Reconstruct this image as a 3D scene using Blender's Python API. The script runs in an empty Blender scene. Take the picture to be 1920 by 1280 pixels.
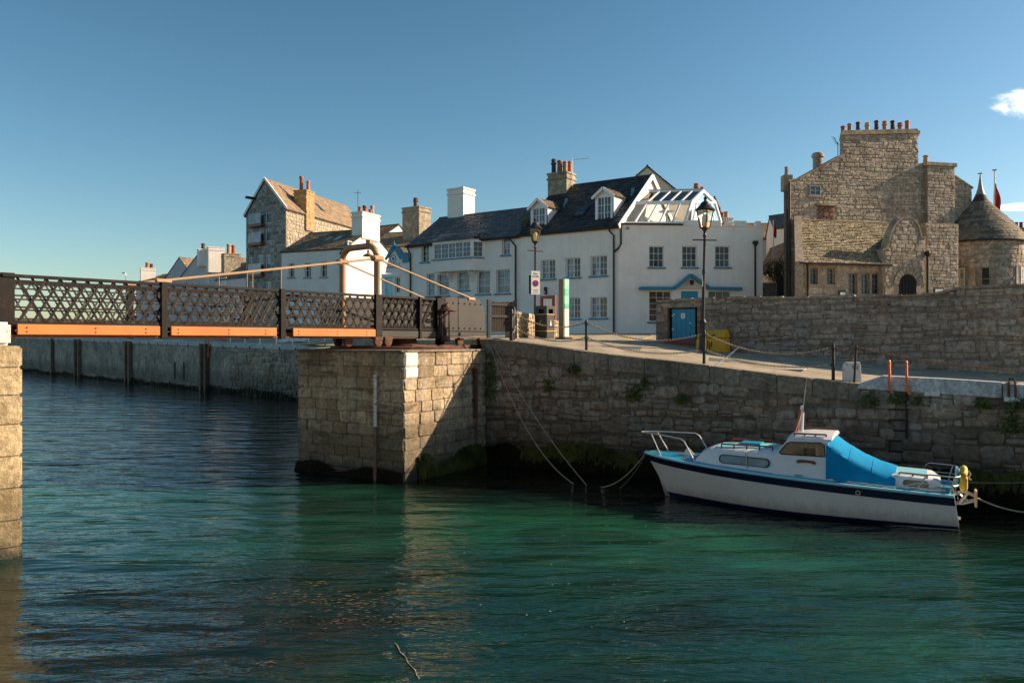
import bpy, bmesh, math, random
from mathutils import Vector, Matrix, noise
from mathutils.bvhtree import BVHTree

R = random.Random(7)
S = bpy.context.scene
COL = S.collection
rad = math.radians
H, FPX = 4.0, 1500.0          # eye height above the water, focal length in photo pixels

# ------------------------------------------------------------------ camera, sky, sun, exposure
cam_d = bpy.data.cameras.new('camera')
cam = bpy.data.objects.new('camera', cam_d)
COL.objects.link(cam)
cam.location = (0, 0, H)
cam.rotation_euler = (rad(90), 0, 0)
cam_d.sensor_width = 36
cam_d.lens = 36 * FPX / 1920
cam_d.clip_end = 5000
S.camera = cam

SUN_AZ, SUN_EL = 82, 25       # azimuth from +Y (straight ahead) towards +X (right)
sd = Vector((math.sin(rad(SUN_AZ)) * math.cos(rad(SUN_EL)), math.cos(rad(SUN_AZ)) * math.cos(rad(SUN_EL)), math.sin(rad(SUN_EL))))
sun_d = bpy.data.lights.new('sun', 'SUN')
sun_d.energy = 3.4
sun_d.angle = rad(0.5)
sun_d.color = (1.0, 0.80, 0.57)
sun = bpy.data.objects.new('sun', sun_d)
COL.objects.link(sun)
sun.rotation_euler = sd.to_track_quat('Z', 'Y').to_euler()
sun.location = (60, 40, 60)

S.view_settings.view_transform = 'Standard'
S.view_settings.look = 'None'
S.view_settings.gamma = 1
S.view_settings.exposure = 1.27
S.view_settings.use_curve_mapping = False


class NT:
    """small helper for node trees"""
    def __init__(s, tree):
        s.t = tree
        s.t.nodes.clear()

    def n(s, typ, **kw):
        nd = s.t.nodes.new(typ)
        for k, v in kw.items():
            if k.startswith('i_'):
                key = k[2:]
                key = int(key) if key.isdigit() else key.replace('_', ' ')
                s.set(nd, key, v)
            else:
                setattr(nd, k, v)
        return nd

    def set(s, nd, key, v):
        sock = nd.inputs[key]
        if isinstance(v, bpy.types.NodeSocket):
            s.t.links.new(v, sock)
        elif isinstance(v, bpy.types.Node):
            s.t.links.new(v.outputs[0], sock)
        else:
            if sock.type == 'RGBA' and len(v) == 3:
                v = (*v, 1)
            sock.default_value = v

    def math(s, op, a, b=0.0, c=None, clamp=False):
        nd = s.t.nodes.new('ShaderNodeMath')
        nd.operation = op
        nd.use_clamp = clamp
        s.set(nd, 0, a)
        s.set(nd, 1, b)
        if c is not None:
            s.set(nd, 2, c)
        return nd.outputs[0]

    def mix(s, fac, a, b, mode='MIX'):
        nd = s.t.nodes.new('ShaderNodeMix')
        nd.data_type = 'RGBA'
        nd.blend_type = mode
        s.set(nd, 0, fac)
        s.set(nd, 6, a)
        s.set(nd, 7, b)
        return nd.outputs[2]

    def rng(s, v, a, b, c=0.0, d=1.0, smooth=False):
        nd = s.t.nodes.new('ShaderNodeMapRange')
        if smooth:
            nd.interpolation_type = 'SMOOTHSTEP'
        s.set(nd, 0, v)
        for i, x in enumerate((a, b, c, d)):
            nd.inputs[i + 1].default_value = x
        return nd.outputs[0]

    def noise(s, vec, scale, detail=4, rough=0.55, dist=0.0):
        nd = s.t.nodes.new('ShaderNodeTexNoise')
        s.set(nd, 'Vector', vec)
        nd.inputs['Scale'].default_value = scale
        nd.inputs['Detail'].default_value = detail
        nd.inputs['Roughness'].default_value = rough
        nd.inputs['Distortion'].default_value = dist
        return nd.outputs[0]

    def mapv(s, vec, scale=(1, 1, 1), loc=(0, 0, 0), rot=(0, 0, 0)):
        nd = s.t.nodes.new('ShaderNodeMapping')
        s.set(nd, 0, vec)
        nd.inputs['Scale'].default_value = scale
        nd.inputs['Location'].default_value = loc
        nd.inputs['Rotation'].default_value = rot
        return nd.outputs[0]

    def ramp(s, fac, cols, mode='LINEAR'):
        nd = s.t.nodes.new('ShaderNodeValToRGB')
        nd.color_ramp.interpolation = mode
        el = nd.color_ramp.elements
        while len(el) < len(cols):
            el.new(0.5)
        for i, c in enumerate(cols):
            if len(c) == 2:
                p, c = c
            else:
                p = i / max(1, len(cols) - 1)
            el[i].position = p
            el[i].color = (*c, 1)
        s.set(nd, 0, fac)
        return nd.outputs[0]


world = bpy.data.worlds.new('World')
S.world = world
world.use_nodes = True
q = NT(world.node_tree)
sky = q.n('ShaderNodeTexSky', sky_type='NISHITA', sun_disc=False, sun_elevation=rad(SUN_EL), sun_rotation=rad(SUN_AZ),
          altitude=0, air_density=1.0, dust_density=0.6, ozone_density=2.0)
tc = q.n('ShaderNodeTexCoord')
dirv = tc.outputs['Generated']


def sky_dir(px, py):
    return Vector(((px - 960) / FPX, 1, -(py - 640) / FPX)).normalized()


cl = None
for px, py, sx, sz in ((1935, 186, 24, 46), (1905, 388, 45, 190), (2150, 150, 9, 22), (2350, 300, 8, 26), (2250, 60, 8, 24)):
    d = sky_dir(px, py)
    m = q.mapv(dirv, scale=(sx, sx, sz), loc=(-d.x * sx, -d.y * sx, -d.z * sz))
    ln = q.n('ShaderNodeVectorMath', operation='LENGTH', i_0=m).outputs['Value']
    v = q.rng(ln, 0.0, 1.5, 1.0, 0.0)
    cl = v if cl is None else q.math('MAXIMUM', cl, v)
nz = q.noise(q.mapv(dirv, scale=(1, 1, 2.2)), 22, 7, 0.62, 0.4)
cm = q.math('MULTIPLY', q.rng(q.math('ADD', q.math('MULTIPLY', cl, 0.85), nz), 0.88, 1.3, 0, 1, True), 0.9)
# the photograph's sky: deeper and more teal towards the top than the plain model gives
sk = q.mix(1.0, sky.outputs[0], (0.1, 0.1, 0.1), 'MULTIPLY')
sep = q.n('ShaderNodeSeparateColor', i_0=sk)
ch = [q.math('MULTIPLY', q.math('POWER', q.math('DIVIDE', sep.outputs[k], b0), g_), lev * 10 / 2 ** 0.5)
      for k, (b0, g_, lev) in enumerate(((0.147, 1.42, 0.069), (0.238, 1.22, 0.162), (0.381, 1.28, 0.262)))]
sk = q.n('ShaderNodeCombineColor', i_0=ch[0], i_1=ch[1], i_2=ch[2]).outputs[0]
bg_sky = q.n('ShaderNodeBackground', i_Color=sk, i_Strength=0.1)
bg_cl = q.n('ShaderNodeBackground', i_Color=(1.0, 0.96, 0.92), i_Strength=0.95)
mx = q.n('ShaderNodeMixShader', i_0=cm, i_1=bg_sky.outputs[0], i_2=bg_cl.outputs[0])
q.n('ShaderNodeOutputWorld', i_Surface=mx.outputs[0])


# ------------------------------------------------------------------ materials
MATS = {}


def new_mat(name):
    m = bpy.data.materials.new(name)
    m.use_nodes = True
    MATS[name] = m
    return m, NT(m.node_tree)


def finish(q, col, rough=0.7, metal=0.0, height=None, bump=0.0, dist=0.02, **kw):
    p = q.n('ShaderNodeBsdfPrincipled')
    q.set(p, 'Base Color', col)
    q.set(p, 'Roughness', rough)
    q.set(p, 'Metallic', metal)
    for k, v in kw.items():
        q.set(p, k.replace('_', ' '), v)
    if height is not None:
        b = q.n('ShaderNodeBump', i_Height=height, i_Strength=bump, i_Distance=dist)
        q.set(p, 'Normal', b.outputs[0])
    q.n('ShaderNodeOutputMaterial', i_Surface=p.outputs[0])
    return p


def mat(name, col, rough=0.6, metal=0.0, var=0.18, scale=4.0, bump=0.15, rust=None, streak=0.0, rnd=None, scum=0.0, **kw):
    """paint, metal, timber: a base colour with uneven tone, optional worn patches and streaks"""
    m, q = new_mat(name)
    pos = q.n('ShaderNodeNewGeometry').outputs['Position']
    n1 = q.noise(pos, scale, 6)
    n2 = q.noise(pos, scale * 9, 4)
    c = q.mix(1.0, col, q.ramp(n1, [(0.3, (1 - var,) * 3), (0.7, (1 + var,) * 3)]), 'MULTIPLY')
    if rnd:
        at = q.n('ShaderNodeAttribute', attribute_name='rnd') if rnd == 'attr' else q.n('ShaderNodeObjectInfo')
        f = at.outputs['Fac'] if rnd == 'attr' else at.outputs['Random']
        c = q.mix(1.0, c, q.ramp(f, [(0, (0.7,) * 3), (1, (1.3,) * 3)]), 'MULTIPLY')
    if streak:
        st = q.noise(q.mapv(pos, scale=(3, 3, 0.25)), 1.6, 5, 0.6)
        c = q.mix(q.math('MULTIPLY', q.rng(st, 0.5, 0.75), streak), c, (0.33, 0.30, 0.25))
    if rust:
        rn = q.noise(pos, scale * 2.2, 8, 0.65)
        c = q.mix(q.rng(rn, 0.56, 0.66), c, rust)
    if scum:
        # harbour scum and rust runs left along a waterline
        z = q.n('ShaderNodeSeparateXYZ', i_0=pos).outputs['Z']
        sn = q.noise(q.mapv(pos, scale=(4, 4, 0.8)), 2.0, 6, 0.7)
        sf = q.rng(q.math('ADD', z, q.math('MULTIPLY', sn, -0.55)), 0.12, -0.18, 0, scum, True)
        c = q.mix(sf, c, (0.20, 0.15, 0.07))
        rn = q.noise(q.mapv(pos, scale=(9, 9, 0.5)), 1.7, 4, 0.6)
        c = q.mix(q.rng(rn, 0.62, 0.76, 0, 0.35 * scum), c, (0.30, 0.21, 0.11))
    finish(q, c, rough, metal, n2, bump, 0.01, **kw)
    return m


def stone_mat(name, cols, src='obj', tide=0.0, grime=0.5, lichen=0.0, pale=0.0, bump=0.6, fine=9.0, moss=0.0, bands=0.0):
    m, q = new_mat(name)
    pos = q.n('ShaderNodeNewGeometry').outputs['Position']
    if src == 'obj':
        f = q.n('ShaderNodeObjectInfo').outputs['Random']
    elif src == 'attr':
        f = q.n('ShaderNodeAttribute', attribute_name='rnd').outputs['Fac']
    else:
        f = q.noise(pos, 1.3, 3)
    c = q.ramp(f, cols)
    n1 = q.noise(pos, fine, 8, 0.68)
    n2 = q.noise(pos, 0.55, 6, 0.6)
    n3 = q.noise(q.mapv(pos, scale=(2.4, 2.4, 0.22)), 1.5, 6, 0.62)
    c = q.mix(1.0, c, q.ramp(n1, [(0.28, (0.40,) * 3), (0.5, (0.95,) * 3), (0.70, (1.55,) * 3)]), 'MULTIPLY')
    c = q.mix(q.math('MULTIPLY', q.rng(n2, 0.42, 0.68), grime), c, (0.045, 0.038, 0.03))
    c = q.mix(q.math('MULTIPLY', q.rng(n3, 0.5, 0.72), grime), c, (0.06, 0.045, 0.03))
    if pale:
        n4 = q.noise(q.mapv(pos, scale=(1.7, 1.7, 0.5), loc=(5, 2, 9)), 1.1, 8, 0.72)
        c = q.mix(q.math('MULTIPLY', q.rng(n4, 0.545, 0.65), pale), c, (0.42, 0.40, 0.36))
    if lichen:
        n5 = q.noise(q.mapv(pos, loc=(3, 7, 1)), 1.8, 7, 0.7)
        c = q.mix(q.math('MULTIPLY', q.rng(n5, 0.55, 0.68), lichen), c, (0.30, 0.20, 0.06))
    if moss:
        n6 = q.noise(q.mapv(pos, loc=(1, 4, 6)), 0.9, 7, 0.7)
        c = q.mix(q.math('MULTIPLY', q.rng(n6, 0.58, 0.68), moss), c, (0.055, 0.07, 0.018))
    if bands:
        # damp brown moss lying along the courses
        n7 = q.noise(q.mapv(pos, scale=(0.8, 0.8, 4.0), loc=(2, 8, 3)), 1.0, 6, 0.65)
        c = q.mix(q.math('MULTIPLY', q.rng(n7, 0.53, 0.66), bands), c, (0.10, 0.070, 0.025))
    rough = 0.9
    if tide:
        z = q.n('ShaderNodeSeparateXYZ', i_0=pos).outputs['Z']
        tn = q.noise(pos, 1.2, 6, 0.65)
        tf = q.rng(q.math('ADD', z, q.math('MULTIPLY', tn, 1.3)), tide + 0.75, tide + 0.35, 0, 1, True)
        wn = q.noise(q.mapv(pos, loc=(8, 1, 3)), 0.8, 5, 0.6)
        weed = q.ramp(wn, [(0.38, (0.010, 0.008, 0.006)), (0.52, (0.022, 0.018, 0.010)), (0.64, (0.050, 0.058, 0.012))])
        c = q.mix(tf, c, weed)
        tf2 = q.rng(q.math('ADD', z, q.math('MULTIPLY', tn, 0.8)), tide + 1.9, tide + 0.7, 0, 0.55, True)
        c = q.mix(tf2, c, (0.05, 0.042, 0.024))
        rough = q.rng(tf, 0, 1, 0.9, 0.5)
    hgt = q.math('ADD', n1, q.math('MULTIPLY', q.noise(pos, fine * 4, 4, 0.6), 0.4))
    finish(q, c, rough, 0, hgt, bump, 0.03)
    return m


def slate_mat(name, cols, lichen=0.0, rough=0.55):
    m, q = new_mat(name)
    pos = q.n('ShaderNodeNewGeometry').outputs['Position']
    f = q.n('ShaderNodeAttribute', attribute_name='rnd').outputs['Fac']
    c = q.ramp(f, cols)
    n1 = q.noise(pos, 7, 7, 0.66)
    n2 = q.noise(pos, 0.7, 6, 0.65)
    c = q.mix(1.0, c, q.ramp(n1, [(0.25, (0.6,) * 3), (0.75, (1.4,) * 3)]), 'MULTIPLY')
    if lichen:
        c = q.mix(q.math('MULTIPLY', q.rng(n2, 0.48, 0.6), lichen), c, (0.34, 0.20, 0.06))
    finish(q, c, rough, 0, n1, 0.3, 0.02)
    return m


def glass_mat(name, col, rough=0.06, spec=0.5):
    m, q = new_mat(name)
    pos = q.n('ShaderNodeNewGeometry').outputs['Position']
    n = q.noise(pos, 1.4, 3)
    f = q.n('ShaderNodeObjectInfo').outputs['Random']
    c = q.mix(1.0, col, q.ramp(n, [(0.3, (0.5,) * 3), (0.7, (1.5,) * 3)]), 'MULTIPLY')
    c = q.mix(1.0, c, q.ramp(f, [(0, (0.55,) * 3), (1, (1.4,) * 3)]), 'MULTIPLY')
    p = finish(q, c, rough, 0, n, 0.03, 0.02)
    p.inputs['IOR'].default_value = 1.5
    p.inputs['Specular IOR Level'].default_value = spec
    return m


def clear_glass(name, tint=(0.9, 0.95, 0.95), refl=0.09):
    m, q = new_mat(name)
    t = q.n('ShaderNodeBsdfTransparent', i_Color=tint)
    g = q.n('ShaderNodeBsdfGlossy', i_Color=(1, 1, 1), i_Roughness=0.03)
    fr = q.n('ShaderNodeFresnel', i_IOR=1.45)
    f = q.math('ADD', q.math('MULTIPLY', fr.outputs[0], 0.9), refl, clamp=True)
    mx = q.n('ShaderNodeMixShader', i_0=f, i_1=t.outputs[0], i_2=g.outputs[0])
    q.n('ShaderNodeOutputMaterial', i_Surface=mx.outputs[0])
    return m


PIER_C = [(0.0, (0.38, 0.255, 0.145)), (0.3, (0.51, 0.37, 0.225)), (0.6, (0.60, 0.45, 0.29)), (1.0, (0.47, 0.36, 0.24))]
QUAY_C = [(0.0, (0.23, 0.16, 0.11)), (0.25, (0.36, 0.26, 0.175)), (0.5, (0.46, 0.35, 0.245)), (0.75, (0.33, 0.27, 0.205)), (1.0, (0.50, 0.41, 0.31))]
RUB_C = [(0.0, (0.28, 0.205, 0.145)), (0.3, (0.39, 0.30, 0.22)), (0.6, (0.46, 0.365, 0.275)), (1.0, (0.38, 0.325, 0.27))]
CAST_C = [(0.0, (0.34, 0.265, 0.19)), (0.4, (0.50, 0.405, 0.30)), (0.75, (0.57, 0.47, 0.36)), (1.0, (0.44, 0.38, 0.31))]
WARE_C = [(0.0, (0.17, 0.16, 0.15)), (0.4, (0.36, 0.335, 0.30)), (0.75, (0.52, 0.47, 0.40)), (1.0, (0.28, 0.26, 0.24))]
stone_mat('pier_stone', PIER_C, 'obj', tide=0.5, grime=0.5, lichen=0.3, bump=1.0, pale=0.2, moss=0.25, bands=0.7)
stone_mat('pillar_stone', [(0, (0.46, 0.34, 0.18)), (0.5, (0.62, 0.47, 0.26)), (1, (0.54, 0.42, 0.25))], 'obj', tide=0.35, grime=0.3, lichen=0.45, bump=0.8, moss=0.3)
stone_mat('pier_stone_small', PIER_C, 'attr', tide=0.5, grime=0.5, lichen=0.3, bump=1.0, pale=0.2, moss=0.25, bands=0.7)
stone_mat('quay_stone', QUAY_C, 'obj', tide=0.85, grime=0.34, pale=0.75, moss=0.5, bump=1.0, fine=6)
stone_mat('quay_stone_small', QUAY_C, 'attr', tide=0.85, grime=0.34, pale=0.75, moss=0.5, bump=1.0, fine=6)
stone_mat('quay_mortar', [(0, (0.16, 0.12, 0.085)), (1, (0.34, 0.26, 0.185))], 'pos', tide=0.85, grime=0.5, pale=0.5, moss=0.4, bump=1.0)
stone_mat('coping_stone', [(0, (0.27, 0.22, 0.155)), (1, (0.37, 0.30, 0.215))], 'obj', grime=0.5, bump=0.5)
stone_mat('wall_stone', RUB_C, 'obj', grime=0.32, pale=0.4, moss=0.15, bump=0.9, fine=7)
stone_mat('wall_stone_small', RUB_C, 'attr', grime=0.32, pale=0.4, moss=0.15, bump=0.9, fine=7)
stone_mat('wall_mortar', [(0, (0.20, 0.15, 0.11)), (1, (0.42, 0.33, 0.24))], 'pos', grime=0.4, pale=0.2, bump=1.0)
stone_mat('castle_stone', CAST_C, 'attr', grime=0.35, pale=0.12, bump=0.6, fine=5)
stone_mat('castle_mortar', [(0, (0.33, 0.26, 0.18)), (1, (0.46, 0.36, 0.26))], 'pos', grime=0.25, bump=0.8)
stone_mat('warehouse_stone', WARE_C, 'attr', grime=0.3, bump=0.6, fine=4)
stone_mat('warehouse_mortar', [(0, (0.30, 0.28, 0.24)), (1, (0.42, 0.38, 0.31))], 'pos', grime=0.2, bump=0.6)
stone_mat('warehouse_side_stone', [(0, (0.33, 0.27, 0.19)), (0.5, (0.46, 0.39, 0.28)), (1, (0.40, 0.35, 0.27))], 'attr', grime=0.25, bump=0.6, fine=4)
stone_mat('garden_stone', [(0, (0.36, 0.28, 0.18)), (1, (0.52, 0.42, 0.28))], 'attr', grime=0.2, bump=0.7)
stone_mat('ochre_render', [(0, (0.38, 0.24, 0.09)), (1, (0.42, 0.30, 0.16))], 'pos', grime=0.2, bump=0.3, fine=3)
stone_mat('tan_render', [(0, (0.34, 0.28, 0.19)), (1, (0.42, 0.35, 0.25))], 'pos', grime=0.3, bump=0.3, fine=3)
stone_mat('far_quay_concrete', [(0, (0.34, 0.27, 0.20)), (1, (0.48, 0.40, 0.31))], 'pos', tide=0.6, grime=0.6, pale=0.4, bump=0.5, fine=3)
stone_mat('kerb_concrete', [(0, (0.48, 0.48, 0.46)), (1, (0.62, 0.61, 0.57))], 'pos', grime=0.25, bump=0.3)
stone_mat('red_sandstone', [(0, (0.22, 0.10, 0.07)), (1, (0.30, 0.14, 0.09))], 'attr', grime=0.25, bump=0.4)
slate_mat('dark_slate', [(0, (0.026, 0.025, 0.026)), (0.6, (0.048, 0.045, 0.045)), (1, (0.075, 0.066, 0.06))])
slate_mat('grey_slate', [(0, (0.085, 0.085, 0.09)), (0.6, (0.125, 0.12, 0.12)), (1, (0.165, 0.15, 0.14))])
slate_mat('brown_slate', [(0, (0.12, 0.09, 0.065)), (0.6, (0.21, 0.16, 0.115)), (1, (0.28, 0.21, 0.145))], lichen=0.35, rough=0.8)
slate_mat('warehouse_slate', [(0, (0.22, 0.155, 0.10)), (0.6, (0.31, 0.225, 0.15)), (1, (0.36, 0.25, 0.15))], lichen=0.3, rough=0.8)
slate_mat('stone_slate', [(0, (0.20, 0.155, 0.09)), (0.5, (0.34, 0.28, 0.18)), (1, (0.46, 0.39, 0.26))], lichen=0.15, rough=0.85)
slate_mat('turret_slate', [(0, (0.10, 0.082, 0.058)), (0.5, (0.17, 0.14, 0.10)), (1, (0.25, 0.205, 0.145))], lichen=0.1, rough=0.85)

mat('white_render', (0.85, 0.79, 0.71), 0.85, var=0.07, scale=0.9, bump=0.35, streak=0.14)
mat('cream_render', (0.66, 0.58, 0.44), 0.85, var=0.06, scale=0.8, bump=0.25, streak=0.12)
mat('grey_render', (0.50, 0.51, 0.53), 0.85, var=0.06, scale=0.8, bump=0.25, streak=0.15)
mat('white_paint', (0.80, 0.79, 0.76), 0.4, var=0.04, scale=3, bump=0.05)
mat('worn_white', (0.76, 0.73, 0.66), 0.8, var=0.08, scale=3, bump=0.5, rust=(0.38, 0.32, 0.24))
mat('blue_paint', (0.014, 0.19, 0.29), 0.45, var=0.12, scale=3, bump=0.08)
mat('door_blue', (0.007, 0.26, 0.41), 0.45, var=0.10, scale=2, bump=0.08)
mat('black_iron', (0.016, 0.014, 0.014), 0.5, var=0.25, bump=0.1, rust=(0.05, 0.028, 0.018))
mat('bridge_black', (0.012, 0.0095, 0.008), 0.6, var=0.3, scale=2, bump=0.2, rust=(0.04, 0.022, 0.014), Specular_IOR_Level=0.2)
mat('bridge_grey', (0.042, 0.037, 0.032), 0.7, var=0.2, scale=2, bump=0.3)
mat('bridge_orange', (0.60, 0.175, 0.03), 0.6, var=0.16, scale=1.5, bump=0.15, streak=0.15)
mat('bridge_tan', (0.36, 0.18, 0.075), 0.5, var=0.12, scale=3, bump=0.1)
mat('rust_steel', (0.11, 0.045, 0.025), 0.8, var=0.4, scale=6, bump=0.4, rust=(0.22, 0.085, 0.03))
mat('tan_rod', (0.42, 0.26, 0.14), 0.5, var=0.1, bump=0.1)
mat('dark_timber', (0.055, 0.036, 0.024), 0.8, var=0.3, scale=5, bump=0.3, rnd='obj')
mat('gate_timber', (0.026, 0.016, 0.011), 0.85, var=0.3, scale=5, bump=0.3, rnd='obj')
mat('fender_timber', (0.16, 0.11, 0.065), 0.85, var=0.35, scale=4, bump=0.4, rnd='obj')
mat('galvanised', (0.55, 0.53, 0.50), 0.4, 0.7, var=0.1, bump=0.1)
mat('chain_iron', (0.33, 0.28, 0.22), 0.6, 0.3, var=0.3, scale=8, bump=0.2)
mat('chain_rust', (0.16, 0.075, 0.045), 0.8, 0.1, var=0.3, scale=8, bump=0.2)
mat('bright_orange', (0.82, 0.17, 0.04), 0.5, var=0.1, bump=0.05)
mat('terracotta', (0.42, 0.125, 0.05), 0.75, var=0.2, scale=6, bump=0.2, rnd='obj')
mat('buff_clay', (0.46, 0.25, 0.12), 0.75, var=0.2, scale=6, bump=0.2, rnd='obj')
mat('dark_clay', (0.085, 0.05, 0.045), 0.7, var=0.2, scale=6, bump=0.2, rnd='obj')
mat('lead', (0.24, 0.25, 0.26), 0.55, 0.2, var=0.12, bump=0.1)
mat('road', (0.37, 0.30, 0.21), 0.95, var=0.3, scale=1.3, bump=0.9, rust=(0.24, 0.195, 0.14))
mat('asphalt', (0.11, 0.105, 0.10), 0.95, var=0.2, scale=1.1, bump=0.6)
mat('yellow_line', (0.78, 0.50, 0.03), 0.8, var=0.2, scale=5, bump=0.1)
mat('grit_yellow', (0.82, 0.42, 0.02), 0.55, var=0.12, scale=5, bump=0.08)
mat('red_paint', (0.30, 0.05, 0.028), 0.5, var=0.15, bump=0.08)
mat('bin_black', (0.02, 0.019, 0.019), 0.4, var=0.2, bump=0.05)
mat('gold', (0.50, 0.34, 0.11), 0.45, 0.3, var=0.1, bump=0.05)
mat('totem_bronze', (0.22, 0.15, 0.075), 0.5, 0.2, var=0.1, bump=0.05)
mat('totem_white', (0.74, 0.74, 0.72), 0.4, var=0.04, bump=0.03)
mat('totem_green', (0.10, 0.55, 0.35), 0.4, var=0.06, bump=0.03)
mat('totem_mint', (0.28, 0.72, 0.50), 0.4, var=0.05, bump=0.03)
mat('sign_white', (0.82, 0.80, 0.74), 0.4, var=0.03, bump=0.02)
mat('sign_blue', (0.035, 0.05, 0.30), 0.4, var=0.05, bump=0.02)
mat('sign_red', (0.60, 0.03, 0.03), 0.4, var=0.05, bump=0.02)
mat('sign_ink', (0.16, 0.15, 0.14), 0.5, var=0.05, bump=0.02)
mat('flag_red', (0.50, 0.015, 0.02), 0.8, var=0.15, scale=3, bump=0.2)
mat('hull_white', (0.82, 0.77, 0.69), 0.3, var=0.05, scale=1.2, bump=0.03, streak=0.08, scum=0.4)
mat('boat_white', (0.80, 0.80, 0.78), 0.28, var=0.03, bump=0.02)
mat('navy', (0.010, 0.012, 0.042), 0.3, var=0.12, bump=0.03)
mat('boat_blue', (0.015, 0.30, 0.48), 0.4, var=0.08, bump=0.08)
mat('boat_pale_blue', (0.30, 0.66, 0.72), 0.4, var=0.06, bump=0.05)
mat('canvas_blue', (0.004, 0.25, 0.50), 0.8, var=0.06, scale=6, bump=0.1, Specular_IOR_Level=0.1)
mat('teak', (0.20, 0.045, 0.02), 0.5, var=0.2, bump=0.1)
mat('mast_wood', (0.50, 0.13, 0.045), 0.45, var=0.2, bump=0.1)
mat('seat_cream', (0.62, 0.47, 0.27), 0.7, var=0.1, bump=0.1)
mat('buoy_yellow', (0.72, 0.48, 0.06), 0.6, var=0.1, bump=0.1)
mat('rope', (0.36, 0.30, 0.21), 0.9, var=0.2, scale=20, bump=0.3)
mat('rope_pale', (0.62, 0.68, 0.66), 0.9, var=0.1, scale=20, bump=0.3)
mat('rope_dark', (0.17, 0.14, 0.095), 0.9, var=0.2, scale=20, bump=0.3)
mat('rubber', (0.015, 0.015, 0.015), 0.7, bump=0.1)
mat('car_white', (0.72, 0.72, 0.70), 0.25, var=0.03, bump=0.0)
mat('car_blue', (0.015, 0.04, 0.10), 0.25, var=0.05, bump=0.0)
mat('car_dark', (0.035, 0.034, 0.036), 0.25, var=0.05, bump=0.0)
mat('leaf', (0.10, 0.135, 0.025), 0.6, var=0.4, scale=3, bump=0.1, rnd='attr')
mat('hedge_leaf', (0.10, 0.095, 0.028), 0.7, var=0.4, scale=2, bump=0.1, rnd='attr')
mat('seaweed', (0.013, 0.010, 0.004), 0.8, var=0.5, scale=1.5, bump=0.2, rnd='attr', Specular_IOR_Level=0.1)
mat('seaweed_green', (0.050, 0.055, 0.008), 0.7, var=0.6, scale=1.5, bump=0.2, rnd='attr', Specular_IOR_Level=0.2)
mat('shadow_void', (0.012, 0.011, 0.010), 0.9, var=0.2, bump=0.0)
mat('gull_white', (0.75, 0.74, 0.72), 0.8, var=0.1, bump=0.1)
mat('brick', (0.34, 0.20, 0.14), 0.9, var=0.25, scale=9, bump=0.4, rnd='obj')
glass_mat('glass_dark', (0.040, 0.028, 0.018))
glass_mat('glass_pale', (0.25, 0.27, 0.27), 0.08)
glass_mat('glass_blue', (0.05, 0.09, 0.115), 0.05)
glass_mat('glass_warm', (0.42, 0.34, 0.20), 0.1)
glass_mat('curtain_glass', (0.16, 0.22, 0.25), 0.15)
clear_glass('glass_clear')
clear_glass('lamp_glass', (0.95, 0.93, 0.82), 0.12)
clear_glass('boat_glass', (0.55, 0.53, 0.48), 0.06)
mat('lamp_milk', (0.70, 0.62, 0.40), 0.5, var=0.05, bump=0.02)


# ------------------------------------------------------------------ geometry helpers
def W(px, py, d):
    """point seen at photo pixel px,py at distance d in front of the camera"""
    return Vector(((px - 960) / FPX * d, d, H - (py - 640) / FPX * d))


def hx(px, d):
    return Vector(((px - 960) / FPX * d, d))


def frame(a, b, up=Vector((0, 0, 1))):
    y = (b - a).normalized()
    if abs(y.dot(up)) > 0.98:
        up = Vector((1, 0, 0))
    x = y.cross(up).normalized()
    z = x.cross(y)
    return x, y, z


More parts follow.
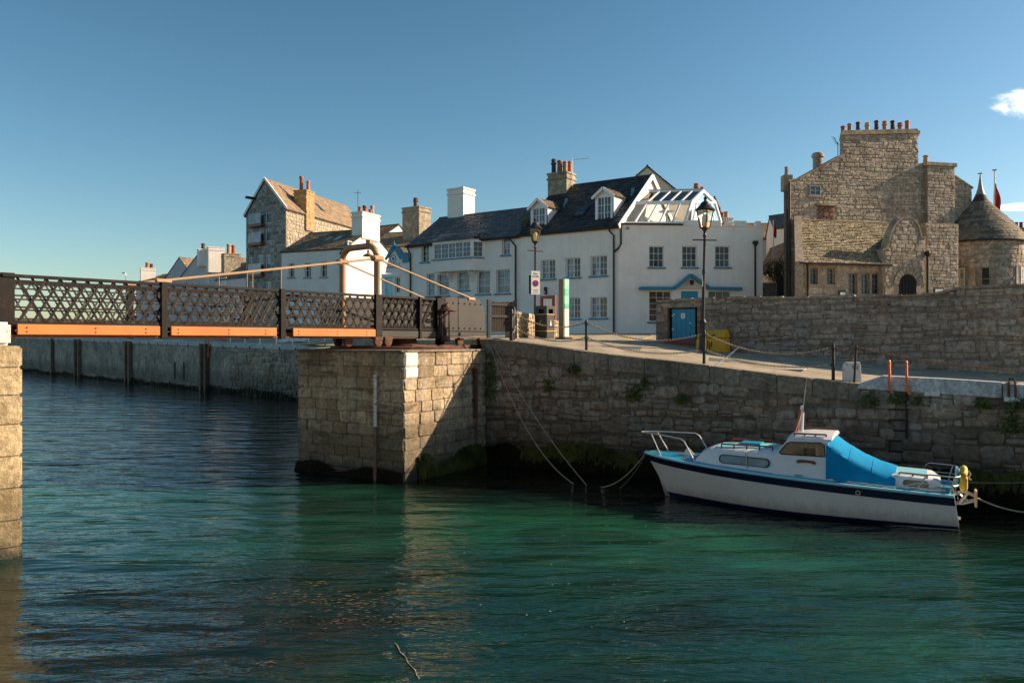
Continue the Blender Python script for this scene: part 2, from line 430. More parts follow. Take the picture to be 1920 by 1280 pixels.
class MB:
    def __init__(s):
        s.v, s.f, s.r = [], [], []

    def add(s, vs, fs, rnd=0.5):
        o = len(s.v)
        s.v += [tuple(p) for p in vs]
        s.f += [tuple(i + o for i in f) for f in fs]
        s.r += [rnd] * len(fs)
        return s

    def poly(s, pts, rnd=0.5):
        return s.add(pts, [tuple(range(len(pts)))], rnd)

    def box(s, c, size, rz=0.0, rot=None, rnd=0.5):
        M = rot if rot is not None else Matrix.Rotation(rz, 3, 'Z')
        c = Vector(c)
        vs = [c + M @ Vector((x * size[0] / 2, y * size[1] / 2, z * size[2] / 2)) for z in (-1, 1) for y in (-1, 1) for x in (-1, 1)]
        return s.add(vs, [(0, 2, 3, 1), (4, 5, 7, 6), (0, 1, 5, 4), (2, 6, 7, 3), (0, 4, 6, 2), (1, 3, 7, 5)], rnd)

    def bar(s, a, b, w, h, up=Vector((0, 0, 1)), rnd=0.5):
        a, b = Vector(a), Vector(b)
        x, y, z = frame(a, b, up)
        vs = [p + x * (i * w / 2) + z * (j * h / 2) for p in (a, b) for i, j in ((-1, -1), (1, -1), (1, 1), (-1, 1))]
        return s.add(vs, [(0, 3, 2, 1), (4, 5, 6, 7), (0, 1, 5, 4), (1, 2, 6, 5), (2, 3, 7, 6), (3, 0, 4, 7)], rnd)

    def tube(s, pts, r, n=8, closed=False):
        pts = [Vector(p) for p in pts]
        m = len(pts)
        rs = r if isinstance(r, (list, tuple)) else [r] * m
        up = Vector((0.13, 0.27, 0.95))
        vs = []
        for i, p in enumerate(pts):
            a = pts[i - 1] if i or closed else p
            b = pts[(i + 1) % m] if i < m - 1 or closed else p
            t = (b - a)
            if t.length < 1e-9:
                t = Vector((0, 0, 1))
            t.normalize()
            u = up if abs(t.dot(up)) < 0.97 else Vector((1, 0, 0))
            x = t.cross(u).normalized()
            z = x.cross(t)
            vs += [p + (x * math.cos(2 * math.pi * k / n) + z * math.sin(2 * math.pi * k / n)) * rs[i] for k in range(n)]
        fs = []
        for i in range(m if closed else m - 1):
            j = (i + 1) % m
            for k in range(n):
                l = (k + 1) % n
                fs.append((i * n + k, i * n + l, j * n + l, j * n + k))
        if not closed:
            fs += [tuple(range(n))[::-1], tuple((m - 1) * n + k for k in range(n))]
        return s.add(vs, fs)

    def lathe(s, prof, c, n=16, rnd=0.5):
        c = Vector(c)
        vs = []
        for r, z in prof:
            vs += [c + Vector((r * math.cos(2 * math.pi * k / n), r * math.sin(2 * math.pi * k / n), z)) for k in range(n)]
        fs = []
        for i in range(len(prof) - 1):
            for k in range(n):
                l = (k + 1) % n
                fs.append((i * n + k, i * n + l, (i + 1) * n + l, (i + 1) * n + k))
        fs += [tuple(range(n))[::-1], tuple((len(prof) - 1) * n + k for k in range(n))]
        return s.add(vs, fs, rnd)

    def prism(s, pts, vec, rnd=0.5):
        pts = [Vector(p) for p in pts]
        vec = Vector(vec)
        n = len(pts)
        vs = pts + [p + vec for p in pts]
        fs = [tuple(range(n))[::-1], tuple(range(n, 2 * n))]
        fs += [(i, (i + 1) % n, n + (i + 1) % n, n + i) for i in range(n)]
        return s.add(vs, fs, rnd)

    def loft(s, secs, caps=True, closed=True):
        n = len(secs[0])
        vs = [p for sec in secs for p in sec]
        fs = []
        for i in range(len(secs) - 1):
            for k in range(n if closed else n - 1):
                l = (k + 1) % n
                fs.append((i * n + k, i * n + l, (i + 1) * n + l, (i + 1) * n + k))
        if caps:
            fs += [tuple(range(n))[::-1], tuple((len(secs) - 1) * n + k for k in range(n))]
        return s.add(vs, fs)


OFF = {}


def mesh_from(mb, name, mats, shift=(0, 0, 0), smooth=None, bevel=0.0, fix=True):
    me = bpy.data.meshes.new(name)
    sx, sy, sz = shift
    me.from_pydata([(x - sx, y - sy, z - sz) for x, y, z in mb.v], [], mb.f)
    if fix or bevel:
        bm = bmesh.new()
        bm.from_mesh(me)
        if fix:
            bmesh.ops.recalc_face_normals(bm, faces=bm.faces)
        if bevel:
            bmesh.ops.remove_doubles(bm, verts=bm.verts, dist=1e-5)
            es = [e for e in bm.edges if len(e.link_faces) == 2 and e.calc_face_angle(0) > 0.5]
            bmesh.ops.bevel(bm, geom=es, offset=bevel, segments=2, affect='EDGES', clamp_overlap=True)
        bm.to_mesh(me)
        bm.free()
    if not bevel and any(r != 0.5 for r in mb.r):
        at = me.attributes.new('rnd', 'FLOAT', 'FACE')
        at.data.foreach_set('value', mb.r)
    me.materials.append(MATS[mats])
    if smooth is not None:
        me.polygons.foreach_set('use_smooth', [True] * len(me.polygons))
        me.set_sharp_from_angle(angle=rad(smooth))
    me.update()
    return me


def link(o, parent):
    COL.objects.link(o)
    if parent is not None:
        o.parent = parent
        OFF[o] = OFF.get(parent, (0, 0, 0))
    return o


def tag(o, label=None, cat=None, group=None, kind=None):
    for k, v in (('label', label), ('category', cat), ('group', group), ('kind', kind)):
        if v:
            o[k] = v
    return o


def thing(name, label, cat, loc, rz=None, group=None):
    """an Empty at the thing's base. With rz given, its parts are written in its own frame, else in world coordinates"""
    o = bpy.data.objects.new(name, None)
    COL.objects.link(o)
    o.location = loc
    o.empty_display_size = 0.3
    if rz is not None:
        o.rotation_euler = (0, 0, rz)
        OFF[o] = (0, 0, 0)
    else:
        OFF[o] = tuple(loc)
    return tag(o, label, cat, group)


def put(name, mb, m, parent=None, smooth=None, bevel=0.0, kind=None, label=None, fix=True):
    """link a part (parent given) or a one-mesh top-level object"""
    if parent is not None:
        me = mesh_from(mb, name, m, OFF[parent], smooth, bevel, fix)
        o = bpy.data.objects.new(name, me)
        link(o, parent)
    else:
        n = len(mb.v)
        base = (sum(v[0] for v in mb.v) / n, sum(v[1] for v in mb.v) / n, min(v[2] for v in mb.v))
        me = mesh_from(mb, name, m, base, smooth, bevel, fix)
        o = bpy.data.objects.new(name, me)
        o.location = base
        COL.objects.link(o)
        OFF[o] = base
    return tag(o, label, kind=kind)


def inst(name, me, parent, loc, rz=0.0, sc=(1, 1, 1), rot=None):
    """another object sharing a mesh, placed in world coordinates under a thing"""
    o = bpy.data.objects.new(name, me)
    link(o, parent)
    f = OFF[parent]
    o.location = (loc[0] - f[0], loc[1] - f[1], loc[2] - f[2])
    o.rotation_euler = rot if rot is not None else (0, 0, rz)
    o.scale = sc
    return o


def copy_tree(o, parent=None):
    c = o.copy()
    COL.objects.link(c)
    if parent is not None:
        c.parent = parent
    OFF[c] = OFF.get(o, (0, 0, 0))
    for ch in list(o.children):
        copy_tree(ch, c)
    return c


class Fac:
    """a vertical plane seen from the camera; u runs left to right, o is outwards (towards the camera)"""
    def __init__(s, A, B):
        s.A, s.B = Vector(A[:2]), Vector(B[:2])
        s.L = (s.B - s.A).length
        s.t = (s.B - s.A) / s.L
        s.n = Vector((s.t.y, -s.t.x))
        s.rz = math.atan2(s.t.y, s.t.x)

    def P(s, u, z, o=0.0):
        p = s.A + s.t * u + s.n * o
        return Vector((p.x, p.y, z))

    def uz(s, px, py):
        k = (px - 960) / FPX
        u = (k * s.A.y - s.A.x) / (s.t.x - k * s.t.y)
        d = s.A.y + s.t.y * u
        return u, H - (py - 640) / FPX * d

    def rect(s, x0, y0, x1, y1):
        xm = (x0 + x1) / 2
        return s.uz(x0, y0)[0], s.uz(x1, y0)[0], s.uz(xm, y1)[1], s.uz(xm, y0)[1]

    def px(s, px, py, o=0.0):
        u, z = s.uz(px, py)
        return s.P(u, z, o)

    def back(s, q):
        return Fac(s.A - s.n * q, s.B - s.n * q)


class Cyl:
    """the outside of a round tower; u is arc length measured from the side facing the camera"""
    def __init__(s, c, r):
        s.c, s.r = Vector(c), r

    def P(s, u, z, o=0.0):
        a = u / s.r
        return Vector((s.c.x + math.sin(a) * (s.r + o), s.c.y - math.cos(a) * (s.r + o), z))


def fbox(mb, F, u0, u1, z0, z1, o0, o1, rnd=0.5):
    """a box lying on a facade"""
    vs = [F.P(u, z, o) for z in (z0, z1) for o in (o0, o1) for u in (u0, u1)]
    return mb.add(vs, [(0, 2, 3, 1), (4, 5, 7, 6), (0, 1, 5, 4), (2, 6, 7, 3), (0, 4, 6, 2), (1, 3, 7, 5)], rnd)


def holed(mb, F, u0, u1, z0, z1, holes=(), rev=0.14):
    us = sorted({u0, u1, *[min(max(h[i], u0), u1) for h in holes for i in (0, 1)]})
    zs = sorted({z0, z1, *[min(max(h[i], z0), z1) for h in holes for i in (2, 3)]})
    for a, b in zip(us, us[1:]):
        for c, d in zip(zs, zs[1:]):
            um, zm = (a + b) / 2, (c + d) / 2
            if any(h[0] < um < h[1] and h[2] < zm < h[3] for h in holes):
                continue
            mb.poly([F.P(a, c), F.P(b, c), F.P(b, d), F.P(a, d)])
    for h in holes:
        a, b, c, d = h
        for p, q2 in (((a, c), (b, c)), ((b, c), (b, d)), ((b, d), (a, d)), ((a, d), (a, c))):
            mb.poly([F.P(*p), F.P(*q2), F.P(q2[0], q2[1], -rev), F.P(p[0], p[1], -rev)])
    return mb


PANES = {}


def window(root, F, r, cols=3, rows=3, fm='white_paint', gm='glass_dark', rev=0.14, fw=0.05, mw=0.022, sill=None, mull=0, panes=True, name='window'):
    """a window set back in its opening: frame with glazing bars, each pane a piece of its own, optional sill"""
    u0, u1, z0, z1 = r
    o0, o1 = -rev - 0.02, -rev + 0.04
    mb = MB()
    for a, b, c, d in ((u0, u0 + fw, z0, z1), (u1 - fw, u1, z0, z1), (u0 + fw, u1 - fw, z0, z0 + fw), (u0 + fw, u1 - fw, z1 - fw, z1)):
        fbox(mb, F, a, b, c, d, o0, o1)
    a0, a1, c0, c1 = u0 + fw, u1 - fw, z0 + fw, z1 - fw
    w, h = (a1 - a0) / cols, (c1 - c0) / rows
    for i in range(1, cols):
        m = mw * (2.6 if mull and i % mull == 0 else 1)
        fbox(mb, F, a0 + i * w - m / 2, a0 + i * w + m / 2, c0, c1, o0 + 0.01, o1 - 0.012 + (0.008 if m > mw else 0))
    for j in range(1, rows):
        fbox(mb, F, a0, a1, c0 + j * h - mw / 2, c0 + j * h + mw / 2, o0 + 0.012, o1 - 0.016)
    wo = put(name, mb, fm, root, fix=True)
    if panes:
        for i in range(cols):
            g_ = gm if isinstance(gm, str) else gm[min(len(gm) - 1, i * len(gm) // cols)]
            key = (round(w, 3), round(h, 3), g_)
            if key not in PANES:
                PANES[key] = mesh_from(MB().box((0, 0, 0), (w, 0.006, h)), 'pane', g_)
            for j in range(rows):
                p = F.P(a0 + (i + 0.5) * w, c0 + (j + 0.5) * h, o0 + 0.022)
                inst('pane', PANES[key], wo, p, rot=(R.gauss(0, 0.008), 0, F.rz + R.gauss(0, 0.012)))
    else:
        put('pane', fbox(MB(), F, a0, a1, c0, c1, o0 + 0.019, o0 + 0.025), gm, wo)
    if sill:
        put('sill', fbox(MB(), F, u0 - 0.09, u1 + 0.09, z0 - 0.09, z0 - 0.004, -0.1, 0.10), sill, wo)
    return wo


def slates(mb, e0, e1, r0, r1, ch=0.28, sw=0.32, th=0.02, jit=0.3):
    """overlapping slates on a roof slope from eave e0-e1 up to ridge r0-r1"""
    e0, e1, r0, r1 = map(Vector, (e0, e1, r0, r1))
    nrm = (e1 - e0).cross(r0 - e0)
    if nrm.length < 1e-6:
        nrm = (e1 - e0).cross(r1 - e0)
    nrm.normalize()
    if nrm.z < 0:
        nrm = -nrm
    n = max(1, round(((r0 + r1) / 2 - (e0 + e1) / 2).length / ch))
    for k in range(n):
        t0, t1 = k / n, min(1, (k + 1.15) / n)
        a0, b0 = e0.lerp(r0, t0), e1.lerp(r1, t0)
        a1, b1 = e0.lerp(r0, t1), e1.lerp(r1, t1)
        L = (b0 - a0).length
        m = max(1, round(L / sw))
        cuts = [0] + [min(0.999, max(0.001, (j + (0.5 if k % 2 else 0) + R.uniform(-jit, jit) * 0.4) / m)) for j in range(1, m)] + [1]
        cuts.sort()
        for c0, c1 in zip(cuts, cuts[1:]):
            if c1 - c0 < 1e-4:
                continue
            g = 0.012 / max(L, 0.1)
            c0b, c1b = c0 + g, c1 - g
            lift = th * R.uniform(0.7, 1.5)
            dz = (e1 - e0).normalized() * 0
            dn = (r0 - e0).normalized() * R.uniform(-0.02, 0.02)
            p0, p1 = a0.lerp(b0, c0b) + nrm * lift * 2 + dn, a0.lerp(b0, c1b) + nrm * lift * 2 + dn
            p2, p3 = a1.lerp(b1, c1b) + nrm * th * 0.5, a1.lerp(b1, c0b) + nrm * th * 0.5
            q0, q1 = a0.lerp(b0, c0b) + nrm * 0.001 + dn, a0.lerp(b0, c1b) + nrm * 0.001 + dn
            mb.add([p0, p1, p2, p3, q0, q1], [(0, 1, 2, 3), (4, 5, 1, 0)], R.random())
    return mb


def roof(root, quads, rm, under='dark_timber', th=0.02, ch=0.28, sw=0.32, jit=0.3, name='roof', ridge=True):
    """roof: an underlay body with slates (too small to pick apart) and ridge on it"""
    u, sl = MB(), MB()
    for e0, e1, r0, r1 in quads:
        e0, e1, r0, r1 = map(Vector, (e0, e1, r0, r1))
        pts = [e0, e1, r1, r0] if (r0 - r1).length > 0.05 else [e0, e1, r0]
        u.prism(pts, (0, 0, -0.07))
        slates(sl, e0, e1, r0, r1, ch, sw, th, jit)
    ro = put(name, u, under, root)
    put('slates', sl, rm, ro, kind='stuff', fix=False)
    if ridge:
        rb = MB()
        e0, e1, r0, r1 = map(Vector, quads[0])
        if (r0 - r1).length > 0.3:
            rb.tube([r0 + Vector((0, 0, 0.02)), r1 + Vector((0, 0, 0.02))], 0.075, 6)
            put('ridge', rb, rm, ro)
    return ro


def V3(p, z):
    return Vector((p[0], p[1], z))


def gabled(root, a, b, back, z0, ze, zr, axis='x', wm='white_render', rm='grey_slate', holes=(), rholes=(), ov=0.15, ch=0.28, sw=0.32, side_m=None, front=True, rev=0.14, th=0.02):
    """walls and pitched roof on the plan a, b (front, left to right) and back; ridge along the front (x) or away from it (y)"""
    a, b, back = Vector(a[:2]), Vector(b[:2]), Vector(back[:2])
    c, d = b + back, a + back
    FF, FR2 = Fac(a, b), Fac(b, c)
    w = MB()
    if front:
        holed(w, FF, 0, FF.L, z0, ze, holes, rev)
    sd_ = MB()
    holed(sd_, FR2, 0, FR2.L, z0, ze, rholes, rev)
    w2 = w if side_m is None else sd_
    if side_m is None:
        w.add(sd_.v, sd_.f)
    FB_, FL_ = Fac(c, d), Fac(d, a)
    holed(w, FB_, 0, FB_.L, z0, ze)
    holed(w2, FL_, 0, FL_.L, z0, ze)
    t = (b - a).normalized()
    bk = back.normalized()
    if axis == 'x':
        m0, m1 = a + back / 2, b + back / 2
        w2.poly([V3(a, ze), V3(d, ze), V3(m0, zr)])
        w2.poly([V3(b, ze), V3(c, ze), V3(m1, zr)])
        dz = (zr - ze) / (back.length / 2) * ov
        o0, o1 = a - t * ov * 0.6, b + t * ov * 0.6
        E = lambda p, z: V3(p, z + 0.08)
        quads = [(E(o0 - bk * ov, ze - dz), E(o1 - bk * ov, ze - dz), E(m0 - t * ov * 0.6, zr), E(m1 + t * ov * 0.6, zr)),
                 (E(o1 + back + bk * ov, ze - dz), E(o0 + back + bk * ov, ze - dz), E(m1 + t * ov * 0.6, zr), E(m0 - t * ov * 0.6, zr))]
    else:
        m0, m1 = (a + b) / 2, (c + d) / 2
        w.poly([V3(a, ze), V3(b, ze), V3(m0, zr)])
        w.poly([V3(d, ze), V3(c, ze), V3(m1, zr)])
        dz = (zr - ze) / ((b - a).length / 2) * ov
        E = lambda p, z: V3(p, z + 0.08)
        f0, f1 = -bk * ov * 0.6, bk * ov * 0.6
        quads = [(E(b + t * ov + f0, ze - dz), E(c + t * ov + f1, ze - dz), E(m0 + f0, zr), E(m1 + f1, zr)),
                 (E(d - t * ov + f1, ze - dz), E(a - t * ov + f0, ze - dz), E(m1 + f1, zr), E(m0 + f0, zr))]
    put('wall', w, wm, root, fix=False)
    if side_m is not None:
        put('wall', sd_, side_m, root, fix=False)
    roof(root, quads, rm, ch=ch, sw=sw, th=th)
    return FF, FR2


def pot(parent, c, h=0.6, r=0.13, m='terracotta', style=0):
    pr = [(r * 1.15, 0), (r * 1.15, h * 0.1), (r, h * 0.14), (r * 0.88, h * 0.82), (r * 1.1, h * 0.86), (r * 1.1, h * 0.94), (r * 0.9, h)]
    if style == 1:
        pr = [(r, 0), (r * 0.95, h * 0.6), (r * 1.3, h * 0.63), (r * 1.3, h * 0.7), (r * 0.95, h * 0.74), (r * 1.15, h * 0.95), (r * 0.7, h)]
    return put('chimney_pot', MB().lathe(pr, c, 10), m, parent, smooth=35)


def chimney(root, c, sx, sy, z0, z1, rz, m, pots=(), cap=None, capm=None, name='chimney'):
    """stack on a roof: shaft, oversailing cap, pots (sub-parts). pots: (dx, dy, h, r, material, style)"""
    mb = MB()
    M = Matrix.Rotation(rz, 3, 'Z')
    mb.box((c[0], c[1], (z0 + z1) / 2), (sx, sy, z1 - z0), rz)
    ch = put(name, mb, m, root, bevel=0.015)
    cm_ = MB()
    cm_.box((c[0], c[1], z1 - 0.32), (sx + 0.14, sy + 0.14, 0.12), rz)
    cm_.box((c[0], c[1], z1 + 0.03), (sx + 0.12, sy + 0.12, 0.14), rz)
    put('chimney_cap', cm_, capm or m, ch, bevel=0.02)
    for dx, dy, h, r, pm, st in pots:
        p = M @ Vector((dx, dy, 0))
        pot(ch, (c[0] + p.x, c[1] + p.y, z1 + 0.08), h, r, pm, st)
    return ch


def stone_shape(w, h, dep, rr, inset=0.18, rnd=1.0):
    """an irregular rounded block: points (x, z, out) and faces; back open"""
    cr = min(w, h) * rr.uniform(0.16, 0.30) * rnd
    j = min(w, h) * 0.07 * (0.3 + 0.7 * rnd)
    base = [(-w / 2 + cr, -h / 2), (w / 2 - cr, -h / 2), (w / 2, -h / 2 + cr), (w / 2, h / 2 - cr), (w / 2 - cr, h / 2), (-w / 2 + cr, h / 2), (-w / 2, h / 2 - cr), (-w / 2, -h / 2 + cr)]
    base = [(x + rr.uniform(-j, j), z + rr.uniform(-j, j)) for x, z in base]
    b = min(w, h) * inset
    kx, kz = (w - 2 * b) / w, (h - 2 * b) / h
    tilt_x, tilt_z = rr.uniform(-0.25, 0.25), rr.uniform(-0.25, 0.25)
    pts = [(x, z, 0) for x, z in base]
    pts += [(x * 0.985, z * 0.985, dep * 0.62) for x, z in base]
    pts += [(x * kx, z * kz, dep * (1 + tilt_x * x / w + tilt_z * z / h) + rr.uniform(-0.1, 0.1) * dep) for x, z in base]
    pts.append((0, 0, dep * rr.uniform(0.98, 1.12)))
    fs = []
    for k in range(8):
        l = (k + 1) % 8
        fs += [(k, l, 8 + l, 8 + k), (8 + k, 8 + l, 16 + l, 16 + k), (16 + k, 16 + l, 24)]
    return pts, fs


VAR = {}


def stone_var(m, aspect, dep, n=5, inset=0.18, rnd=1.0):
    """a shared mesh for one stone of height 1 in the facade's own axes (x along, -y out, z up)"""
    key = (m, round(aspect * 2) / 2, dep, R.randrange(n), inset, rnd)
    if key not in VAR:
        a = max(0.5, key[1])
        pts, fs = stone_shape(a, 1, dep, R, inset, rnd)
        mb = MB().add([(x, -o, z) for x, z, o in pts], fs)
        VAR[key] = (mesh_from(mb, 'stone', m, smooth=50), a)
    return VAR[key]


def layout(u0, u1, z0, z1, rh, asp, split=0.12, wav=0.0):
    """rows of stones of varying height and length -> (u, z, w, h)"""
    out = []
    z = z0
    row = 0
    while z < z1 - rh[0] * 0.4:
        h = min(R.uniform(*rh), z1 - z)
        u = u0 - (R.uniform(0, rh[0]))
        while u < u1:
            w = h * R.uniform(*asp)
            ua, ub = max(u, u0), min(u + w, u1)
            if u1 - ub < h * 0.5:
                ub = u1
            if ub - ua > h * 0.25:
                dz = wav * math.sin(ua * 0.9 + row * 1.7) + wav * 0.6 * math.sin(ua * 2.3 + row)
                if R.random() < split and h > rh[0]:
                    k = R.uniform(0.4, 0.6)
                    out.append(((ua + ub) / 2, z + dz + h * k / 2, ub - ua, h * k))
                    out.append(((ua + ub) / 2, z + dz + h * (k + (1 - k) / 2), ub - ua, h * (1 - k)))
                else:
                    out.append(((ua + ub) / 2, z + dz + h / 2, ub - ua, h))
            u = ub if ub == u1 else u + w
            if ub == u1:
                break
        z += h
        row += 1
    return out


def rubble(mb, F, cells, dep=0.05, gap=0.02, inside=None, inset=0.16):
    """real stones, joined, following any facade"""
    for u, z, w, h in cells:
        if inside:
            if not inside(u, z):
                continue
            for k in (1.0, 0.75, 0.5, 0.3):
                if inside(u - w * k * 0.48, z) and inside(u + w * k * 0.48, z):
                    break
            w *= k
        pts, fs = stone_shape(max(0.03, w - gap), max(0.03, h - gap), dep * R.uniform(0.6, 1.3), R, inset)
        mb.add([F.P(u + x, z + zz, o) for x, zz, o in pts], fs, R.random())
    return mb


def stones(root, F, cells, m, m_small, dep=0.07, gap=0.03, limit=300, inside=None, inset=0.18, o=0.0, rnd=1.0, turn=0.012):
    """the largest stones one object each, sharing meshes; the rest joined as one part"""
    cs = [c for c in cells if inside is None or inside(c[0], c[1])]
    cs.sort(key=lambda c: -c[2] * c[3] / (F.P(c[0], c[1]).length ** 2))
    for u, z, w, h in cs[:limit]:
        w2, h2 = w - gap, h - gap
        me, a = stone_var(m, w2 / h2, 0.5, inset=inset, rnd=rnd)
        inst('stone', me, root, F.P(u, z, o), 0, (w2 / a, dep * 2 * R.uniform(0.7, 1.35), h2), rot=(0, R.gauss(0, turn), F.rz + R.gauss(0, 0.012)))
    if len(cs) > limit:
        mb = MB()
        rubble(mb, F, cs[limit:], dep, gap)
        put('small_stones', mb, m_small, root, kind='stuff', fix=False)


def pwl(pts):
    def f(x):
        if x <= pts[0][0]:
            return pts[0][1]
        for (a, b), (c, d) in zip(pts, pts[1:]):
            if x <= c:
                return b + (d - b) * (x - a) / (c - a)
        return pts[-1][1]
    return f


def inpoly(poly):
    def f(x, y):
        r = False
        n = len(poly)
        for i in range(n):
            (x0, y0), (x1, y1) = poly[i], poly[(i + 1) % n]
            if (y0 > y) != (y1 > y) and x < x0 + (y - y0) * (x1 - x0) / (y1 - y0):
                r = not r
        return r
    return f


def sag(a, b, s, n=24):
    a, b = Vector(a), Vector(b)
    return [a.lerp(b, i / n) - Vector((0, 0, 4 * s * (i / n) * (1 - i / n))) for i in range(n + 1)]


def chain_mb(pts, lw=0.05, r=0.009):
    """links of a chain along a line, every other one turned"""
    mb = MB()
    P = [Vector(p) for p in pts]
    seg = [(b - a).length for a, b in zip(P, P[1:])]
    tot = sum(seg)
    n = max(2, int(tot / (lw * 0.78)))
    i, acc = 0, 0.0
    for k in range(n):
        t = (k + 0.5) / n * tot
        while i < len(seg) - 1 and acc + seg[i] < t:
            acc += seg[i]
            i += 1
        c = P[i].lerp(P[i + 1], (t - acc) / seg[i])
        x = (P[i + 1] - P[i]).normalized()
        s_ = x.cross(Vector((0, 0, 1))).normalized()
        z = s_ if k % 2 else s_.cross(x)
        mb.tube([c + x * (math.cos(w) * lw / 2) + z * (math.sin(w) * lw * 0.32) for w in [2 * math.pi * j / 8 for j in range(8)]], r, 4, closed=True)
    return mb


def leaf_cloud(mb, c, rx, ry, rz, n, s, hang=0.0):
    for _ in range(n):
        while True:
            p = Vector((R.uniform(-1, 1), R.uniform(-1, 1), R.uniform(-1, 1)))
            if p.length < 1:
                break
        q_ = Vector(c) + Vector((p.x * rx, p.y * ry, p.z * rz - hang * abs(p.x) * rz))
        d = Vector((R.gauss(0, 1), R.gauss(0, 1) - 0.6, R.gauss(0, 0.7) - hang)).normalized()
        e = d.cross(Vector((R.gauss(0, 1), R.gauss(0, 1), R.gauss(0, 1)))).normalized()
        l, w = s * R.uniform(0.6, 1.4), s * R.uniform(0.25, 0.5)
        f = d.cross(e) * w * 0.3
        mb.add([q_, q_ + d * l * 0.5 + e * w + f, q_ + d * l, q_ + d * l * 0.5 - e * w + f], [(0, 1, 2), (0, 2, 3)], R.random())
    return mb


# ------------------------------------------------------------------ water
def water_mat():
    m, q = new_mat('water')
    pos = q.n('ShaderNodeNewGeometry').outputs['Position']
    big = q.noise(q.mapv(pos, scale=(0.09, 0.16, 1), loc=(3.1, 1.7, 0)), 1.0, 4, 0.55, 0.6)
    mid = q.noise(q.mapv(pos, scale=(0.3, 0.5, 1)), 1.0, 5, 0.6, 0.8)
    # green of the sunlit sea bed, painted into the water colour as fixed spots
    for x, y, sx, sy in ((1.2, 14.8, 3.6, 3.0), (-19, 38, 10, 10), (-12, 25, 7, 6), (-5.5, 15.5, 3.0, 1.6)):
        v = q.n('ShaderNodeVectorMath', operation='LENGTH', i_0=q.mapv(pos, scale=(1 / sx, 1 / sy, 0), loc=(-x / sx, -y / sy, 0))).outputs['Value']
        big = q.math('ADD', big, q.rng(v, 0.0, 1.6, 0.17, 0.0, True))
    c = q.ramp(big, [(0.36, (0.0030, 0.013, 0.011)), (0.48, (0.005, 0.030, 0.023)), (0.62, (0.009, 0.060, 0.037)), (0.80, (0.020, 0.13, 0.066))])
    c = q.mix(q.rng(mid, 0.50, 0.66, 0, 0.6), c, (0.007, 0.010, 0.005))
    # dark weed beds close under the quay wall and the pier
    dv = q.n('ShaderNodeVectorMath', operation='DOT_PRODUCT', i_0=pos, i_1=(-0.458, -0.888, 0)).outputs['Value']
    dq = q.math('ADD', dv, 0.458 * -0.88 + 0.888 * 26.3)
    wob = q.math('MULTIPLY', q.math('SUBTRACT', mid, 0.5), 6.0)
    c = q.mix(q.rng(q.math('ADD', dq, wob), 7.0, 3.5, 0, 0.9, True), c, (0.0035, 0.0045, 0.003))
    # ripples: low swell from the harbour mouth, wind ripples crossing it, fine sharp chop
    amp = q.rng(q.noise(q.mapv(pos, scale=(0.12, 0.2, 1), loc=(7, 2, 0)), 1.0, 3), 0.35, 0.65, 0.35, 1.3)
    sx_ = q.n('ShaderNodeSeparateXYZ', i_0=pos).outputs['X']
    amp = q.math('MULTIPLY', amp, q.rng(sx_, -9.0, -1.0, 0.45, 1.0))   # smoother water outside the quay's shelter
    w1 = q.noise(q.mapv(pos, scale=(0.42, 1.25, 1), rot=(0, 0, rad(9))), 1.0, 2, 0.45, 0.3)
    w2 = q.noise(q.mapv(pos, scale=(1.9, 5.2, 1), rot=(0, 0, rad(-14))), 1.0, 2, 0.5, 0.6)
    w3 = q.noise(q.mapv(pos, scale=(5.5, 15.0, 1), rot=(0, 0, rad(-22))), 1.0, 2, 0.5, 0.5)
    w3 = q.math('POWER', w3, 1.6)
    h = q.math('ADD', q.math('MULTIPLY', w1, 0.38), q.math('MULTIPLY', amp, q.math('ADD', q.math('MULTIPLY', w2, 0.095), q.math('MULTIPLY', w3, 0.032))))
    b = q.n('ShaderNodeBump', i_Height=h, i_Strength=1.0, i_Distance=0.42)
    p = q.n('ShaderNodeBsdfPrincipled', i_Roughness=0.02, i_IOR=1.333)
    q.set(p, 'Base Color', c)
    q.set(p, 'Normal', b.outputs[0])
    q.n('ShaderNodeOutputMaterial', i_Surface=p.outputs[0])


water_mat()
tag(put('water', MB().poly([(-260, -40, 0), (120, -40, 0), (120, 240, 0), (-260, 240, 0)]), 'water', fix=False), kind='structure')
tag(put('harbour_bed', MB().poly([(-260, -40, -3), (120, -40, -3), (120, 240, -3), (-260, 240, -3)]), 'shadow_void', fix=False), kind='structure')

# ------------------------------------------------------------------ the main plan
PC, PP, PL = Vector((-0.88, 26.3)), Vector((-3.06, 22.6)), Vector((-6.67, 25.0))
FW = Fac(PC, PC + Vector((0.888, -0.458)) * 20.4)          # right quay wall
FPR, FPL = Fac(PP, PC), Fac(PL, PP)                        # the two faces of the bridge pier
FB = Fac((5.58, 31.0), (18.6, 23.37))                      # boundary wall along the road
FQ = Fac(hx(15, 115), hx(560, 54.5))                       # far quay
K = Vector((6.13, 46.0))                                   # corner of the white corner house
TW, BW = Vector((-0.823, 0.569)), Vector((0.569, 0.823))
FLW = Fac(K + TW * 6.84, K)                                # left wing
FRW = Fac(K, (14.65, 46.74))                               # frontal wing
FMID = Fac(K + TW * 16.17, K + TW * 6.86)                  # middle house

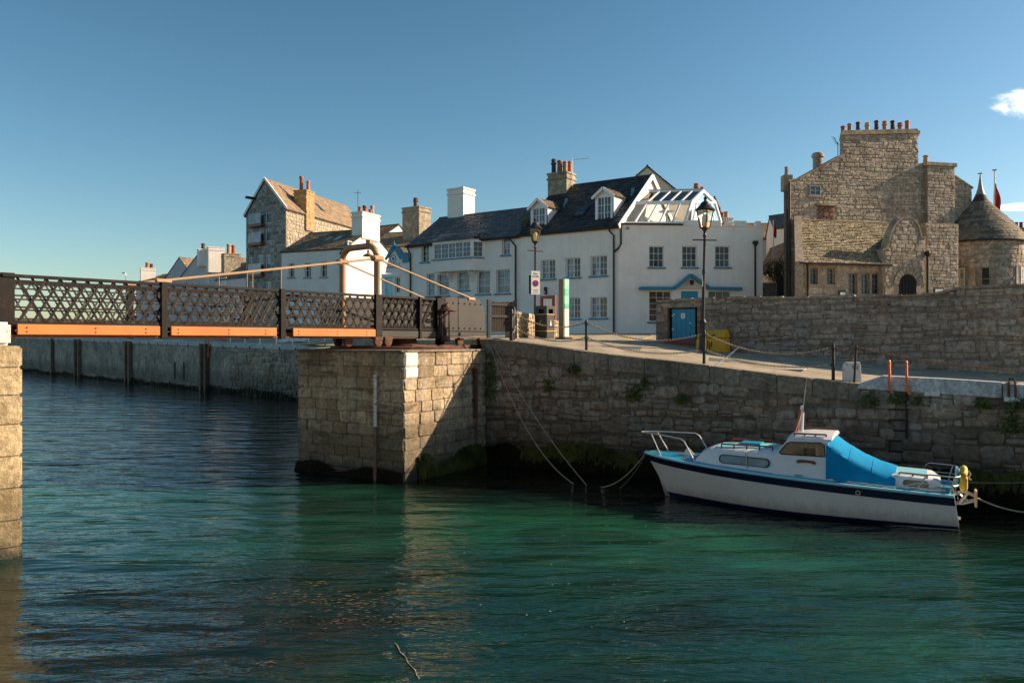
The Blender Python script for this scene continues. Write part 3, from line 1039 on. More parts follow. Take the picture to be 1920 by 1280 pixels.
edge_px = [(917.5, 633.4), (1011, 647.5), (1077, 657), (1161, 668), (1240, 676), (1340, 688), (1444, 702.5), (1560, 715.6), (1610, 721), (1760, 730), (1920, 741), (2100, 757), (2400, 786)]
edge_uz = [(0.0, 4.04)] + [FW.uz(*e) for e in edge_px]
ZE = pwl(edge_uz)                                          # quay edge height along the wall
base_px = [(1227, 640), (1316, 652), (1362, 659), (1500, 668), (1560, 673), (1730, 692), (1900, 701), (2100, 714), (2500, 735)]
ZB = pwl([FB.uz(*e) for e in base_px])                     # foot of the boundary wall
top_px = [(1227, 563), (1318, 557), (1560, 554), (1700, 551), (1792, 546), (1800, 537), (1915, 531), (2300, 520)]
ZT = pwl([FB.uz(*e) for e in top_px])

# ------------------------------------------------------------------ ground
rows = []
for x, y, z, bx, by in ((-14.6, 54.9, 3.75, -16, 64), (-9.5, 43, 3.9, -11, 60), (-3.2, 33.3, 4.02, -5, 56), (-1.25, 29.4, 4.05, -2, 53.5)):
    a, b = Vector((x, y, z)), Vector((bx, by, 4.5))
    rows.append([a, a.lerp(b, 0.3), a.lerp(b, 0.65), b, b + Vector((0, 12, 0.3))])
for px in (917.5, 960, 1011, 1077, 1161, 1200, 1226, 1240, 1300, 1340, 1400, 1444, 1500, 1560, 1610, 1690, 1760, 1840, 1920, 2100, 2400):
    u = FW.uz(px, 640)[0]
    e = FW.P(u, ZE(u), -0.42)
    if px < 1227:
        F2 = FMID if px < 970 else FLW
        u2 = F2.uz(px, 640)[0] if px < 1158 else FLW.L
        far = F2.P(u2, 4.46) if px < 1158 else Vector(((px - 960) / FPX * 45.9, 45.9, 4.46))
        p2 = e.lerp(far, (30.8 - e.y) / (far.y - e.y))
        p2.z = max(min(4.2, 4.0 + 0.12 * (1227 - px) / 300), e.z + 0.03)
        rows.append([e, e.lerp(p2, 0.5), p2, far, far + Vector((0, 12, 0.2))])
    else:
        u2 = FB.uz(px, 640)[0]
        b = FB.P(u2, ZB(u2))
        c = b + Vector((1.5, 12, 0))
        c.z = 4.4
        rows.append([e, e.lerp(b, 0.5), b, c, c + Vector((2, 18, 0.3))])
gm_ = MB()
nr = len(rows[0])
gm_.add([p for r in rows for p in r], [(i * nr + j, (i + 1) * nr + j, (i + 1) * nr + j + 1, i * nr + j + 1) for i in range(len(rows) - 1) for j in range(nr - 1)])
BVH = BVHTree.FromPolygons([Vector(v) for v in gm_.v], gm_.f)
tag(put('road', gm_, 'road', fix=False), kind='structure')

fr = []
for k in range(9):
    t = k / 8
    p = FQ.P(FQ.L * t, 0)
    ztop = 4.8 + (3.72 - 4.8) * t
    e = Vector((p.x, p.y, ztop)) + Vector((0.7, 0.75, 0)) * 0.3
    fr.append([e, e + Vector((8, 9, 0.5)), e + Vector((25, 40, 1.2)), e + Vector((120, 420, 4.2))])
fr.insert(0, [p + Vector((-200, 120, 0)) for p in fr[0]])
fgm = MB().add([p for r in fr for p in r], [(i * 4 + j, (i + 1) * 4 + j, (i + 1) * 4 + j + 1, i * 4 + j + 1) for i in range(len(fr) - 1) for j in range(3)])
tag(put('far_quay_ground', fgm, 'road', fix=False), kind='structure')
tag(put('land', MB().poly([(-30, 75, 4.0), (400, 62, 3.2), (700, 900, 7), (-200, 900, 7)]), 'road', fix=False), kind='structure')

# quay under the photographer, added unseen behind the camera to bounce sunlight
tag(put('unseen_quay', MB().box((0, -42, 0.2), (200, 79, 4.4)), 'road'), kind='structure')


def gp(px, py, dmax=200):
    """where the line of sight through a photo pixel meets the ground"""
    o = Vector((0, 0, H))
    h = BVH.ray_cast(o, W(px, py, 1) - o, dmax)
    return h[0]


def gz(x, y):
    h = BVH.ray_cast(Vector((x, y, 30)), Vector((0, 0, -1)))
    if h[0]:
        return h[0].z
    return ZE(((x - PC.x) * FW.t.x + (y - PC.y) * FW.t.y)) + 0.03


# ------------------------------------------------------------------ right quay wall
qw = thing('quay_wall', 'long dark rubble quay wall behind the blue boat, mossy, with a pale stone edge', 'quay wall', FW.P(0, 0))
wmb = MB()
us = [i * 0.5 for i in range(41)]
vs = []
for u in us:
    vs += [FW.P(u, -2.5), FW.P(u, ZE(u) - 0.02), FW.P(u, ZE(u) - 0.02, -0.5)]
wmb.add(vs, [(i * 3 + k, (i + 1) * 3 + k, (i + 1) * 3 + k + 1, i * 3 + k + 1) for i in range(len(us) - 1) for k in (0, 1)])
put('mortar_core', wmb, 'quay_mortar', qw, fix=False)
u_kerb = FW.uz(1612, 720)[0]
cells = layout(0.05, 20.0, -0.35, 4.0, (0.13, 0.36), (0.8, 2.6), split=0.3, wav=0.07)
stones(qw, FW, cells, 'quay_stone', 'quay_stone_small', dep=0.042, gap=0.017, inset=0.16, rnd=1.0, turn=0.05,
       inside=lambda u, z: z < ZE(u) - (0.52 if u < u_kerb else 0.12) and not (FW.uz(1664, 0)[0] < u < FW.uz(1704, 0)[0] and z > 0.7))
u = 0.02
while u < u_kerb - 0.1:
    w = min(R.uniform(0.85, 1.35), u_kerb - u)
    a, b = u + 0.004, u + w - 0.004
    ov = R.uniform(0.05, 0.075)
    mb = MB()
    mb.add([FW.P(uu, ZE(uu) + (R.uniform(0.02, 0.035) if zz else -0.46 + R.uniform(-0.03, 0.03)), oo) for oo in (ov, -0.55) for uu, zz in ((a, 0), (b, 0), (b, 1), (a, 1))],
           [(0, 1, 2, 3), (4, 7, 6, 5), (0, 4, 5, 1), (3, 2, 6, 7), (0, 3, 7, 4), (1, 5, 6, 2)])
    put('coping_stone', mb, 'coping_stone', qw, bevel=0.014)
    u += w

# recessed ladder in the wall under the orange rails
ul0, ul1 = FW.uz(1664, 730)[0], FW.uz(1704, 730)[0]
ld = thing('quay_ladder', 'rusty rung ladder in the quay wall with two bright orange hand rails on top', 'ladder', FW.P((ul0 + ul1) / 2, 0))
for uu in (ul0 + 0.05, ul1 - 0.05):
    zk = ZE(uu)
    put('rail', MB().tube([FW.P(uu + 0.09, zk - 0.16, 0.13), FW.P(uu + 0.04, zk - 0.12, 0.15), FW.P(uu, zk - 0.05, 0.15), FW.P(uu, zk + 0.60, 0.11), FW.P(uu, zk + 0.66, 0.05), FW.P(uu, zk + 0.62, -0.02), FW.P(uu, zk + 0.28, -0.06)], 0.032, 8), 'bright_orange', ld, smooth=40)
    put('stile', MB().bar(FW.P(uu, 0.1, 0.0), FW.P(uu, zk - 0.06, 0.0), 0.05, 0.05), 'black_iron', ld)
for k in range(9):
    z = 0.35 + k * 0.27
    put('rung', MB().tube([FW.P(ul0 + 0.05, z, 0.02), FW.P(ul1 - 0.05, z, 0.02)], 0.022, 6), 'black_iron', ld)

# pale concrete kerb on the lower quay
kb = thing('concrete_kerb', 'long white painted concrete kerb along the quay edge past the orange rails', 'kerb', FW.P(u_kerb, ZE(u_kerb)))
kmb = MB()
kus = [u_kerb - 0.05, FW.uz(1655, 720)[0]] + [FW.uz(p_, 720)[0] for p_ in (1700, 1780, 1878)]
kh = [0.015, 0.27, 0.27, 0.28, 0.28]


def kerb_piece(us_, hs_):
    mb = MB()
    secs = []
    for uu, hh in zip(us_, hs_):
        z = ZE(uu)
        secs.append([FW.P(uu, z - 0.10, 0.085), FW.P(uu, z + hh, 0.055), FW.P(uu, z + hh, -0.5), FW.P(uu, z - 0.10, -0.5)])
    return mb.loft(secs)


put('kerb_length', kerb_piece(kus, kh), 'kerb_concrete', kb, bevel=0.012)
k2 = [FW.uz(p_, 720)[0] for p_ in (1879, 1960, 2060, 2200)]
put('kerb_length', kerb_piece([k2[0] + 0.015] + k2[1:], [0.26] * 4), 'kerb_concrete', kb, bevel=0.012)
for px in (1748, 1897):
    uu, z = FW.uz(px, 735)[0], 0
    z = ZE(uu)
    put('plate', fbox(MB(), FW, uu - 0.17, uu + 0.17, z - 0.17, z - 0.06, 0.02, 0.14), 'worn_white', kb, bevel=0.01)
uu = FW.uz(1897, 720)[0]
mr = thing('mooring_hoop', 'rusty iron mooring hoop standing on the white kerb', 'mooring ring', FW.P(uu, ZE(uu) + 0.28, -0.1))
put('hoop', MB().tube([FW.P(uu + dx, ZE(uu) + dz, o) for dx, dz, o in ((-0.07, -0.05, 0.10), (-0.07, 0.28, 0.07), (-0.05, 0.38, 0.0), (0.05, 0.38, 0.0), (0.07, 0.28, 0.07), (0.07, -0.05, 0.10))], 0.026, 6), 'rust_steel', mr, smooth=40)
put('base_plate', fbox(MB(), FW, uu - 0.12, uu + 0.12, ZE(uu) + 0.275, ZE(uu) + 0.295, -0.16, 0.05), 'rust_steel', mr)

# ------------------------------------------------------------------ bridge pier
pr = thing('bridge_pier', 'squared stone pier carrying the swing bridge, one face sunlit, one in shade', 'pier', (PP.x, PP.y, 0))
mb = MB()
PB1, PB2, PB3 = Vector((-9.5, 43)), Vector((-3.2, 33.3)), Vector((-1.25, 29.4))
ring = [PL, PP, PC, PB3, PB2, PB1]
for a, b in zip(ring, ring[1:] + ring[:1]):
    mb.poly([V3(a, -2.5), V3(b, -2.5), V3(b, 3.70), V3(a, 3.70)])
put('mortar_core', mb, 'quay_mortar', pr, fix=False)
prow = [3.70 - 0.42]
while prow[-1] > -0.4:
    prow.append(prow[-1] - R.uniform(0.30, 0.37))
prow.reverse()
cells_l, cells_r = [], []
for zi, (z0, z1) in enumerate(zip(prow, prow[1:] + [3.70])):
    for F_, cs, hw in ((FPL, cells_l, (0.42, 0.85)), (FPR, cells_r, (0.5, 1.05))):
        u = 0.0
        while u < F_.L - 0.01:
            w = R.uniform(*hw) * (1.25 if z1 == 3.70 else 1)
            if F_.L - u - w < 0.3:
                w = F_.L - u
            if not (F_ is FPR and u == 0 and z0 > 2.9):
                cs.append((u + w / 2, (z0 + z1) / 2, w, z1 - z0))
            else:
                w = 0.62
                o_ = put('stone', fbox(MB(), FPR, 0.0, 0.60, z0 + 0.01, z1 - 0.01, -0.1, 0.075), 'worn_white', pr, bevel=0.03)
                o_['label'] = 'white painted corner stone'
            u += w
stones(pr, FPL, cells_l, 'pier_stone', 'pier_stone_small', dep=0.028, gap=0.008, limit=150, inset=0.06, rnd=0.55, turn=0.006)
stones(pr, FPR, cells_r, 'pier_stone', 'pier_stone_small', dep=0.028, gap=0.008, limit=150, inset=0.06, rnd=0.55, turn=0.006)
mb = MB()
pts = [FPL.P(-0.02, 0, 0.09), FPL.P(FPL.L, 0, 0.09), FPR.P(0.05, 0, 0.09), FPR.P(FPR.L - 0.1, 0, 0.09)] + [V3(p, 0) for p in (PB3, PB2, PB1)]
mb.prism([Vector((p.x, p.y, 3.70)) for p in pts], (0, 0, 0.055))
put('pier_deck', mb, 'coping_stone', pr)
# step up from the pier deck to the road
mb = MB()
for a, b in ((PC, PB3), (PB3, PB2), (PB2, PB1)):
    d_ = Vector((b - a)).normalized()
    n_ = Vector((d_.y, -d_.x)) * 0.3
    mb.add([V3(p, z) for z in (3.6, 4.07) for p in (a, b, b + n_, a + n_)], [(0, 1, 2, 3), (4, 7, 6, 5), (0, 4, 5, 1), (1, 5, 6, 2), (2, 6, 7, 3), (3, 7, 4, 0)])
put('upper_step', mb, 'coping_stone', pr)

gu = FPL.uz(709, 702)[0]
gu2 = FPL.uz(703, 880)[0]
tg = thing('tide_gauge', 'tall thin tide gauge board on the shaded pier face, white above, rusty below', 'tide gauge', FPL.P(gu, 0.2, 0.1))
z_t = FPL.uz(709, 702)[1]
put('upper_board', MB().bar(FPL.P(gu, 1.55, 0.12), FPL.P(gu, z_t, 0.12), 0.10, 0.05, up=Vector((FPL.n.x, FPL.n.y, 0))), 'worn_white', tg)
put('lower_board', MB().bar(FPL.P(gu, -0.1, 0.12), FPL.P(gu, 1.54, 0.12), 0.10, 0.05, up=Vector((FPL.n.x, FPL.n.y, 0))), 'fender_timber', tg)
mb = MB()
for k in range(13):
    z = z_t - 0.08 - k * 0.11
    fbox(mb, FPL, gu - 0.045, gu + (0.0 if k % 2 else -0.015), z - 0.012, z + 0.012, 0.146, 0.150)
put('scale_marks', mb, 'sign_ink', tg)
pu = FPR.uz(886, 690)[0]
pp_ = thing('iron_pipe', 'rusty iron pipe fixed to the pier by the wall corner', 'pipe', FPR.P(pu, 0.8, 0.12))
put('pipe', MB().tube([FPR.P(pu, FPR.uz(886, 784)[1], 0.13), FPR.P(pu, FPR.uz(886, 694)[1], 0.13), FPR.P(pu - 0.05, FPR.uz(886, 690)[1], 0.08)], 0.065, 8), 'rust_steel', pp_, smooth=40)
put('rod', MB().tube([FPR.P(pu + 0.1, 0.7, 0.1), FPR.P(pu + 0.06, FPR.uz(886, 784)[1], 0.12)], 0.022, 6), 'fender_timber', pp_)
for zz in (2.1, 3.1):
    put('bracket', fbox(MB(), FPR, pu - 0.1, pu + 0.1, zz, zz + 0.05, 0.02, 0.2), 'rust_steel', pp_)

# ------------------------------------------------------------------ near pier at the left of the bridge
FN = Fac((-12.6, 11.55), (-9.2, 14.95))
npz = 3.92
npier = thing('bridge_abutment', 'sunlit block pier under the near end of the bridge, painted white on top', 'pier', FN.P(FN.L, 0))
c_, d_ = Vector((-9.2, 14.95)), Vector((-12.6, 18.3))
put('core', MB().prism([V3(p, -2.5) for p in (FN.A, c_, d_, d_ - Vector((3.4, 3.4)))], (0, 0, 2.5 + npz)), 'quay_mortar', npier)
z = -0.3
cs = []
rowz = []
while z < npz - 0.05:
    h = min(R.uniform(0.48, 0.60), npz - z)
    u = 0 if len(rowz) % 2 else -0.5
    while u < FN.L - 0.05:
        w = R.uniform(0.95, 1.3)
        if FN.L - u - w < 0.4:
            w = FN.L - u
        cs.append((u + w / 2, z + h / 2, w, h))
        u += w
    rowz.append(z)
    z += h
for u, z, w, h in cs:
    o_ = put('stone', fbox(MB(), FN, u - w / 2 + 0.004, min(u + w / 2 - 0.004, FN.L + 0.03), z - h / 2 + 0.004, z + h / 2 - 0.004, -0.15, 0.05 + R.uniform(0, 0.012)), 'pillar_stone', npier, bevel=0.018)
FN2 = Fac(c_, d_)
for z0, z1 in zip(rowz, rowz[1:] + [npz]):
    fb_ = MB()
    n_ = Vector((0.707, 0.707)) * 0.05
    a_, b_ = c_ + n_ - Vector((0.01, -0.01)), d_ + n_
    fb_.prism([V3(p, z0 + 0.012) for p in (a_, b_, b_ - n_ * 4, a_ - n_ * 4)], (0, 0, z1 - z0 - 0.024))
    put('stone', fb_, 'pillar_stone', npier, bevel=0.03)
for k in range(3):
    w = FN.L / 3
    put('cap_stone', fbox(MB(), FN, k * w + 0.01, (k + 1) * w - 0.01 - (0.12 if k == 2 else 0), npz + 0.005, npz + 0.44, -1.2, -0.02), 'worn_white', npier, bevel=0.05)

# ------------------------------------------------------------------ far quay
fq = thing('far_quay_wall', 'long streaked concrete quay wall in shade beyond the bridge, dark weed at its foot', 'quay wall', FQ.P(FQ.L, 0))
FQ2 = Fac(FQ.A, FQ.A + FQ.t * (FQ.L + 7))
zq = lambda u: 4.8 + (3.72 - 4.8) * u / FQ.L
mb = MB()
us = [FQ2.L * i / 40 for i in range(41)]
vs = []
for u in us:
    vs += [FQ2.P(u, -2.5), FQ2.P(u, zq(u) - 0.32), FQ2.P(u, zq(u) - 0.32, -1)]
mb.add(vs, [(i * 3 + k, (i + 1) * 3 + k, (i + 1) * 3 + k + 1, i * 3 + k + 1) for i in range(40) for k in (0, 1)])
put('wall_face', mb, 'far_quay_concrete', fq, fix=False)
n = 26
for i in range(n):
    a, b = FQ2.L * i / n + 0.02, FQ2.L * (i + 1) / n - 0.02
    mb = MB().loft([[FQ2.P(u, zq(u) - 0.32, 0.10), FQ2.P(u, zq(u) + 0.06, 0.10), FQ2.P(u, zq(u) + 0.06, -0.6), FQ2.P(u, zq(u) - 0.32, -0.6)] for u in (a, b)])
    put('kerb_stone', mb, 'kerb_concrete', fq, bevel=0.02)
for px, wd in ((101, 0.35), (145, 0.3), (152, 0.3), (240, 0.3), (247, 0.34), (382, 0.3), (391, 0.36)):
    u = FQ.uz(px, 660)[0]
    put('fender', MB().bar(FQ.P(u, -0.4, 0.2), FQ.P(u, zq(u) - 0.1, 0.2), wd, 0.3, up=Vector((FQ.n.x, FQ.n.y, 0))), 'fender_timber', fq)
for px in (328, 345):
    u = FQ.uz(px, 690)[0]
    put('slot', fbox(MB(), FQ, u - 0.16, u + 0.16, 0.7, 2.2, -0.05, 0.012), 'shadow_void', fq)
# far rubble end of the far quay
u0 = FQ.uz(430, 690)[0]
mb = MB()
rubble(mb, FQ2, layout(u0, FQ2.L, 0.3, 3.3, (0.25, 0.42), (1.1, 2.2), wav=0.05), 0.06, 0.05, inside=lambda u, z: z < zq(u) - 0.45)
put('rubble_stones', mb, 'quay_stone_small', fq, kind='stuff', fix=False)
# drain holes under the kerb
mb = MB()
k = 0
u = 3.0
while u < FQ.L:
    fbox(mb, FQ, u - 0.09, u + 0.09, zq(u) - 0.34, zq(u) - 0.16, 0.0, 0.106)
    u += 2.3
put('drain_holes', mb, 'shadow_void', fq, kind='stuff')


def weed_fringe(name, F, u0, u1, z0, z1, n, m, label, o=0.12):
    mb = MB()
    for _ in range(n):
        u = R.uniform(u0, u1)
        k = noise.noise(Vector((u * 0.9, 3.7, 0))) * 0.6 + 0.5
        zt = z0 + (z1 - z0) * max(0.1, k) * R.uniform(0.2, 1.05)
        l = R.uniform(0.15, 0.4)
        w = R.uniform(0.03, 0.08)
        a = F.P(u, zt, o * R.uniform(0.5, 1))
        b = F.P(u + R.gauss(0, 0.05), zt - l, o * R.uniform(0.7, 1.3))
        t = Vector((F.t.x, F.t.y, 0)) * w
        mb.add([a - t, a + t, b + t * 0.4, b - t * 0.4], [(0, 1, 2, 3)], R.random())
    return tag(put(name, mb, m, fix=False), label, 'seaweed', kind='stuff')


weed_fringe('seaweed', FW, 0.1, 19.5, 0.1, 1.0, 4200, 'seaweed', 'dark brown seaweed hanging along the foot of the right quay wall')
weed_fringe('seaweed', FQ, 2, FQ.L, 0.05, 0.75, 2600, 'seaweed', 'black seaweed along the foot of the far quay wall', 0.3)
weed_fringe('seaweed', FPL, 0, FPL.L, 0.0, 0.55, 900, 'seaweed', 'black seaweed around the foot of the shaded pier face')
weed_fringe('green_weed', FPR, 0.6, FPR.L, 0.15, 1.0, 1100, 'seaweed_green', 'olive green weed low in the corner between pier and quay wall')
weed_fringe('green_weed', FW, 1.4, 5.2, 0.45, 1.15, 700, 'seaweed_green', 'olive weed ledge low on the quay wall left of the boat')
weed_fringe('green_weed', FW, 13.6, 16.5, 0.5, 1.05, 500, 'seaweed_green', 'olive weed low on the quay wall right of the boat')

# ------------------------------------------------------------------ swing bridge
BR = thing('swing_bridge', 'black lattice sided swing footbridge with orange kerb beams and a tan portal frame', 'bridge', (-10.7, 17.2, 0), rz=math.atan2(0.766, 0.643))
FARY = 1.71
lat_h = 1.0
zb0 = 4.42
UPY = Vector((0, 1, 0))
for yy, nm in ((0, 'near'), (FARY, 'far')):
    s_ = -1 if yy == 0 else 1
    put('top_chord', MB().bar((-0.25, yy, 5.41), (13.1, yy, 5.41), 0.13, 0.07), 'bridge_black', BR, bevel=0.008)
    put('bottom_chord', MB().bar((-0.25, yy, 4.40), (13.1, yy, 4.40), 0.12, 0.06), 'bridge_black', BR)
    for k in range(4):
        z = zb0 + 0.07 + 0.25 * k
        put('rail_bar', MB().bar((0, yy, z), (12.8, yy, z), 0.012, 0.036), 'bridge_black', BR)
    run = lat_h / math.tan(rad(60))
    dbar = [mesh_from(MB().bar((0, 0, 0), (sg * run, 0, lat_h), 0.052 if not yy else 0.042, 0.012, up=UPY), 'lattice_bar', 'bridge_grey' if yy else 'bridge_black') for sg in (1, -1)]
    nb = int(12.75 / 0.29)
    for k in range(nb):
        for sg in (0, 1):
            x0 = 0.05 + k * 0.29
            x1 = x0 + (run if sg == 0 else -run)
            if x1 < -0.05 or x1 > 12.8:
                continue
            o = bpy.data.objects.new('lattice_bar', dbar[sg])
            link(o, BR)
            o.location = (x0, yy + (0.016 if sg else -0.016) * 1.0, zb0 - 0.03)
    for ux, w in ((3.26, 0.15), (6.64, 0.16), (10.1, 0.26), (11.87, 0.1), (12.78, 0.3)):
        put('post', MB().bar((ux, yy + s_ * 0.05, 4.08), (ux, yy + s_ * 0.05, 5.46), w, 0.12, up=UPY), 'bridge_black', BR, bevel=0.008)
    for a, b in ((0.02, 3.14), (3.42, 6.42), (6.95, 9.94)):
        kbm = put('kerb_beam', MB().bar((a, yy + s_ * 0.09, 4.262), (b, yy + s_ * 0.09, 4.262), 0.07, 0.225), 'bridge_orange', BR, bevel=0.008)
        bl = MB()
        for x in (a + 0.18, (a + b) / 2 + 0.05, b - 0.35):
            for z in (4.21, 4.30):
                bl.lathe([(0.018, -0.006), (0.018, 0.006)], (x, 0, 0), 8)
                for i in range(len(bl.v) - 16, len(bl.v)):
                    vx, vy, vz = bl.v[i]
                    bl.v[i] = (vx, yy + s_ * 0.128 + vz, z + vy)
        put('bolts', bl, 'black_iron', kbm)
    # edge girder under the truss and its bearers
    put('girder', MB().bar((-0.2, yy + s_ * 0.02, 4.12), (15.1, yy + s_ * 0.02, 4.12), 0.05, 0.05), 'rust_steel', BR)
    # solid plate behind the last lattice bay
    put('plate', MB().box((11.45, yy - s_ * 0.05, 4.9), (2.55, 0.02, 0.96)), 'bridge_grey', BR)
    put('lower_beam', MB().box((11.45, yy + s_ * 0.04, 4.24), (2.5, 0.06, 0.2)), 'bridge_grey', BR)
    # suspension rods
    zt = 6.58
    put('tie_rod', MB().tube([(10.1, yy, zt), (3.3, yy, 5.5)], 0.036, 8), 'tan_rod', BR, smooth=40)
    put('back_stay', MB().tube([(10.1, yy, zt), (14.4 if yy == 0 else 13.9, yy, 5.52)], 0.030, 8), 'tan_rod', BR, smooth=40)
    put('rod_clamp', MB().box((10.1, yy, zt), (0.42, 0.26, 0.17)), 'bridge_tan', BR, bevel=0.04)
    put('rod_anchor', MB().box((3.28, yy, 5.49), (0.4, 0.12, 0.1)), 'tan_rod', BR, bevel=0.02)
    put('rod_anchor', MB().box((14.4 if yy == 0 else 13.9, yy, 5.5), (0.36, 0.12, 0.1)), 'tan_rod', BR, bevel=0.02)
    for ux in (5.75, 6.64):
        z1 = 5.5 + (ux - 3.3) / 6.8 * (zt - 5.5)
        put('hanger', MB().tube([(ux, yy, 5.44), (ux, yy, z1)], 0.014, 6), 'tan_rod', BR)
put('deck', MB().box((6.4, FARY / 2, 4.30), (13.2, FARY - 0.16, 0.07)), 'dark_timber', BR)
for k in range(9):
    put('cross_beam', MB().box((0.4 + k * 1.6, FARY / 2, 4.17), (0.1, FARY, 0.14)), 'bridge_black', BR)
arc = [(10.1, 0, 4.1), (10.1, 0, 6.55)]
rr_ = 0.42
arc += [(10.1, rr_ - rr_ * math.cos(a), 6.58 + rr_ * math.sin(a)) for a in [math.pi / 2 * i / 6 for i in range(7)]]
arc += [(10.1, FARY - y, z) for _, y, z in reversed(arc)]
put('portal_frame', MB().tube(arc, 0.105, 12), 'bridge_tan', BR, smooth=40)
lp = put('portal_lamp', MB().lathe([(0.19, 0), (0.12, 0.06), (0.04, 0.10), (0.04, 0.2)], (10.1, 0.42, 6.68), 12), 'bridge_tan', BR, smooth=40)
put('portal_box', MB().box((10.1, 0.35, 7.13), (0.16, 0.2, 0.12)), 'bridge_tan', BR)
# counterweight box behind the pivot
cw = put('counterweight', MB().prism([(13.1, -0.02, 4.36), (15.1, -0.02, 4.36), (15.1, -0.02, 5.2), (14.8, -0.02, 5.5), (13.1, -0.02, 5.5)], (0, FARY + 0.04, 0)), 'bridge_grey', BR, bevel=0.012)
rv = MB()
for x in [13.2 + 0.28 * i for i in range(7)]:
    for z in (4.46, 5.32):
        rv.box((x, -0.03, z), (0.045, 0.03, 0.045))
put('rivets', rv, 'bridge_black', cw)
put('seam', MB().box((13.72, -0.025, 4.93), (0.012, 0.012, 1.1)), 'bridge_black', cw)
put('edge_strip', MB().box((14.1, -0.03, 4.26), (1.98, 0.05, 0.13)), 'bridge_grey', cw)
put('lower_strip', MB().box((14.1, -0.01, 4.345), (2.0, 0.05, 0.03)), 'bridge_black', cw)
# winding gear between lattice and counterweight
wg = put('winding_post', MB().box((12.98, 0.1, 4.65), (0.2, 0.3, 1.75)), 'bridge_black', BR)
put('hand_wheel', MB().tube([(12.98 + 0.36 * math.cos(a), -0.18 + 0.36 * math.sin(a), 5.04) for a in [2 * math.pi * i / 20 for i in range(20)]], 0.028, 6, closed=True), 'rust_steel', wg, smooth=40)
put('gear', MB().lathe([(0.16, 0), (0.2, 0.03), (0.2, 0.1), (0.1, 0.13), (0.07, 0.26)], (12.98, -0.18, 5.02), 12), 'rust_steel', wg, smooth=40)
for x in (12.78, 13.12):
    put('shaft', MB().tube([(x, -0.17, 4.0), (x, -0.17, 5.0)], 0.026, 6), 'rust_steel', wg)
put('bevel_gear', MB().lathe([(0.05, 0), (0.16, 0.03), (0.16, 0.12), (0.06, 0.2)], (12.95, -0.17, 4.0), 12), 'rust_steel', wg, smooth=40)
# near end cheek plates
for yy in (-0.03, FARY + 0.03):
    pts = [(-0.75, yy, 4.0), (0.0, yy, 4.0), (0.0, yy, 5.47)] + [(-0.25 - 0.5 * math.sin(a), yy, 4.97 + 0.5 * math.cos(a)) for a in [math.pi / 2 * i / 5 for i in range(6)]]
    put('cheek_plate', MB().prism(pts, (0, 0.06, 0)), 'bridge_black', BR)
# pivot, roller carriage
put('pivot_base', MB().lathe([(0.9, 3.75), (0.9, 3.9), (0.5, 3.95), (0.5, 4.1)], (11.9, FARY / 2, 0), 24), 'rust_steel', BR, smooth=40)
for x, yy in ((10.0, -0.15), (10.35, -0.2), (10.0, FARY + 0.1), (9.2, 0.3), (13.9, 0.1), (14.9, 0.0)):
    w_ = put('roller', MB().lathe([(0.13, -0.06), (0.15, -0.05), (0.15, 0.05), (0.13, 0.06)], (0, 0, 0), 14), 'rust_steel', BR, smooth=40)
    w_.location = (x, yy, 3.99)
    w_.rotation_euler = (rad(90), 0, 0)
    put('bracket', MB().box((x, yy, 4.09), (0.3, 0.16, 0.1)), 'rust_steel', w_.parent)
tr = thing('turntable_rail', 'curved rusty steel rail that the bridge rollers run on, set on the pier', 'rail', BR.location + Matrix.Rotation(BR.rotation_euler.z, 3, 'Z') @ Vector((11.9, FARY / 2, 3.755)), rz=BR.rotation_euler.z)
put('ring_rail', MB().tube([(2.3 * math.cos(a), 2.3 * math.sin(a), 0.05) for a in [2 * math.pi * i / 40 for i in range(40)]], 0.05, 6, closed=True), 'rust_steel', tr)
put('ring_plate', MB().lathe([(2.05, 0), (2.05, 0.03), (2.5, 0.03), (2.5, 0)], (0, 0, 0.0), 40), 'rust_steel', tr)
put('straight_rail', MB().bar((-1.2, -1.75, 0.07), (3.2, -1.2, 0.07), 0.12, 0.12), 'rust_steel', tr)


# ------------------------------------------------------------------ white corner house
WH = thing('corner_house', 'large white rendered corner house with blue sills, two dormers and a roof conservatory', 'house', (K.x, K.y, 4.45))
zeL, zrL = 10.62, 14.17
hl = [FLW.rect(*r) for r in ((1014, 487, 1041, 523), (1060, 483, 1088, 520), (1107, 479, 1138, 517), (1015, 558, 1042, 598), (1061, 558, 1088, 597), (1107, 557, 1138, 596))]
gabled(WH, FLW.A, FLW.B, BW * 8.64, 3.9, zeL, zrL, 'x', 'white_render', 'dark_slate', holes=hl, rev=0.2, ov=0.2)
for r in hl:
    window(WH, FLW, r, 4, 3, 'white_paint', ('curtain_glass', 'glass_dark'), 0.2, sill='blue_paint', mull=2)
put('gutter', MB().tube([FLW.P(-0.1, zeL - 0.02, 0.26), FLW.P(FLW.L + 0.1, zeL - 0.02, 0.26)], 0.06, 6), 'black_iron', WH)
put('fascia', fbox(MB(), FLW, -0.02, FLW.L + 0.0, zeL - 0.22, zeL - 0.05, 0.004, 0.06), 'white_paint', WH)
zf = 10.73
B2 = Vector((14.65, 46.74))
hr = [FRW.rect(*r) for r in ((1217, 461, 1245, 501), (1279, 461, 1307, 501), (1341, 461, 1369, 501))]
hb = [FRW.rect(1217, 545, 1259, 603), FRW.rect(1328, 545, 1371, 603), FRW.rect(1277, 546, 1309, 612)]
w = MB()
holed(w, FRW, 0, FRW.L, 3.9, zf, hr + hb, 0.16)
FRB = Fac(B2, B2 + Vector((0.4, 9)))
holed(w, FRB, 0, FRB.L, 3.9, zf)
w.poly([V3(K, zf - 0.12), V3(B2, zf - 0.12), V3(B2 + Vector((0.4, 9)), zf - 0.12), V3(K + BW * 8.6, zf - 0.12)])
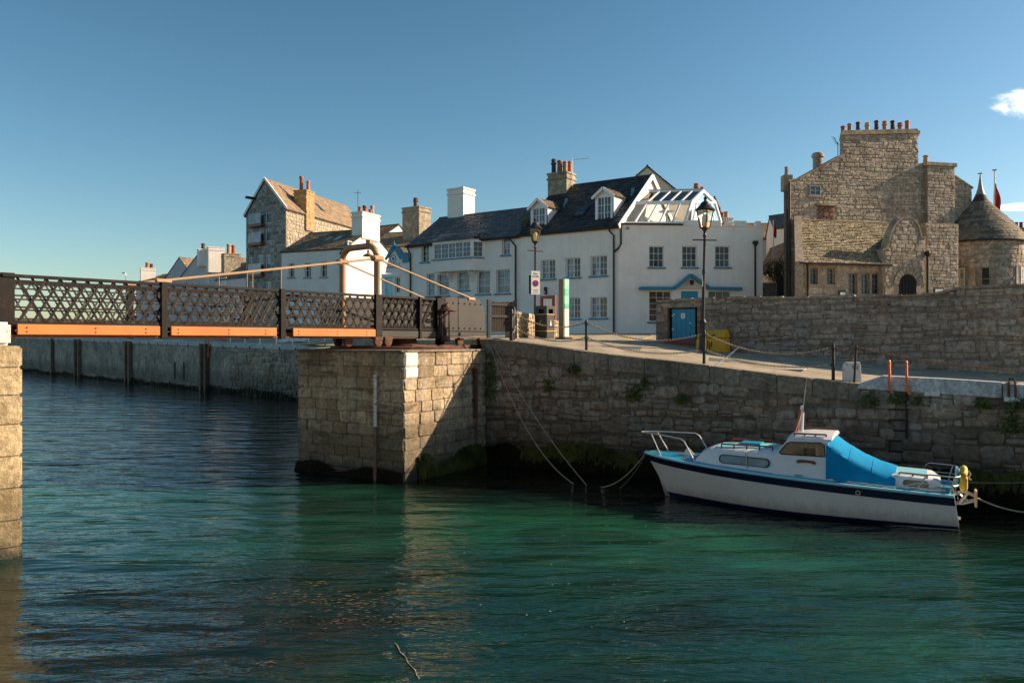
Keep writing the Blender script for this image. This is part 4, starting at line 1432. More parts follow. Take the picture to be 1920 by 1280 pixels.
put('wall', w, 'white_render', WH, fix=False)
for r in hr:
    window(WH, FRW, r, 3, 3, 'white_paint', 'glass_dark', 0.16, sill='blue_paint')
window(WH, FRW, hb[0], 3, 5, 'white_paint', 'glass_dark', 0.16, sill='blue_paint')
window(WH, FRW, hb[1], 3, 5, 'white_paint', 'glass_dark', 0.16, sill='blue_paint')
u0, u1, z0, z1 = hb[2]
dr = put('door', fbox(MB(), FRW, u0, u1, z0, z1, -0.16, -0.1), 'door_blue', WH, bevel=0.01)
put('door_rail', fbox(MB(), FRW, u0 + 0.06, u1 - 0.06, z1 - 0.42, z1 - 0.38, -0.102, -0.09), 'blue_paint', dr)
# blue canopy band with its little gable
pts = [FRW.uz(*p) for p in ((1198, 541), (1263, 541), (1293, 516), (1328, 541), (1388, 542))]
cp = MB()
for (ua, za), (ub, zb_) in zip(pts, pts[1:]):
    cp.bar(FRW.P(ua, za, 0.16), FRW.P(ub, zb_, 0.16), 0.36, 0.17, up=Vector((0, 0, 1)))
put('canopy_band', cp, 'blue_paint', WH)
tri = [FRW.P(*FRW.uz(*p), 0.03) for p in ((1264, 541), (1327, 541), (1293, 518))]
put('canopy_gable', MB().prism(tri, V3(FRW.n * 0.1, 0)), 'cream_render', WH)
wl = put('wall_lantern', MB().lathe([(0.05, 0), (0.1, 0.04), (0.12, 0.2), (0.15, 0.22), (0.05, 0.32)], FRW.px(1293, 530, 0.42) - Vector((0, 0, 0.18)), 8), 'black_iron', WH)
cb = MB()
for a, b in ((1284, 1313), (1331, 1352), (1377, 1400), (1418, 1427)):
    ua, _ = FRW.uz(a, 415)
    ub, _ = FRW.uz(b, 415)
    put('merlon', fbox(MB(), FRW, ua, ub, zf + 0.004, zf + 0.30, -0.28, -0.01), 'white_render', WH, bevel=0.01)
put('parapet_ledge', fbox(MB(), FRW, 0.15, FRW.L + 0.05, zf - 0.06, zf + 0.0, 0.003, 0.06), 'white_render', WH)
put('gutter', MB().tube([FRW.P(-0.05, zf + 0.02, 0.1), FRW.P(3.75, zf + 0.02, 0.1)], 0.055, 6), 'black_iron', WH)


def downpipe(root, pts, r=0.055, hopper=None, m='black_iron'):
    o = put('downpipe', MB().tube(pts, r, 8), m, root, smooth=40)
    if hopper:
        put('hopper', MB().lathe([(0.07, 0), (0.13, 0.12), (0.17, 0.16), (0.17, 0.26), (0.14, 0.30)], hopper, 8), m, o, smooth=30)
    return o


ux = FLW.uz(1152, 500)[0]
downpipe(WH, [FLW.P(ux - 0.25, 10.55, 0.26), FLW.P(ux - 0.2, 10.35, 0.22), FLW.P(ux, 10.1, 0.09), FLW.P(ux, 4.45, 0.09)])
downpipe(WH, [FRW.P(0.12, zf, 0.09), FRW.P(0.12, 9.6, 0.09), FRW.P(-0.02, 9.35, 0.1), FLW.P(ux + 0.06, 9.15, 0.12)])
ux, uz_ = FRW.uz(1415, 470)
downpipe(WH, [FRW.P(ux, 9.6, 0.09), FRW.P(ux, 4.45, 0.09)], hopper=FRW.P(ux, 9.55, 0.12))
put('vent_cap', MB().lathe([(0.08, 0), (0.08, 0.12)], FRW.px(1177, 430, 0.05), 8), 'lead', WH)

# dormers


def dormer(px0, py0, px1, py1, pxa, pya):
    q0 = 0.62
    FD = FLW.back(q0)
    u0, u1, z0, z1 = FD.rect(px0, py0, px1, py1)
    ua, za = FD.uz(pxa, pya)
    ua = (u0 + u1) / 2
    sl = (zrL - zeL) / 4.32
    qe, qr = (z1 - zeL) / sl, (za - zeL) / sl
    d = MB()
    wr = (u0 + 0.14, u1 - 0.14, z0 + 0.1, z1 - 0.05)
    holed(d, FD, u0, u1, z0, z1, [wr], 0.05)
    d.poly([FD.P(u0, z1), FD.P(u1, z1), FD.P(ua, za)])
    for u in (u0, u1):
        d.poly([FD.P(u, z0), FD.P(u, z1), FD.P(u, z1, -(qe - q0)), FD.P(u, z0, -0.05)])
    do = put('dormer', d, 'white_paint', WH, fix=False)
    window(do, FD, wr, 4, 3, 'white_paint', 'glass_blue', 0.05, 0.05, 0.025, mull=2, panes=False)
    rs = MB()
    ov = 0.14
    for s_, ue in ((-1, u0), (1, u1)):
        uo = ue + s_ * ov
        zo = z1 - ov * (za - z1) / (ua - u0) + 0.05
        slates(rs, FD.P(uo, zo, 0.18), FD.P(uo, zo, -(qe - q0) + 0.1), FD.P(ua, za + 0.05, 0.18), FD.P(ua, za + 0.05, -(qr - q0)), 0.17, 0.2, 0.016)
        rs.poly([FD.P(uo, zo, 0.18), FD.P(uo, zo, -(qe - q0) + 0.1), FD.P(ua, za + 0.045, -(qr - q0)), FD.P(ua, za + 0.045, 0.18)])
    put('dormer_slates', rs, 'brown_slate', do, kind='stuff', fix=False)
    bb = MB()
    for s_, ue in ((-1, u0), (1, u1)):
        uo = ue + s_ * ov
        bb.bar(FD.P(uo, z1 - ov * (za - z1) / (ua - u0) - 0.02, 0.19), FD.P(ua, za - 0.01, 0.19), 0.04, 0.16)
    put('bargeboard', bb, 'white_paint', do)
    lead = MB()
    lead.poly([FD.P(u1 + ov + 0.1, z1 + 0.1, -(qe - q0)), FD.P(u1 + ov + 0.3, z1 - 0.0, -(qe - q0) - 0.02), FD.P(u1 + ov - 0.0, z1 + 0.75, -(qe - q0) - 0.75), FD.P(u1 + ov - 0.2, z1 + 0.75, -(qe - q0) - 0.72)])
    put('lead_flashing', lead.prism(lead.v[:4], (0, 0, 0.04)), 'lead', do)
    downpipe(do, [FD.P(u1 + 0.02, z1 - 0.05, 0.04), FD.P(u1 + 0.02, z0, 0.04)], 0.035)


dormer(995, 388, 1026, 434, 1008, 373)
dormer(1116, 367, 1150, 418, 1131, 353)
sl = (zrL - zeL) / 4.32
FS = FLW.back(1.35)
us_, zs_ = FS.uz(1090, 402)
nrm = (V3(-FLW.n, sl)).normalized()
tt = Vector((FLW.t.x, FLW.t.y, 0))
upv = V3(-FLW.n, sl).normalized()
rl = MB()
c_ = FS.P(us_, zeL + sl * 1.35 + 0.2)
rot_ = Matrix((tt, upv, tt.cross(upv))).transposed()
rl.box(c_, (0.72, 1.05, 0.12), rot=rot_)
ro_ = put('roof_window', rl, 'dark_timber', WH)
put('pane', MB().box(c_ + tt.cross(upv) * 0.065, (0.58, 0.9, 0.012), rot=rot_), 'glass_blue', ro_)
# white verge boards on the right gable
mg = K + BW * 4.32
vb = MB()
for p, z in ((K - BW * 0.25, zeL - 0.15), (K + BW * 8.9, zeL - 0.15)):
    vb.bar(V3(p, z + 0.1) - V3(TW, 0) * 0.14, V3(mg, zrL + 0.06) - V3(TW, 0) * 0.14, 0.06, 0.3)
put('verge_board', vb, 'white_paint', WH)
rdg = K + TW * 6.3 + BW * 4.1
chimney(WH, rdg, 1.45, 1.15, 12.6, 15.0, FLW.rz, 'tan_render',
        [(-0.45, -0.25, 1.0, 0.15, 'dark_clay', 1), (-0.02, -0.2, 0.85, 0.17, 'terracotta', 0), (0.12, 0.25, 0.8, 0.15, 'terracotta', 1), (0.36, -0.15, 0.75, 0.15, 'buff_clay', 0), (0.52, 0.2, 0.8, 0.14, 'terracotta', 0)])
ae = thing('roof_aerial', 'thin television aerial beside the tan chimney with red pots', 'aerial', V3(rdg + BW * 0.8 - TW * 0.9, 13.6))
p = rdg - TW * 0.85
put('mast', MB().tube([V3(p, 13.2), V3(p, 16.0)], 0.02, 6), 'galvanised', ae)
put('boom', MB().tube([V3(p, 15.9), V3(p - TW * 1.3, 15.85)], 0.014, 5), 'galvanised', ae)

# conservatory on the flat roof


def cons():
    s0 = [(1168, 417, 46.7), (1283, 417, 46.7)]
    a0, a1 = W(1166, 418, 46.7), W(1284, 418, 46.7)
    b0, b1 = W(1192, 381, 47.5), W(1297, 379, 47.5)
    c0, c1 = W(1216, 360, 49.3), W(1318, 358, 49.3)
    d1, e1 = W(1341, 380, 51.3), W(1352, 417, 52.0)
    root = put('conservatory', MB().add([a0, a1, b0, b1], [(0, 1, 3, 2)]), 'glass_clear', WH, fix=False)
    fr_ = MB()
    for p, q2, t in ((a0, a1, 0.14), (b0, b1, 0.2), (c0, c1, 0.14), (a0, b0, 0.16), (a1, b1, 0.2), (b0, c0, 0.16), (b1, c1, 0.2), (c1, d1, 0.18), (d1, e1, 0.16), (a1, e1, 0.14), (b1, d1, 0.12)):
        fr_.bar(p, q2, 0.12, t)
    put('glazing_frame', fr_, 'white_paint', root)
    n = 5
    for i in range(1, n):
        t = i / n
        put('glazing_bar', MB().bar(a0.lerp(a1, t), b0.lerp(b1, t), 0.11, 0.09), 'white_paint', root)
        put('glazing_bar', MB().bar(b0.lerp(b1, t), c0.lerp(c1, t), 0.10, 0.10), 'white_paint', root)
    for i in range(n):
        t0, t1 = i / n, (i + 1) / n
        if i:
            pass
        put('pane', MB().poly([b0.lerp(b1, t0), b0.lerp(b1, t1), c0.lerp(c1, t1), c0.lerp(c1, t0)]).prism([b0.lerp(b1, t0), b0.lerp(b1, t1), c0.lerp(c1, t1), c0.lerp(c1, t0)], (0, 0, 0.01)), 'boat_glass', root)
    for t in (0.2, 0.4, 0.6, 0.8):
        put('glazing_bar', MB().bar(a1.lerp(e1, t), b1.lerp(d1, t), 0.09, 0.09), 'white_paint', root)
    put('pane', MB().prism([a1, e1, d1, c1, b1], Vector((-0.01, 0, 0))), 'glass_clear', root)
    # room behind the glass
    put('inner_wall', MB().prism([W(1168, 417, 50.6), W(1300, 417, 52.6), W(1300, 384, 52.6), W(1195, 384, 50.8)], (0.05, 0.1, 0)), 'cream_render', root)
    put('cresting', MB().tube([c0 + Vector((0, 0, 0.1)), c1 + Vector((0, 0, 0.1))], 0.05, 6), 'lead', root)
    put('sill_board', MB().bar(W(1164, 419, 46.6), W(1286, 419, 46.6), 0.3, 0.1), 'white_paint', root)
    tb = put('table', MB().lathe([(0.3, 0), (0.05, 0.05), (0.05, 0.62), (0.5, 0.66), (0.5, 0.7)], W(1250, 418, 48.6), 12), 'white_paint', root)


cons()

# ------------------------------------------------------------------ middle white house with the bay
MH = thing('bay_house', 'white rendered house with grey slate roof and a wide projecting glazed bay', 'house', V3((FMID.A + FMID.B) / 2, 4.45))
zeM, zrM = 10.55, 12.85
hm = [FMID.rect(*r) for r in ((790, 460, 804, 491), (941, 443, 956, 478), (800, 513, 815, 555), (820, 514, 842, 554), (857, 510, 880, 544), (894, 508, 919, 551), (930, 505, 956, 550))]
gabled(MH, FMID.A, FMID.B, BW * 7.0, 3.9, zeM, zrM, 'x', 'white_render', 'grey_slate', holes=hm, rev=0.2, ov=0.2)
for i, r in enumerate(hm):
    window(MH, FMID, r, 2, 3, 'white_paint', 'glass_dark' if i == 0 else 'curtain_glass', 0.2, sill='blue_paint')
put('gutter', MB().tube([FMID.P(-0.1, zeM - 0.02, 0.26), FMID.P(FMID.L, zeM - 0.02, 0.26)], 0.06, 6), 'black_iron', MH)
ux = FMID.uz(768, 500)[0]
downpipe(MH, [FMID.P(ux, zeM - 0.1, 0.24), FMID.P(ux + 0.15, zeM - 0.6, 0.09), FMID.P(ux + 0.15, 4.45, 0.09)])
ux = FMID.uz(970, 500)[0]
downpipe(MH, [FMID.P(ux - 0.45, zeM - 0.1, 0.24), FMID.P(ux - 0.08, zeM - 0.6, 0.09), FMID.P(ux - 0.08, 4.45, 0.09)])
FBY = FMID.back(-0.75)
u0, u1, zb_, zt_ = FBY.rect(811, 437, 884, 511)
bw_ = FBY.rect(812, 442, 883, 484)
zw0, zw1 = bw_[2], zeM - 0.12
zb_ = FBY.uz(850, 508)[1]
by = MB()
holed(by, FBY, u0, u1, zb_, zeM, [(u0 + 0.08, u1 - 0.08, zw0, zw1)], 0.08)
FBR = Fac(FBY.B - (FBY.B - FBY.P(u1, 0).xy), FBY.P(u1, 0).xy - FBY.n * 0.75)
FBR = Fac(FBY.P(u1, 0).xy, FBY.P(u1, 0).xy - FBY.n * 0.75 + FBY.t * 0.5)
holed(by, FBR, 0, FBR.L, zb_, zeM, [(0.12, FBR.L - 0.12, zw0, zw1)], 0.06)
by.poly([FBY.P(u0, zb_), FBY.P(u0, zeM), FBY.P(u0, zeM, -0.75), FBY.P(u0, zb_, -0.75)])
by.poly([FBY.P(u0, zb_), FBY.P(u1, zb_), FBR.P(FBR.L, zb_), FBY.P(u0, zb_, -0.75)])
bo = put('bay', by, 'white_render', MH, fix=False)
window(bo, FBY, (u0 + 0.08, u1 - 0.08, zw0, zw1), 10, 3, 'white_paint', 'glass_blue', 0.08, mull=2, panes=False)
window(bo, FBR, (0.12, FBR.L - 0.12, zw0, zw1), 2, 3, 'white_paint', 'glass_dark', 0.06, panes=False)
put('bay_sill', fbox(MB(), FBY, u0 - 0.05, u1 + 0.04, zw0 - 0.09, zw0 - 0.01, 0.003, 0.09), 'blue_paint', bo)
put('bay_sill', fbox(MB(), FBR, 0.05, FBR.L - 0.05, zw0 - 0.09, zw0 - 0.01, 0.003, 0.07), 'blue_paint', bo)
brf = MB()
slates(brf, FBY.P(u0 - 0.15, zeM + 0.0, 0.16), FBY.P(u1 + 0.2, zeM + 0.0, 0.16), FBY.P(u0 - 0.15, zeM + 0.62, -1.1), FBY.P(u1 + 0.2, zeM + 0.62, -1.1), 0.28, 0.32)
put('bay_slates', brf, 'grey_slate', bo, kind='stuff', fix=False)
for px in (846, 886):
    p0 = FMID.px(px, 512)
    u_ = FMID.uz(px, 512)[0]
    put('bracket', MB().prism([FMID.P(u_, zb_ - 0.02, 0.0), FMID.P(u_, zb_ - 0.02, 0.55), FMID.P(u_, zb_ - 0.15, 0.5), FMID.P(u_, zb_ - 0.7, 0.03)], V3(FMID.t * 0.09, 0)), 'white_paint', bo)
chimney(MH, FMID.P(1.5, 0).xy + BW * 4.0, 1.45, 1.35, 11.6, 14.85, FMID.rz, 'white_render', [(0.1, 0, 0.2, 0.12, 'dark_clay', 0)])
chimney(MH, FMID.P(9.0, 0).xy + BW * 4.4, 0.6, 0.6, 12.4, 13.3, FMID.rz, 'tan_render', [(0, 0, 0.75, 0.13, 'buff_clay', 0)])
# mossy valley between the two roofs
vm = MB()
leaf_cloud(vm, FMID.P(FMID.L - 0.1, 11.4, -0.75), 0.25, 0.7, 0.75, 260, 0.12)
tag(put('wall_plant', vm, 'hedge_leaf', fix=False), 'brown dry creeper in the valley between the two white house roofs', 'plant')
# dark board leaning sign under the bay
sb = thing('gable_board', 'small dark pointed board on the white wall above the bridge end', 'board', FMID.px(862, 563, 0.06))
put('board', MB().prism([FMID.px(x, y, 0.03) for x, y in ((855, 566), (872, 566), (872, 558), (866, 552), (859, 556))], V3(FMID.n * 0.05, 0)), 'lead', sb)

# ------------------------------------------------------------------ house with the blue shaped gable
FSG = Fac(K + TW * 19.2, K + TW * 16.3)
SG = thing('gable_shop', 'narrow white shop front with a blue edged shaped gable and a round emblem', 'shop', V3(FSG.A, 4.45))
prof = [(722, 512), (728, 487), (729, 481), (733, 472), (737, 467), (739, 462), (742, 463), (746, 467), (751, 473), (754, 478), (764, 478), (764, 490), (766, 512)]
pp = [FSG.uz(*p) for p in prof]
u_l, u_r = FSG.uz(715, 500)[0], FSG.uz(766, 500)[0]
mb = MB()
zt_ = FSG.uz(744, 512)[1]
dw = FSG.rect(741, 520, 750, 549)
dd = FSG.rect(722, 520, 736, 560)
holed(mb, FSG, u_l, u_r, 3.9, zt_, [dw, dd], 0.15)
put('wall', mb, 'white_render', SG, fix=False)
put('shaped_gable', MB().prism([FSG.P(u, z) for u, z in pp], V3(-FSG.n * 0.3, 0)), 'white_render', SG)
bl = MB()
edge = [(724, 487), (729, 480), (734, 471), (738, 466.5), (742, 466), (746, 469), (750, 475), (753, 481), (760, 481), (760.5, 492)]
ee = [FSG.uz(*p) for p in edge]
secs = []
for i, (u, z) in enumerate(ee):
    th_ = 0.10 + 0.035 * i
    a = Vector(ee[max(0, i - 1)])
    b = Vector(ee[min(len(ee) - 1, i + 1)])
    t_ = (b - a).normalized()
    nx, nz = -t_.y, t_.x
    secs.append([FSG.P(u + nx * th_, z + nz * th_, 0.004), FSG.P(u - nx * th_ * 0.6, z - nz * th_ * 0.6, 0.004), FSG.P(u - nx * th_ * 0.6, z - nz * th_ * 0.6, 0.09), FSG.P(u + nx * th_, z + nz * th_, 0.09)])
put('blue_edging', bl.loft(secs), 'blue_paint', SG)
put('finial', MB().lathe([(0.22, 0), (0.12, 0.15), (0.05, 0.4), (0.01, 0.55)], FSG.px(739.5, 466, 0.02), 8), 'blue_paint', SG)
cc = FSG.uz(737, 485)
rg = MB()
rg.tube([FSG.P(cc[0] + 0.26 * math.cos(a), cc[1] + 0.26 * math.sin(a), 0.02) for a in [2 * math.pi * i / 20 for i in range(20)]], 0.02, 4, closed=True)
em = put('emblem', rg, 'sign_blue', SG)
put('emblem_mark', fbox(MB(), FSG, cc[0] - 0.09, cc[0] + 0.09, cc[1] - 0.1, cc[1] + 0.1, 0.004, 0.02), 'blue_paint', em)
lt = MB()
for row_y, xs, hh in ((495, (724, 729, 734, 739, 744, 749), 4), (501, (723, 727, 731, 735, 739, 743, 747, 751), 2.6)):
    for x in xs:
        u_, z_ = FSG.uz(x, row_y)
        k = hh / FPX * 56
        for du, dz, ww, h2 in R.sample([(-0.05, 0, 0.025, k), (0.05, 0, 0.025, k), (0, k / 2, 0.12, 0.025), (0, 0, 0.12, 0.022), (0, -k / 2, 0.12, 0.025)], 4):
            fbox(lt, FSG, u_ + du - ww / 2, u_ + du + ww / 2, z_ + dz - h2 / 2, z_ + dz + h2 / 2, 0.003, 0.014)
put('lettering', lt, 'sign_blue', SG, kind='stuff')
window(SG, FSG, dw, 2, 3, 'white_paint', 'glass_dark', 0.15)
put('door', fbox(MB(), FSG, *dd[:2], dd[2], dd[3], -0.15, -0.1), 'boat_pale_blue', SG)
pt = put('door_frame', fbox(MB(), FSG, dd[0] - 0.12, dw[1] + 0.12, dd[3] + 0.05, dd[3] + 0.2, 0.003, 0.08), 'white_paint', SG)

# brown roofed house behind it, and the broad stone stack
bh_a, bh_b = hx(697, 71.0), hx(800, 69.5)
BHs = thing('brown_roof_house', 'cream walled house with a low brown slate roof behind the blue gable', 'house', V3(bh_a, 4.6))
gabled(BHs, bh_a, bh_b, (1.6, 7.5), 4.0, 12.35, 14.0, 'x', 'cream_render', 'warehouse_slate', ov=0.25)
chimney(BHs, hx(781, 72.0), 2.0, 1.6, 12.0, 15.9, FMID.rz, 'brown_stack' if 'brown_stack' in MATS else 'tan_render', [(-0.1, 0, 0.95, 0.2, 'dark_clay', 1)])

# ------------------------------------------------------------------ white gable house by the bridge portal
G = Vector((-12.6, 60.0))
gA = hx(528, 62.46)
gback = Vector((0.39, 0.92)) * 7.0
GH = thing('gable_house', 'white rendered house with a sunlit blank gable end behind the bridge portal', 'house', V3(G, 4.4))
FG = Fac(gA, G)
hg = [FG.rect(*r) for r in ((541, 494, 552, 520), (571, 493, 583, 520), (601, 491, 613, 519))]
FGR = Fac(G, G + gback)
sw_ = FGR.rect(651, 452, 659, 464)
gabled(GH, gA, G, gback, 4.0, 10.95, 12.75, 'x', 'white_render', 'brown_slate', holes=hg, rev=0.22, ov=0.12)
for r in hg:
    window(GH, FG, r, 2, 2, 'white_paint', 'glass_dark', 0.22, sill='lead', panes=False)
window(GH, FGR, sw_, 1, 2, 'white_paint', 'glass_dark', -0.03, panes=False)
mg_ = G + gback * 0.5
chimney(GH, mg_ - Vector((0.92, -0.39)) * 0.36, 1.0, 2.4, 12.0, 14.0, FG.rz, 'white_render',
        [(0, -0.8, 0.45, 0.15, 'terracotta', 0), (0, -0.1, 0.42, 0.15, 'terracotta', 0), (0, 0.6, 0.45, 0.15, 'terracotta', 0)])
downpipe(GH, [FG.P(FG.L - 0.12, 10.85, 0.12), FG.P(FG.L - 0.12, 4.4, 0.1)], hopper=FG.P(FG.L - 0.12, 10.4, 0.12))
for px in (588, 606):
    pm = FG.uz(px, 450)[0]
    c_ = FG.P(pm, 10.95 + 0.9 + 0.18, -1.9)
    up_ = V3(-FG.n * 3.5, 1.8).normalized()
    t_ = V3(FG.t, 0)
    rt = Matrix((t_, up_, t_.cross(up_))).transposed()
    rw = put('roof_window', MB().box(c_, (0.5, 0.9, 0.12), rot=rt), 'lead', GH)
    put('pane', MB().box(c_ + t_.cross(up_) * 0.065, (0.4, 0.78, 0.012), rot=rt), 'glass_warm', rw)

# ------------------------------------------------------------------ stone warehouse
WA, WB = Vector((-28.15, 84.7)), Vector((-22.6, 80.0))
WK = Vector((0.29, 0.957)) * 17
SWH = thing('stone_warehouse', 'tall grey stone warehouse with glass balconies and a brown slate roof', 'warehouse', V3(WB, 4.6))
FWA = Fac(WA, WB)
zeW, zrW = 17.35, 20.6
hw_ = []
for y0, y1 in ((397, 421), (431, 455), (482, 507)):
    hw_ += [FWA.rect(466, y0, 473, y1), FWA.rect(482, y0 - 4, 494, y1 + 8), FWA.rect(498, y0 - 4, 508, y1 - 2)]
hw_ += [FWA.rect(466, 528, 473, 550), FWA.rect(498, 528, 508, 550)]
gabled(SWH, WA, WB, WK, 4.0, zeW, zrW, 'y', 'warehouse_mortar', 'warehouse_slate', holes=hw_, side_m='warehouse_side_stone', ov=0.25, rev=0.25, ch=0.4, sw=0.45)
mb = MB()
hol = lambda u, z: not any(h[0] - 0.05 < u < h[1] + 0.05 and h[2] - 0.05 < z < h[3] + 0.05 for h in hw_)
mid = FWA.L / 2
ins = lambda u, z: hol(u, z) and (z < zeW or abs(u - mid) < mid * (zrW - z) / (zrW - zeW) - 0.15) and z < zrW - 0.3
rubble(mb, FWA, layout(0.1, FWA.L - 0.1, 8, zrW, (0.26, 0.46), (1.0, 2.0), split=0.1), 0.05, 0.10, ins)
put('gable_stones', mb, 'warehouse_stone', SWH, kind='stuff', fix=False)
FWS = Fac(WB, WB + WK)
mb = MB()
rubble(mb, FWS, layout(0.1, FWS.L - 0.1, 10, zeW - 0.1, (0.3, 0.5), (1.0, 2.2), split=0.1), 0.05, 0.05)
put('side_stones', mb, 'warehouse_side_stone', SWH, kind='stuff', fix=False)
for i, r in enumerate(hw_):
    window(SWH, FWA, r, 2, 1, 'white_paint', 'glass_blue', 0.12, 0.09, 0.06, panes=False)
for y in (421, 470 - 14, 515):
    r = FWA.rect(473, y - 26, 496, y)
    bb = put('balcony', fbox(MB(), FWA, r[0] - 0.1, r[1] + 0.1, r[2] - 0.28, r[2], 0.02, 0.5), 'teak', SWH)
    put('glass_screen', fbox(MB(), FWA, r[0], r[1], r[2] + 0.02, r[2] + 1.1, 0.44, 0.47), 'glass_pale', bb)
put('hoist_beam', MB().bar(FWA.P(mid - 1.9, 18.9, 0.0), FWA.P(mid - 1.9, 18.9, 1.1), 0.25, 0.25), 'black_iron', SWH)
vg = MB()
for s_ in (-1, 1):
    vg.bar(FWA.P(mid + s_ * (mid + 0.25), zeW - 0.05, 0.12), FWA.P(mid, zrW + 0.15, 0.12), 0.12, 0.25)
put('verge_board', vg, 'worn_white', SWH)
cpx = Vector((-22.6, 80)) + Vector((0.29, 0.957)) * 4.2 - Vector((0.957, -0.29)) * 0.5
chimney(SWH, cpx, 1.5, 1.6, 15.6, 19.7, FWS.rz - rad(90), 'ochre_render', [(-0.35, 0, 1.6, 0.2, 'terracotta', 0), (0.35, 0.2, 1.1, 0.2, 'terracotta', 0)])
for q_, w_ in ((6.6, 0.7), (9.0, 0.8)):
    p = WB + Vector((0.29, 0.957)) * q_ - Vector((0.957, -0.29)) * 1.5
    up_ = V3(Vector((-0.957, 0.29)) * 3.6, 3.25).normalized()
    t_ = V3(Vector((0.29, 0.957)), 0)
    rt = Matrix((t_, up_, t_.cross(up_))).transposed()
    rw = put('roof_window', MB().box(V3(p, zeW + 1.35 + 0.2), (w_, 1.3, 0.14), rot=rt), 'dark_timber', SWH)
    put('pane', MB().box(V3(p, zeW + 1.35 + 0.2) + t_.cross(up_) * 0.075, (w_ - 0.14, 1.15, 0.012), rot=rt), 'glass_blue', rw)
# small annexe with its own stacks behind the gable house
AX = thing('rear_house', 'house with slate roof and grey pots just behind the white gable chimney', 'house', V3(hx(690, 78), 4.8))
gabled(AX, hx(668, 79), hx(720, 77), (2, 6), 4.2, 14.2, 15.6, 'x', 'grey_render', 'brown_slate')
chimney(AX, hx(692, 79.5), 1.6, 1.3, 14, 16.4, 0.1, 'tan_render', [(-0.45, 0, 1.0, 0.2, 'dark_clay', 0), (0.3, 0, 1.0, 0.2, 'buff_clay', 0)])
a2 = thing('roof_aerial', 'bare mast aerial above the brown roofs left of the broad stone stack', 'aerial', V3(hx(671, 76), 16))
put('mast', MB().tube([V3(hx(671, 76), 14.4), V3(hx(671, 76), 18.4)], 0.03, 5), 'black_iron', a2)
put('boom', MB().tube([V3(hx(664, 76), 18.1), V3(hx(677, 76), 18.1)], 0.02, 5), 'black_iron', a2)

# ------------------------------------------------------------------ cottages far left
C1 = thing('far_cottage', 'pale grey cottage gable furthest left, brown roof and a dark pot', 'house', V3(hx(337, 128), 5.5))
gabled(C1, hx(311, 129), hx(362, 127), (3.5, 9), 4.8, 14.3, 17.4, 'y', 'grey_render', 'brown_slate')
pot(C1, V3(hx(361, 131), 16.2), 1.3, 0.28, 'dark_clay')
FC1 = Fac(hx(311, 129), hx(362, 127))
window(C1, FC1, FC1.rect(318, 512, 326, 528), 2, 2, gm='glass_pale', rev=-0.03, panes=False)
window(C1, FC1, FC1.rect(331, 512, 338, 528), 2, 2, gm='glass_pale', rev=-0.03, panes=False)
C2 = thing('far_cottage', 'broad grey rendered gable house with two white stacks beside the warehouse', 'house', V3(hx(378, 118), 5.4))
gabled(C2, hx(336, 119), hx(412, 116.5), (4, 9), 4.8, 13.2, 17.0, 'y', 'grey_render', 'brown_slate')
FC2 = Fac(hx(336, 119), hx(412, 116.5))
window(C2, FC2, FC2.rect(348, 525, 356, 540), 2, 2, gm='glass_pale', rev=-0.03, panes=False)
window(C2, FC2, FC2.rect(386, 520, 393, 536), 2, 2, gm='glass_pale', rev=-0.03, panes=False)
chimney(C2, hx(381, 117.6), 1.5, 1.5, 15, 17.4, 0.5, 'white_render', [(0, 0, 0.9, 0.3, 'dark_clay', 0)])
downpipe(C2, [FC2.P(FC2.L - 0.3, 13.2, 0.1), FC2.P(FC2.L - 0.3, 5, 0.1)], 0.09)
C3 = thing('far_cottage', 'low grey house with a slate roof and buff stack touching the stone warehouse', 'house', V3(hx(430, 112), 5.2))
gabled(C3, hx(404, 113), hx(463, 107), (4.5, 8), 4.6, 12.6, 15.3, 'x', 'grey_render', 'grey_slate')
chimney(C3, hx(433, 114.5), 2.3, 1.6, 13.5, 16.4, 0.6, 'tan_render', [(-0.3, 0, 1.4, 0.3, 'buff_clay', 0), (0.35, 0, 1.3, 0.28, 'terracotta', 0)])
chimney(C3, hx(404, 117), 2.2, 1.8, 14, 17.6, 0.5, 'white_render')
FC3 = Fac(hx(404, 113), hx(463, 107))
window(C3, FC3, FC3.rect(415, 520, 425, 534), 2, 2, gm='glass_pale', rev=-0.03, panes=False)
C4 = thing('far_cottage', 'low cottage with a brown roof and wide white chimney at the far left', 'house', V3(hx(285, 140), 6))
gabled(C4, hx(255, 142), hx(318, 136), (6, 8), 5, 14.5, 16.1, 'x', 'grey_render', 'brown_slate')
chimney(C4, hx(277, 143), 2.4, 1.8, 14.5, 17.0, 0.5, 'white_render', [(-0.1, 0, 1.0, 0.3, 'terracotta', 0), (0.6, 0, 0.8, 0.3, 'dark_clay', 0)])
fl = thing('street_lamp', 'thin far street lamp standing alone at the left above the bridge rail', 'street lamp', V3(hx(236, 135), 6))
put('pole', MB().tube([V3(hx(236, 135), 5.5), V3(hx(236, 135), 15.0), V3(hx(235, 135), 15.5), V3(hx(232.5, 135), 15.6)], 0.07, 6), 'galvanised', fl)
put('lamp_head', MB().box(V3(hx(232, 135), 15.55), (0.5, 0.3, 0.14)), 'lead', fl)

